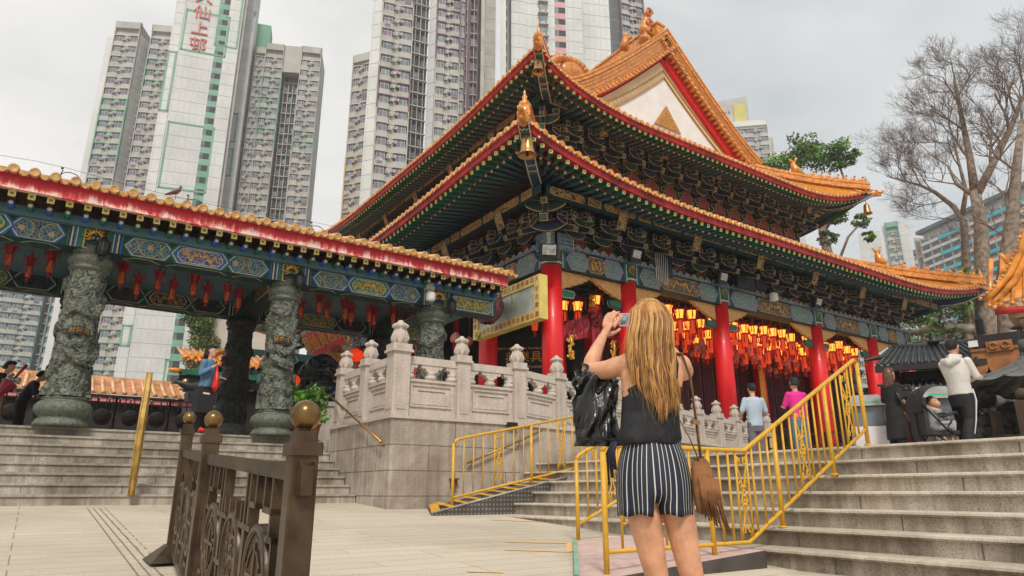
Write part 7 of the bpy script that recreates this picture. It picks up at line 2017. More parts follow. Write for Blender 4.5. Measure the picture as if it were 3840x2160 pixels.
# fretwork screen with round discs
t=thing('fret_screen','dark fretwork metal screen with round discs in front of the low orange roofed building','screen',(1.5,20,1.82))
b=MB()
for i in range(15):
    x=-4.3+.62*i
    for xx in (x-.3,x+.3): b.box((xx-.02,19.98,1.82),(xx+.02,20.02,3.1))
    for z in (1.95,2.25,2.95,3.08): b.box((x-.3,19.98,z-.015),(x+.3,20.02,z+.015))
    for s in (-1,1): b.box((x+s*.24-.012,19.98,2.6),(x+s*.24+.012,20.02,3.1)); b.box((x+s*.16-.012,19.98,1.95),(x+s*.16+.012,20.02,2.25)); b.box((x+s*.1-.012,19.98,2.85),(x+s*.1+.012,20.02,3.1))
b.build('fretwork',['blackb'],t) if 'blackb' in MT else None
MT['blackb']=mat('dark_bronze',(.075,.055,.042),.5,.4,.3,9); b.build('fretwork',['blackb'],t)
b=MB(); b.lathe([(.19,-.02),(.20,0),(.19,.02)],24,0,RX(PI/2)); b.lathe([(.15,-.03),(.15,.03)],24,0,RX(PI/2)); dmh=b.mesh('disc',['blackb'])
for i in range(15): link('disc',dmh,t,T(-4.3+.62*i+.05,20,2.58))
# small corner pavilion roof
t=thing('small_pavilion','small orange tiled pavilion corner with dragon tip and beasts behind the woman in denim','pavilion',(4.3,24,1.8))
b=MB(); 
b.grid(lambda u,v:(lerp(3.55,7.0,u),23.9+1.6*v,4.62+.50*u**.8*.6+.62*v+.30*(1-u)**3),8,4,0)
for i in range(14):
    x=3.6+.24*i; u=(x-3.55)/3.45; z=4.64+.30*u**.8+.30*(1-u)**3
    b.tube([(x,23.85,z),(x,24.6,z+.29),(x,25.5,z+.63)],.06,6)
    b.tube([(x+.12,23.87,z-.05),(x+.12,23.9,z-.05)],.05,6)
b.tube([(3.6,23.95,4.98),(4.3,24.5,5.15),(5.2,25.4,5.62)],[.07,.09,.10],8)
for k in range(5): b.ball((3.8+.24*k,24.1+.2*k,5.12+.075*k),.05,6,5); b.ball((3.78+.24*k,24.08+.2*k,5.20+.075*k),.03,6,4)
b.build('tiled_roof',['orange'],t)
b=MB(); b.tube([(3.2,23.8,4.50),(3.38,23.86,4.50),(3.55,23.9,4.52)],[.06,.09,.07],8); b.build('dragon_head',['orange'],t)
b=MB(); b.box((3.5,23.9,4.42),(7,24.02,4.58)); b.build('fascia',['green'],t)
b=MB(); b.box((3.55,24.05,4.3),(7,25.5,4.42)); b.build('soffit',['dgreen'],t)
b=MB(); b.tube([(4.25,24.4,1.8),(4.25,24.4,4.4)],.12,8); b.tube([(6.6,24.4,1.8),(6.6,24.4,4.4)],.12,8); b.build('pillar',['beige'],t)
bell(3.75,24.,3.92,.75,'small bronze bell under the pavilion corner beside the creeper')
MT['darkroof']=mat('black_tiles',(.026,.029,.031),.5,0,.3,8)
b=MB(); b.tube([(3.2,22.3,3.95),(3.6,22.4,3.80),(4.2,22.6,3.85),(5.2,23,4.1)],[.03,.14,.18,.2],8); b.box((3.6,22.3,3.4),(5.,22.9,3.7)); tag(b.build('dark_eave',['darkroof'],None),'small black curled roof corner behind the black shopping bag','roof')
b=MB(); b.tube([(4.75,18.4,1.82),(4.75,18.4,3.15)],.06,8); b.ball((4.75,18.4,3.2),.07,8,6); b.box((4.72,18.35,1.9),(6.2,18.42,1.96)); b.box((4.72,18.35,2.5),(6.2,18.42,2.56)); b.box((5.1,18.35,1.9),(5.14,18.42,2.5)); b.box((5.5,18.35,1.9),(5.54,18.42,2.5)); tag(b.build('gate_post',['blackb'],None),'dark bronze post with rails right of the rear dragon column','post')
b=MB(); b.box((4.98,19.4,1.82),(5.5,19.7,3.7),0); b.box((4.9,19.35,3.7),(5.6,19.75,3.95),1); tag(b.build('red_pillar',['red','green'],None),'bright red pillar seen right of the rear dragon column','pillar')
# side hall behind the gate, dark timber
t=thing('side_hall','shadowed side hall with dark brackets behind the gate left of the lion','building',(7,30,1.8))
b=MB(); b.box((6.0,28.5,1.8),(9.5,40,5.6),0); b.box((5.6,27.6,5.9),(10,40,6.2),1); b.build('wall',['dark','dgreen'],t)
b=MB()
for i in range(12):
    for k in range(3): b.box((6.1+.3*i,28.1-.15*k,4.6+.3*k),(6.32+.3*i,28.5,4.8+.3*k),k%2)
b.build('bracket_row',['dgreen','navy'],t)
b=MB(); b.box((7.2,28.2,1.8),(7.5,28.5,4.6)); b.build('pillar',['red'],t)
# stone lion ----------------------------------------------------------------
t=thing('guardian_lion','large black stone guardian lion with curly mane on a pedestal beside the stairs','statue',(5.15,15.4,1.82))
q=MB(); lx,ly,lz=5.25,15.35,2.72
LM=T(lx,ly,lz)@RZ(math.radians(-28))@Matrix.Scale(1.0,4)   # local: -x is where the lion faces
limb(q,[(.42,0,.16),(.22,0,.26),(.0,0,.34),(-.12,0,.48)],[.22,.24,.23,.20])
q.ball((-.12,0,.80),.29,18,14); q.ball((.02,0,.72),.30,18,14); q.ball((-.34,0,.74),.17,14,10); limb(q,[(-.34,0,.70),(-.45,0,.66)],[.13,.10]); limb(q,[(-.30,0,.56),(-.42,0,.53)],[.10,.07])
q.ball((-.42,.0,.80),.06,8,6)
for s in (-1,1):
    limb(q,[(-.12,s*.16,.42),(-.20,s*.17,.16),(-.26,s*.17,.02)],[.11,.085,.09]); limb(q,[(-.27,s*.17,.02),(-.36,s*.17,.0)],[.09,.07])
    limb(q,[(.34,s*.16,.16),(.16,s*.20,.10),(.12,s*.2,.0)],[.16,.12,.09]); q.ball((-.36,s*.09,.84),.045,8,6); q.ball((-.14,s*.24,.92),.07,8,6)
limb(q,[(.56,0,.18),(.66,0,.4),(.56,0,.6)],[.07,.10,.05]); 
q.ball((-.40,.18,.02),.12,12,9)
for v_i in range(len(q.v)): q.v[v_i]=tuple(LM@Vector(q.v[v_i]))
o=q.build('body',['blackstone'],t); remesh(o,.02,3)
q=MB(); random.seed(3)
for k in range(150):
    a=random.uniform(0,2*PI); b_=random.uniform(-.5,1.5); d=V(math.cos(b_)*math.cos(a),math.cos(b_)*math.sin(a),math.sin(b_))
    if d.x<-.55 and d.z<.75: continue
    p=V(.0,0,.76)+d*.315; q.ball(tuple(LM@p),random.uniform(.048,.066),9,7)
q.build('curly_mane',['blackstone'],t)
q=MB(); q.tube([LM@V(-.28,.19,.50),LM@V(-.38,.0,.42),LM@V(-.28,-.19,.50)],.03,7); q.ball(tuple(LM@V(-.41,0,.38)),.055,8,6); q.build('collar_bell',['blackstone'],t)
q=MB(); q.box((-.62,-.34,-.1),(.62,.34,.0),0,LM); q.box((-.56,-.30,-.9),(.56,.30,-.1),0,LM); q.build('pedestal',['granite'],t)
# potted shrubs
def leafy(name,label,c,r,n,size,mats,sc=(1,1,1),pot=None,cat='plant'):
    t=thing(name,label,cat,(c[0],c[1],c[2]-r*sc[2])); q=MB(); random.seed(int(c[0]*31)); 
    for k in range(max(1,n//60)):
        cc=(c[0]+random.uniform(-.75,.75)*r*sc[0],c[1]+random.uniform(-.75,.75)*r*sc[1],c[2]+random.uniform(-.6,.7)*r*sc[2]); leaves(q,cc,60,r*.36,size,k%len(mats))
    q.build('foliage',mats,t)
    if pot:
        for (x,y,z,rr,h,m) in pot:
            p=MB(); p.lathe([(rr*.7,0),(rr,h*.85),(rr*1.12,h*.86),(rr*1.1,h),(rr*.9,h*.98)],16,0,T(x,y,z)); p.build('pot',[m],t)
    return t
MT['leafl']=mat('bright_leaf',(.16,.34,.035),.55,0,.35,3,col2=(.06,.16,.02)); MT['leafy']=mat('yellow_green_leaf',(.42,.45,.06),.55,0,.3,3); MT['terra']=mat('terracotta',(.50,.17,.08),.7,0,.15,6)
leafy('potted_shrub','bushy green shrub in terracotta and red pots below the stone lion','x' and (4.42,13.95,2.52),.62,1900,.06,['leafl','leaf','leafl'],(.9,.5,.55),[(4.62,13.85,1.82,.16,.30,'terra'),(4.30,13.8,1.82,.15,.26,'terra'),(4.40,14.4,1.82,.17,.34,'red')])
def round_lantern(x,y,z,r,label):
    t=thing('round_lantern',label,'lantern',(x,y,z)); q=MB(); q.lathe([(r*.35,-r*.78),(r*.8,-r*.55),(r,0),(r*.8,r*.55),(r*.35,r*.78)],16,0,T(x,y,z))
    for k in range(16):
        a=2*PI*k/16; q.tube([(x+r*c_*math.cos(a),y+r*c_*math.sin(a),z+r*zz) for c_,zz in ((.36,-.78),(.82,-.5),(1.01,0),(.82,.5),(.36,.78))],r*.03,4)
    q.build('shade',['lredglow'],t); q=MB(); q.lathe([(r*.36,-r*.86),(r*.36,-r*.76)],10,0,T(x,y,z)); q.lathe([(r*.36,r*.76),(r*.36,r*.86)],10,0,T(x,y,z)); q.tube([(x,y,z+r*.8),(x,y,z+r*2.)],.006,4)
    for k in range(8): a=2*PI*k/8; q.tube([(x+r*.25*math.cos(a),y+r*.25*math.sin(a),z-r*.8),(x+r*.27*math.cos(a),y+r*.27*math.sin(a),z-r*1.9)],.008,4)
    q.build('tassel',['gold'],t)
MT['lredglow']=mat('red_lantern_shade',(.80,.03,.01),.5,0,.1,6,emit=(1.,.06,.01),es=.5)
round_lantern(4.78,16.0,3.28,.17,'glowing red round lantern in front of the lion chest'); round_lantern(6.35,16.2,4.08,.20,'glowing red round lantern hanging above the left end of the balustrade')
q=MB(); Mo=frame((6.0,16.6,3.75),V(.8,-.6,0),(0,0,1),V(-.6,-.8,0)); q.lathe([(.30,0),(.30,.03)],24,0,Mo@Matrix.Diagonal((1,2.1,1,1))); q.join(text_mb('福祿壽',.26,.01,vert=True),Mo@T(0,0,.04),1)
tag(q.build('oval_plaque',['lpink','gold'],None),'pink oval plaque with gold characters right of the lion','sign')
# ---------------------------------------------------------------- upper terrace at the right
def tiled(mb,P0,P1,up,z0,rise,n,r=.06,m=0):
    """small ribbed roof plane between P0 and P1 rising along vector up"""
    A,B=V(*P0,z0),V(*P1,z0); U=V(*up,rise)
    mb.add([A,B,B+U,A+U,A-V(0,0,.06),B-V(0,0,.06)],[(0,1,2,3),(4,5,1,0)],m)
    for i in range(n):
        p=A.lerp(B,(i+.5)/n); mb.tube([p,p+U],r,6,m)
        mb.lathe([(r*1.1,0),(r*1.1,.03)],8,m,T(*p)@RZ(math.atan2(up[1],up[0])-PI/2)@RX(PI/2))
R_=lambda x,y,z:V(x,y,z)
def P(px,pz,r): # helper in terrace frame: direction across the view
    return None
t=thing('black_pavilion','two tiered black tiled pavilion behind the woman in black dress','pavilion',(14.6,6.8,1.3))
D1=(16.15,8.0); D2=(17.3,5.9)
q=MB(); dirv=V(D2[0]-D1[0],D2[1]-D1[1],0).normalized(); back=V(-dirv.y,dirv.x,0); back=back if back.x>0 else -back
def PP(a,b,z): p=V(16.0,8.15,0)+dirv*a+back*b; return (p.x,p.y,z)
for (a0,a1,z0,rise,dp,inset) in ((-.1,2.55,3.62,.55,1.0,.45),(.1,2.75,3.02,.35,.7,.2)):
    A=V(*PP(a0,0,z0)); B=V(*PP(a1,0,z0+.0)); A2=V(*PP(a0+inset,dp,z0+rise)); B2=V(*PP(a1-inset,dp,z0+rise))
    q.add([A,B,B2,A2],[(0,1,2,3)],0)
    for i in range(19):
        u=(i+.5)/19; q.tube([A.lerp(B,u),A2.lerp(B2,u)],.045,6)
    q.tube([A+V(-.2,.1,.12),A.lerp(A2,.4)+V(0,0,.03),A2],[.03,.06,.06],6); q.tube([B+V(.1,-.2,.12),B.lerp(B2,.4),B2],[.03,.06,.06],6); q.tube([A2,B2],.08,6)
    q.box((0,-.04,-.16),((B-A).length,.1,-.02),1,frame(A,(B-A).normalized(),back,(0,0,1)))
c_=V(*PP(1.25,.9,4.2)); q.lathe([(.11,0),(.14,.05),(.07,.08),(.10,.13),(.05,.17),(.07,.21),(.02,.28)],10,0,T(*c_))
q.build('tiled_roof',['darkroof','dark'],t)
q=MB()
for a in (.35,1.3,2.3): p=PP(a,.4,0); q.tube([(p[0],p[1],1.3),(p[0],p[1],3.7)],.08,8)
q.build('pillar',['darkred'],t)
q=MB(); a=V(*PP(.3,.5,2.6)); q.box((0,0,0),(2.2,.6,.9),0,frame(a,dirv,back,(0,0,1))); q.build('frieze',['dark'],t)
q=MB(); a=V(*PP(-.5,1.6,1.3)); q.box((0,0,0),(3.6,.2,1.5),0,frame(a,dirv,back,(0,0,1))); 
for k in range(7): q.box((.2+.48*k,-.03,.1),(.45+.48*k,0,1.3),1,frame(a,dirv,back,(0,0,1)))
q.build('rear_panel',['dark','red'],t)
# rockery
q=MB(); random.seed(8)
for k in range(60): q.ball((15.7+random.uniform(-.7,.9),6.3+random.uniform(-1.,.9),1.9+random.uniform(-.6,.75)),random.uniform(.12,.26),7,5)
o=q.build('rockery',['rock'],None) if 'rock' in MT else None
MT['rock']=mat('grey_rock',(.09,.09,.088),.9,0,.5,6,.8,14); o=q.build('rockery',['rock'],None); tag(o,'dark craggy rockery behind the pushchair','rock'); remesh(o,.06,1)
# donation cabinets
def cabinet(px,label,s=1.):
    x,y=px; t=thing('donation_cabinet',label,'cabinet',(x,y,1.3)); M=T(x,y,1.3)@RZ(yaw-PI/2-.35)@Matrix.Scale(s,4)
    q=MB(); q.box((-.27,-.22,0),(.27,.22,.62),0,M); q.build('base',['paper'],t)
    q=MB(); 
    for a in (-.26,.26):
        for b_ in (-.21,.21): q.tube([M@V(a,b_,.62),M@V(a,b_,.98)],.015,4)
    q.build('frame',['steel'],t); q=MB(); q.box((-.24,-.19,.63),(.24,.19,.97),0,M); q.build('glass_case',['glass'],t)
    q=MB(); q.add([M@V(-.33,-.28,.98),M@V(.33,-.28,.98),M@V(.33,.28,1.0),M@V(-.33,.28,1.0),M@V(-.22,-.05,1.20),M@V(.22,-.05,1.20),M@V(.22,.2,1.2),M@V(-.22,.2,1.2)],[(0,1,5,4),(1,2,6,5),(2,3,7,6),(3,0,4,7),(4,5,6,7)]); q.build('sloped_lid',['steel'],t)
    q=MB(); q.add([M@V(-.08,-.222,1.04),M@V(.20,-.222,1.04),M@V(.17,-.112,1.13),M@V(-.06,-.112,1.13)],[(0,1,2,3)]); q.build('green_label',['glabel'],t)
MT['paper']=mat('poster_white',(.62,.58,.58),.6,0,.12,2); MT['glabel']=mat('green_label',(.02,.42,.16),.5)
cabinet((12.55,6.75),'grey lidded donation cabinet with green label left of the woman in black')
cabinet((12.9,5.75),'beige lidded donation cabinet with green label behind the pushchair',1.05)
q=MB(); q.lathe([(.13,0),(.15,.5),(.155,.52),(.14,.53)],18,0,T(11.62,5.32,1.45)); t=thing('metal_bin','shiny steel bin standing between the woman in black and the pushchair','bin',(11.62,5.32,1.3)); MT['chrome']=mat('bin_steel',(.45,.45,.46),.18,.9,.3,5); q.build('body',['chrome'],t)
q=MB(); q.lathe([(.15,-.14),(.155,.04),(.13,.05)],18,0,T(11.62,5.32,1.45)); q.build('red_base',['red'],t)
# bronze fence on the terrace
t=thing('terrace_fence','low dark fretwork fence on the terrace behind the railing','fence',(13.2,8.2,1.3))
q=MB(); A,B=V(12.9,9.6,1.3),V(12.75,6.9,1.3); d=(B-A).normalized(); M=frame(A,d,V(-d.y,d.x,0),(0,0,1)); L=(B-A).length
for i in range(7):
    x=L*i/6.; q.box((x-.03,-.03,0),(x+.03,.03,.62),0,M)
    for z in (.1,.35,.58): q.box((x,-.015,z),(min(L,x+L/6),.015,z+.03),0,M)
    q.box((x+.12,-.015,.1),(x+.15,.015,.35),0,M); q.box((x+.28,-.015,.35),(x+.31,.015,.58),0,M)
q.build('fretwork',['bronze'],t)
# wooden kiosk with carved fringe
t=thing('wooden_kiosk','brown timber kiosk with carved fringe board and dark fascia behind the man in hoodie','kiosk',(17,5.5,1.3))
MT['wood']=mat('varnished_wood',(.34,.125,.03),.5,0,.2,3,.1,20); MT['woodd']=mat('brown_wall',(.115,.07,.045),.7,0,.2,1.5)
A,B=V(16.9,6.55,0),V(17.55,4.2,0); d=(B-A).normalized(); n=V(-d.y,d.x,0); n=n if n.x>0 else -n; M=frame(A,d,n,(0,0,1))
q=MB(); q.box((0,0,3.42),(4,.08,3.80),0,M)
for k in range(13): x=.12+.3*k; q.prism([(x-.15,3.43),(x+.15,3.43),(x+.13,3.33),(x+.04,3.22),(x-.04,3.22),(x-.13,3.33)],-.03,.03,0,M@RX(PI/2)@Matrix.Scale(1,4)); 
q.box((0,-.03,3.76),(4,.1,3.82),0,M); q.build('fringe_board',['wood'],t)
q=MB(); q.box((.30,-.06,3.72),(.78,0,3.95),0,M); [q.tube([M@V(.43+.22*j+.07*math.cos(a),-.08,3.84+.07*math.sin(a)) for a in [k*.6 for k in range(11)]],.022,5) for j in range(2)]; q.build('carved_crest',['wood'],t)
q=MB(); q.box((.1,.02,3.82),(4,.4,4.12),0,M); q.build('dark_fascia',['dark'],t)
q=MB(); q.box((-.02,.0,3.88),(.16,.2,4.02),0,M); q.build('white_box',['white'],t)
q=MB(); q.box((0,.9,1.0),(4,1.,2.75),0,M); q.box((.5,.86,2.35),(.85,.9,2.55),1,M); q.build('counter_wall',['woodd','cream'],t)
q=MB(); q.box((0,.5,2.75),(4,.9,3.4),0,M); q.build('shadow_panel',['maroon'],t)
# grey umbrella-like roof with vent
t=thing('grey_canopy','grey fluted conical canopy with small vent cap in front of the kiosk','canopy',(14.9,5.0,1.3))
cx,cy=14.85,4.75; MT['greycan']=mat('grey_canopy',(.13,.13,.125),.7,0,.2,4)
def can(u,v):
    a=2*PI*u; r=.16+1.35*v**1.6; z=3.30-.62*v**.75; return (cx+r*math.cos(a)*(1+.015*math.sin(a*22)),cy+r*math.sin(a)*(1+.015*math.sin(a*22)),z-.05*abs(math.sin(a*11))*v)
q=MB(); q.grid(can,132,10,0); 
for k in range(22): a=2*PI*k/22; q.tube([can(k/22.,v/8.) for v in range(9)],.018,4)
q.build('fluted_roof',['greycan'],t)
q=MB(); q.lathe([(.20,0),(.20,.22)],12,0,T(cx,cy,3.26)); 
for k in range(6): a=PI*k/3; q.tube([(cx+.15*math.cos(a),cy+.15*math.sin(a),3.48),(cx+.15*math.cos(a),cy+.15*math.sin(a),3.72)],.02,4)
q.lathe([(.27,0),(.0,.16)],12,0,T(cx,cy,3.72)); q.build('vent_cap',['greycan'],t)
q=MB(); q.tube([(cx,cy,1.3),(cx,cy,3.2)],.06,8); q.box((cx-.9,cy-.2,2.35),(cx+.9,cy+.2,2.45)); q.build('stand',['dark'],t)
# stall counter, stone posts, goods
t=thing('stall_counter','pinkish stone counter with small goods at the right photo edge','counter',(12.8,3.7,1.3))
q=MB(); q.box((12.55,3.0,1.95),(13.4,3.95,2.12)); q.box((12.6,3.0,1.3),(13.3,3.85,1.95),1); q.build('counter_top',['counter','woodd'],t) if 'counter' in MT else None
MT['counter']=mat('pink_counter',(.42,.29,.25),.6,0,.1,4); q.build('counter_top',['counter','woodd'],t)
for k in range(4):
    q=MB(); q.lathe([(.025,0),(.03,.09),(.012,.12)],8,0,T(12.68+.09*k,3.86-.02*k,2.12)); tag(q.build('jar',['yellow' if k%2 else 'leafg'],None),'small yellow and green jars standing on the pink counter','jar','jars on the pink counter')
t=thing('stone_post','brown ball topped stone post between the counter and the hooded man','post',(13.5,4.6,1.3)); q=MB(); q.box((13.4,4.5,1.0),(13.6,4.7,2.25)); q.build('shaft',['woodd'],t); q=MB(); q.ball((13.5,4.6,2.36),.10,12,9); q.build('ball',['woodd'],t)
for k,(x,y) in enumerate(((14.4,5.2),(15.,4.9),(15.6,4.6))):
    q=MB(); q.box((x-.2,y-.2,1.72),(x+.2,y+.2,1.76)); q.box((x-.2,y+.16,1.76),(x+.2,y+.2,2.2)); 
    for a in (-.17,.17):
        for b_ in (-.17,.17): q.tube([(x+a,y+b_,1.3),(x+a,y+b_,1.72)],.015,4)
    tag(q.build('folding_chair',['woodd'],None),'dark slatted chair on the terrace beyond the hooded man','chair','dark chairs on the terrace')
# orange curled roof at the right edge
t=thing('curled_roof','orange curled roof corner with dragon ridge entering at the right photo edge','roof',(11.6,3.4,3.4))
q=MB(); 
P0=[V(11.28,4.06,3.50),V(11.34,3.92,3.62),V(11.42,3.72,3.85),V(11.49,3.56,4.15),V(11.55,3.44,4.50),V(11.6,3.34,4.95),V(11.66,3.22,5.5)]
q.tube(P0,[.03,.04,.045,.045,.04,.04,.04],9); q.tube([p+V(.05,-.03,-.08) for p in P0],[.035,.045,.05,.05,.045,.04,.04],8)
for i in range(26):
    t_=i/25.; k=t_*5.; a=P0[int(k)].lerp(P0[min(6,int(k)+1)],k-int(k)); q.ball(tuple(a+V(-.03,.035,.035+.015*math.sin(i*2))),.018+.012*(i%3==0),6,5)
q.tube([V(11.44,3.72,4.02),V(11.40,3.78,4.18)],[.03,.03],6)
q.build('dragon_ridge',['orange'],t)
q=MB()
for k in range(10):
    s=k*.13; a=V(11.30+.05*k,4.02-.13*k,3.42-.012*k+.014*k*k*.35); q.tube([a,a+V(.10,-.02,.26),a+V(.25,-.06,.75)],.032,6); q.ball(tuple(a),.036,8,6); q.prism([(-.04,0),(0,-.06),(.04,0)],0,.02,0,T(*(a+V(.02,-.065,-.01)))@RZ(-1.2)@RX(PI/2))
q.add([V(11.32,4.0,3.42),V(11.8,2.7,3.7),V(12.2,2.6,4.6),V(11.6,3.8,4.2)],[(0,1,2,3)]); q.build('tile_row',['orange'],t)
q=MB(); q.tube([V(11.33,3.98,3.32),V(11.5,3.5,3.30),V(11.75,2.8,3.42)],.05,6); q.build('fascia',['redfascia'],t)
q=MB()
for k in range(6): q.box((0,0,0),(1.6,.5,.07),0,frame(V(11.42+.07*k,3.85-.1*k,3.2-.085*k),V(.25,-.96,0).normalized(),V(.96,.25,0).normalized(),(0,0,1)))
q.build('bracket_tiers',['ochrew'],t) if 'ochrew' in MT else None
MT['ochrew']=mat('ochre_tiers',(.30,.20,.11),.7,0,.3,5); q.build('bracket_tiers',['ochrew'],t)
q=MB(); q.box((0,0,-1.6),(1.6,.4,.9),0,frame(V(11.78,3.45,1.9),V(.25,-.96,0).normalized(),V(.96,.25,0).normalized(),(0,0,1))) ; q.build('white_wall',['granite'],t)
q=MB(); q.tube([V(11.6,4.3,3.46),V(11.6,4.3,3.3)],.01,4); q.lathe([(.06,-.22),(.06,0),(.03,.04)],6,0,T(11.6,4.3,3.3),False); tag(q.build('hanging_lamp',['black'],None),'small square black lamp hanging left of the curled orange roof','lamp')
# ---------------------------------------------------------------- trees
def branch(mb,p,d,L,r,depth,bias,seed_,spread=.6,m=0,twigs=None,minr=.006):
    n=4; pts=[p]; q=p; dd=d.normalized(); R=[r]
    for k in range(n):
        dd=(dd+V(random.uniform(-1,1),random.uniform(-1,1),random.uniform(-1,1))*.24+bias*.10).normalized(); q=q+dd*L/n; pts.append(q); R.append(max(minr,r*(1-.42*(k+1)/n)))
    mb.tube(pts,R,6 if r>.05 else 3,m)
    if depth<=0:
        return
    nb=4 if depth>1 else 7
    for k in range(nb):
        i=random.randint(2,n); a=V(random.uniform(-1,1),random.uniform(-1,1),random.uniform(-.4,1)).normalized()
        nd=(dd*(1-spread*.6)+a*spread+bias*.25).normalized(); branch(mb,pts[i],nd,L*random.uniform(.58,.82),R[i]*.72,depth-1,bias,0,spread,m,twigs,minr)
random.seed(21)
left=-rt*1.0
def bare(label,limbs,starts,bias,depth,group='bare trees at the right'):
    t=thing('bare_tree',label,'tree',tuple(limbs[0][0][0]),group)
    q=MB()
    for pts,rad in limbs: q.tube(pts,rad,10)
    q.build('trunk',['bark'],t); q=MB()
    for p,d,L,r in starts: branch(q,V(*p),V(*d),L*.66,r*.8,depth,bias,0,.70,0,None,.0045)
    q.build('twigs',['twig'],t)
MT['twig']=mat('twig_bark',(.22,.175,.15),.9,0,.25,5)
G=1.0
lv=V(-rt.x,-rt.y,0)
bare('tallest bare tree with dark leaning crown near the right photo edge',
 [([(37.45,14.0,1.),(37.55,13.66,9.),(37.73,13.28,12.2),(37.8,13.06,13.9),(37.81,13.04,15.6)],[.55,.42,.34,.30,.24]),([(37.81,13.04,15.6),(37.84,12.96,17.4),(37.85,12.94,19.7),(37.86,12.92,22.1)],[.22,.17,.12,.07]),
  ([(37.81,13.05,15.3),(38.1,12.2,16.7),(38.4,11.2,18.4),(38.6,10.3,20.1)],[.22,.18,.14,.08]),([(37.81,13.04,15.3),(37.6,13.7,16.2),(37.5,13.9,17.3)],[.15,.10,.06])],
 [((37.84,12.96,17.4),lv*.5+V(0,0,1),3.2,.10),((37.85,12.94,19.),lv*.6+V(0,0,1),2.8,.08),((37.86,12.92,20.6),lv*.3+V(0,0,1),2.6,.07),((37.86,12.92,22.1),V(.1,-.2,1),2.2,.06),((37.85,12.93,21.),V(.2,-.5,1),2.4,.06),
  ((38.1,12.2,16.7),V(0,-.2,1),3.0,.10),((38.4,11.2,18.4),V(.1,-.2,1),3.,.10),((38.6,10.3,20.1),V(0,-.1,1),2.8,.07),((38.3,11.6,17.8),lv*.3+V(0,0,1),2.8,.08),((38.5,10.8,19.3),lv*.4+V(0,0,1),2.6,.08),
  ((37.5,13.9,17.3),lv*.8+V(0,0,.8),2.2,.05),((37.6,13.7,16.2),lv+V(0,0,.4),2.2,.06),((38.6,10.3,20.1),V(.1,-.7,.7),2.6,.07),((38.2,11.9,17.),V(.1,-.8,.5),2.4,.07)],lv*.22+V(0,0,.25),4)
bare('smaller bare tree leaning left with fine pale twigs against the sky',
 [([(40.96,16.07,1.),(41.0,16.0,7.75),(41.20,15.46,12.1),(41.33,15.09,15.4),(41.22,15.39,16.4)],[.40,.30,.24,.18,.14]),([(41.22,15.39,16.4),(40.95,16.09,17.5),(40.72,16.68,18.1),(40.47,17.26,18.5)],[.14,.11,.08,.05]),
  ([(41.30,15.1,15.8),(41.46,14.72,17.2),(41.45,14.77,18.7),(41.43,14.83,20.8)],[.14,.11,.08,.05])],
 [((40.95,16.09,17.5),lv*.6+V(0,0,.9),2.4,.06),((40.72,16.68,18.1),lv*.5+V(0,0,1),2.5,.05),((40.47,17.26,18.5),lv*.8+V(0,0,.3),2.,.05),((40.47,17.26,18.5),lv*.4+V(0,0,1),2.3,.05),((41.45,14.77,18.7),lv*.7+V(0,0,1),2.8,.06),
  ((41.43,14.83,20.8),lv*.6+V(0,0,1),2.6,.05),((41.43,14.83,20.),lv*.9+V(0,0,.6),2.8,.05),((41.1,15.7,16.9),lv*.7-V(0,0,.1),2.6,.05),((41.46,14.72,17.2),lv*.5+V(0,0,.8),2.4,.05),((40.9,16.2,17.6),lv-V(0,0,.35),2.,.04),((41.3,15.2,15.5),lv+V(0,0,.1),2.4,.05)],lv*.28+V(0,0,.15),4)
bare('grey barked bare tree rising at the far right photo edge',
 [([(33.95,12.0,1.),(34.03,11.75,6.3),(34.17,11.32,9.8),(34.37,10.71,12.3),(34.53,10.17,14.6),(34.71,9.57,17.)],[.50,.42,.36,.28,.2,.12])],
 [((34.37,10.71,12.3),V(0,.1,1),2.6,.08),((34.53,10.17,14.6),lv*.5+V(0,0,1),2.6,.08),((34.71,9.57,17.),V(0,0,1),2.6,.07),((34.3,10.9,11.5),lv*.8+V(0,0,.6),2.2,.06)],lv*.2+V(0,0,.3),3)
# aerial root mass
t=thing('banyan_roots','pale hanging root trunks of a banyan standing behind the kiosk','tree',(41,14.8,1))
K=1.46
def far(p): return (p[0]*K,p[1]*K,.78+(p[2]-.78)*K)
q=MB()
for k in range(9): 
    x,y=28.12+.10*k+random.uniform(-.06,.06),10.55-.19*k; q.tube([far((x+.1,y,1)),far((x+random.uniform(-.1,.1),y,5.)),far((x+random.uniform(-.1,.1),y,6.8)),far((x+.02*k,y-.05*k,7.9+.25*(k%3)))],[random.uniform(.12,.26)]*3+[.06],8)
MT['palebark']=mat('pale_roots',(.36,.31,.255),.9,0,.3,4,.4,14,col2=(.2,.165,.13)); q.build('trunk',['palebark'],t)
q=MB(); q.tube([far(p) for p in ((27.2,12.6,6.65),(27.5,12.0,6.75),(27.9,11.2,6.7),(28.1,10.6,6.6))],[.14,.22,.24,.28],9); q.tube([far(p) for p in ((27.2,12.7,6.3),(27.6,11.9,6.35),(28.,11.1,6.5))],[.08,.14,.16],8); q.tube([far(p) for p in ((27.7,11.7,6.7),(27.75,11.5,7.3))],[.09,.05],6); q.build('low_limb',['palebark'],t)
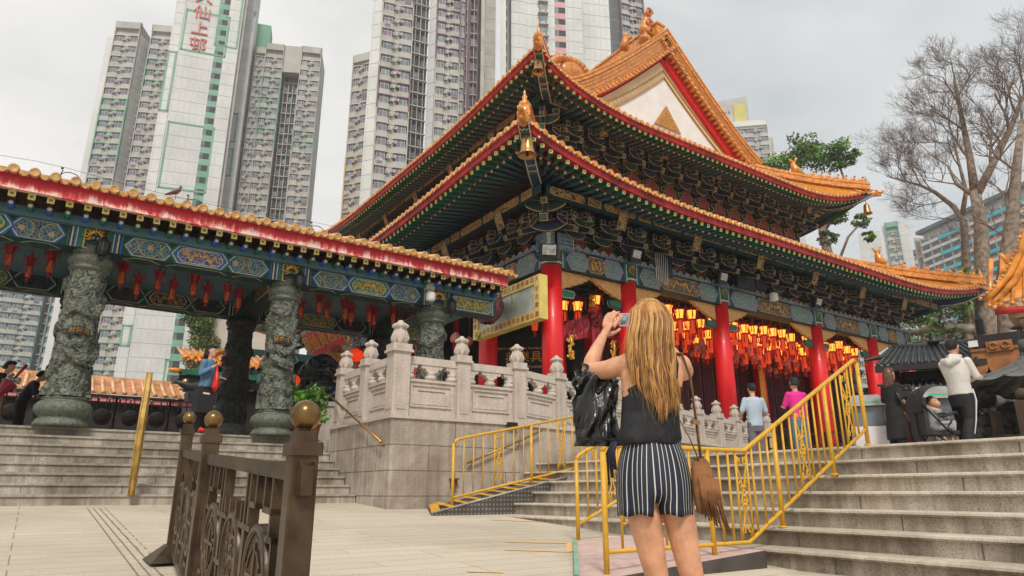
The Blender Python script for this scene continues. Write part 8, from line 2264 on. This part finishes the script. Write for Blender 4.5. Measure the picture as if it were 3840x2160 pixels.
# leafy trees
def leafy_tree(label,base,trunk,clusters,size,dens,mats,group=None):
    t=thing('leafy_tree',label,'tree',base,group); q=MB()
    for pts,rad in trunk: q.tube(pts,rad,8)
    q.build('trunk',['bark'],t); q=MB()
    for (c,r) in clusters:
        for k in range(int(11*r*r)+5):
            d=V(random.gauss(0,1),random.gauss(0,1),random.gauss(0,.7)).normalized()*r*random.uniform(.3,1.); cc=V(*c)+d
            leaves(q,cc,int(dens*.5),r*.34,size,random.choice(range(len(mats))),(1.2,1.2,.6))
    q.build('crown',mats,t)
random.seed(4)
MT['leafdark']=mat('dark_leaf',(.035,.085,.016),.55,0,.4,1.5,col2=(.012,.03,.006)); MT['leafmid']=mat('mid_leaf',(.085,.17,.025),.55,0,.4,1.5,col2=(.03,.07,.012))
leafy_tree('green leafy tree rising behind the right end of the upper roof',(45.5,25,1),
 [([(45.5,25,1),(45.4,25.2,14),(45.2,25.6,19),(45.3,25.4,22)],[.5,.4,.3,.22]),([(45.2,25.6,19),(45.9,24.4,20.8),(46.2,23.9,22.4),(46.1,24.1,24)],[.16,.13,.10,.07]),([(45.4,25.2,16),(46.,24.2,18.4),(46.5,23.3,19.4)],[.12,.09,.05]),([(45.3,25.4,20),(44.4,27,22.5),(44.1,27.5,24.5)],[.16,.1,.06])],
 [((44.1,27.6,25.4),1.5),((44.9,26.2,26.0),1.35),((45.3,25.5,24.9),1.6),((45.9,24.4,25.2),1.35),((46.2,23.9,24.1),.9),((44.4,27.1,24.),.9),((44.2,27.4,23.),.7),((46.6,23.2,24.6),.6),((45.8,24.6,19.9),.8),((46.4,23.4,19.3),.75),((45.4,25.4,18.6),.8),((46.6,23.1,18.3),.5),((44.6,26.7,22.2),.6)],.14,80,['leafdark','leafmid','leafl','leafmid'])
leafy_tree('bright green foliage filling the gap below the lower roof corner',far((27.6,11.9,1)),
 [([far((27.6,12,1)),far((27.5,12.1,5)),far((27.4,12.2,7))],[.2,.15,.08])],
 [(far(c_),r_*K) for c_,r_ in [((27.3,12.4,7.2),.75),((27.6,11.7,7.7),.85),((27.9,11.0,7.8),.8),((28.0,10.7,7.3),.7),((27.7,11.6,6.9),.6),((27.2,12.7,6.1),.55),((27.6,11.8,5.9),.6),((28.1,10.6,8.5),.45),((27.5,12.0,5.3),.6)]],.115,60,['leafmid','leafl','leafdark'])
leafy_tree('dark green shrubs growing behind the last red columns',far((27,12.9,1)),[([far((27,12.9,1)),far((27,12.9,3))],[.1,.06])],
 [(far(c_),r_*K) for c_,r_ in [((26.15,14.35,3.3),.6),((26.2,14.3,4.4),.6),((26.1,14.4,2.2),.6),((26.0,14.5,5.4),.5),((26.6,13.8,3.3),.8),((26.9,13.2,4.4),.8),((27.2,12.5,3.4),.8),((27.5,11.9,4.4),.8),((26.9,13.3,2.2),.8),((27.8,11.1,3.),.7),((27.6,11.5,5.2),.6)]],.12,60,['leafdark','leafmid'])
leafy_tree('mass of green trees on the hillside behind the bare trunks',(60,22,1),[([(60,22,1),(60,22,8)],[.4,.2])],
 [((56+2*k,26.-3.*k,7.+1.5*math.sin(k*1.3)),2.6) for k in range(7)]+[((57+2*k,25-3.*k,11.+1.2*math.sin(k*2.3)),2.) for k in range(6)],.26,70,['leafdark','leafmid'])
# ---------------------------------------------------------------- thin city haze
hz=MB(); hz.box((-395,-395,-5.4),(395,395,140))
m=bpy.data.materials.new('thin_haze'); m.use_nodes=True; nt=m.node_tree; nt.nodes.clear()
out=nt.nodes.new('ShaderNodeOutputMaterial'); pv=nt.nodes.new('ShaderNodeVolumePrincipled'); pv.inputs['Density'].default_value=.0009
pv.inputs['Color'].default_value=(.92,.93,.95,1); pv.inputs['Anisotropy'].default_value=.3; nt.links.new(pv.outputs[0],out.inputs['Volume'])
MT['haze']=m; o=hz.build('haze',['haze']); o['kind']='stuff'; o['label']='thin pale haze over the city'
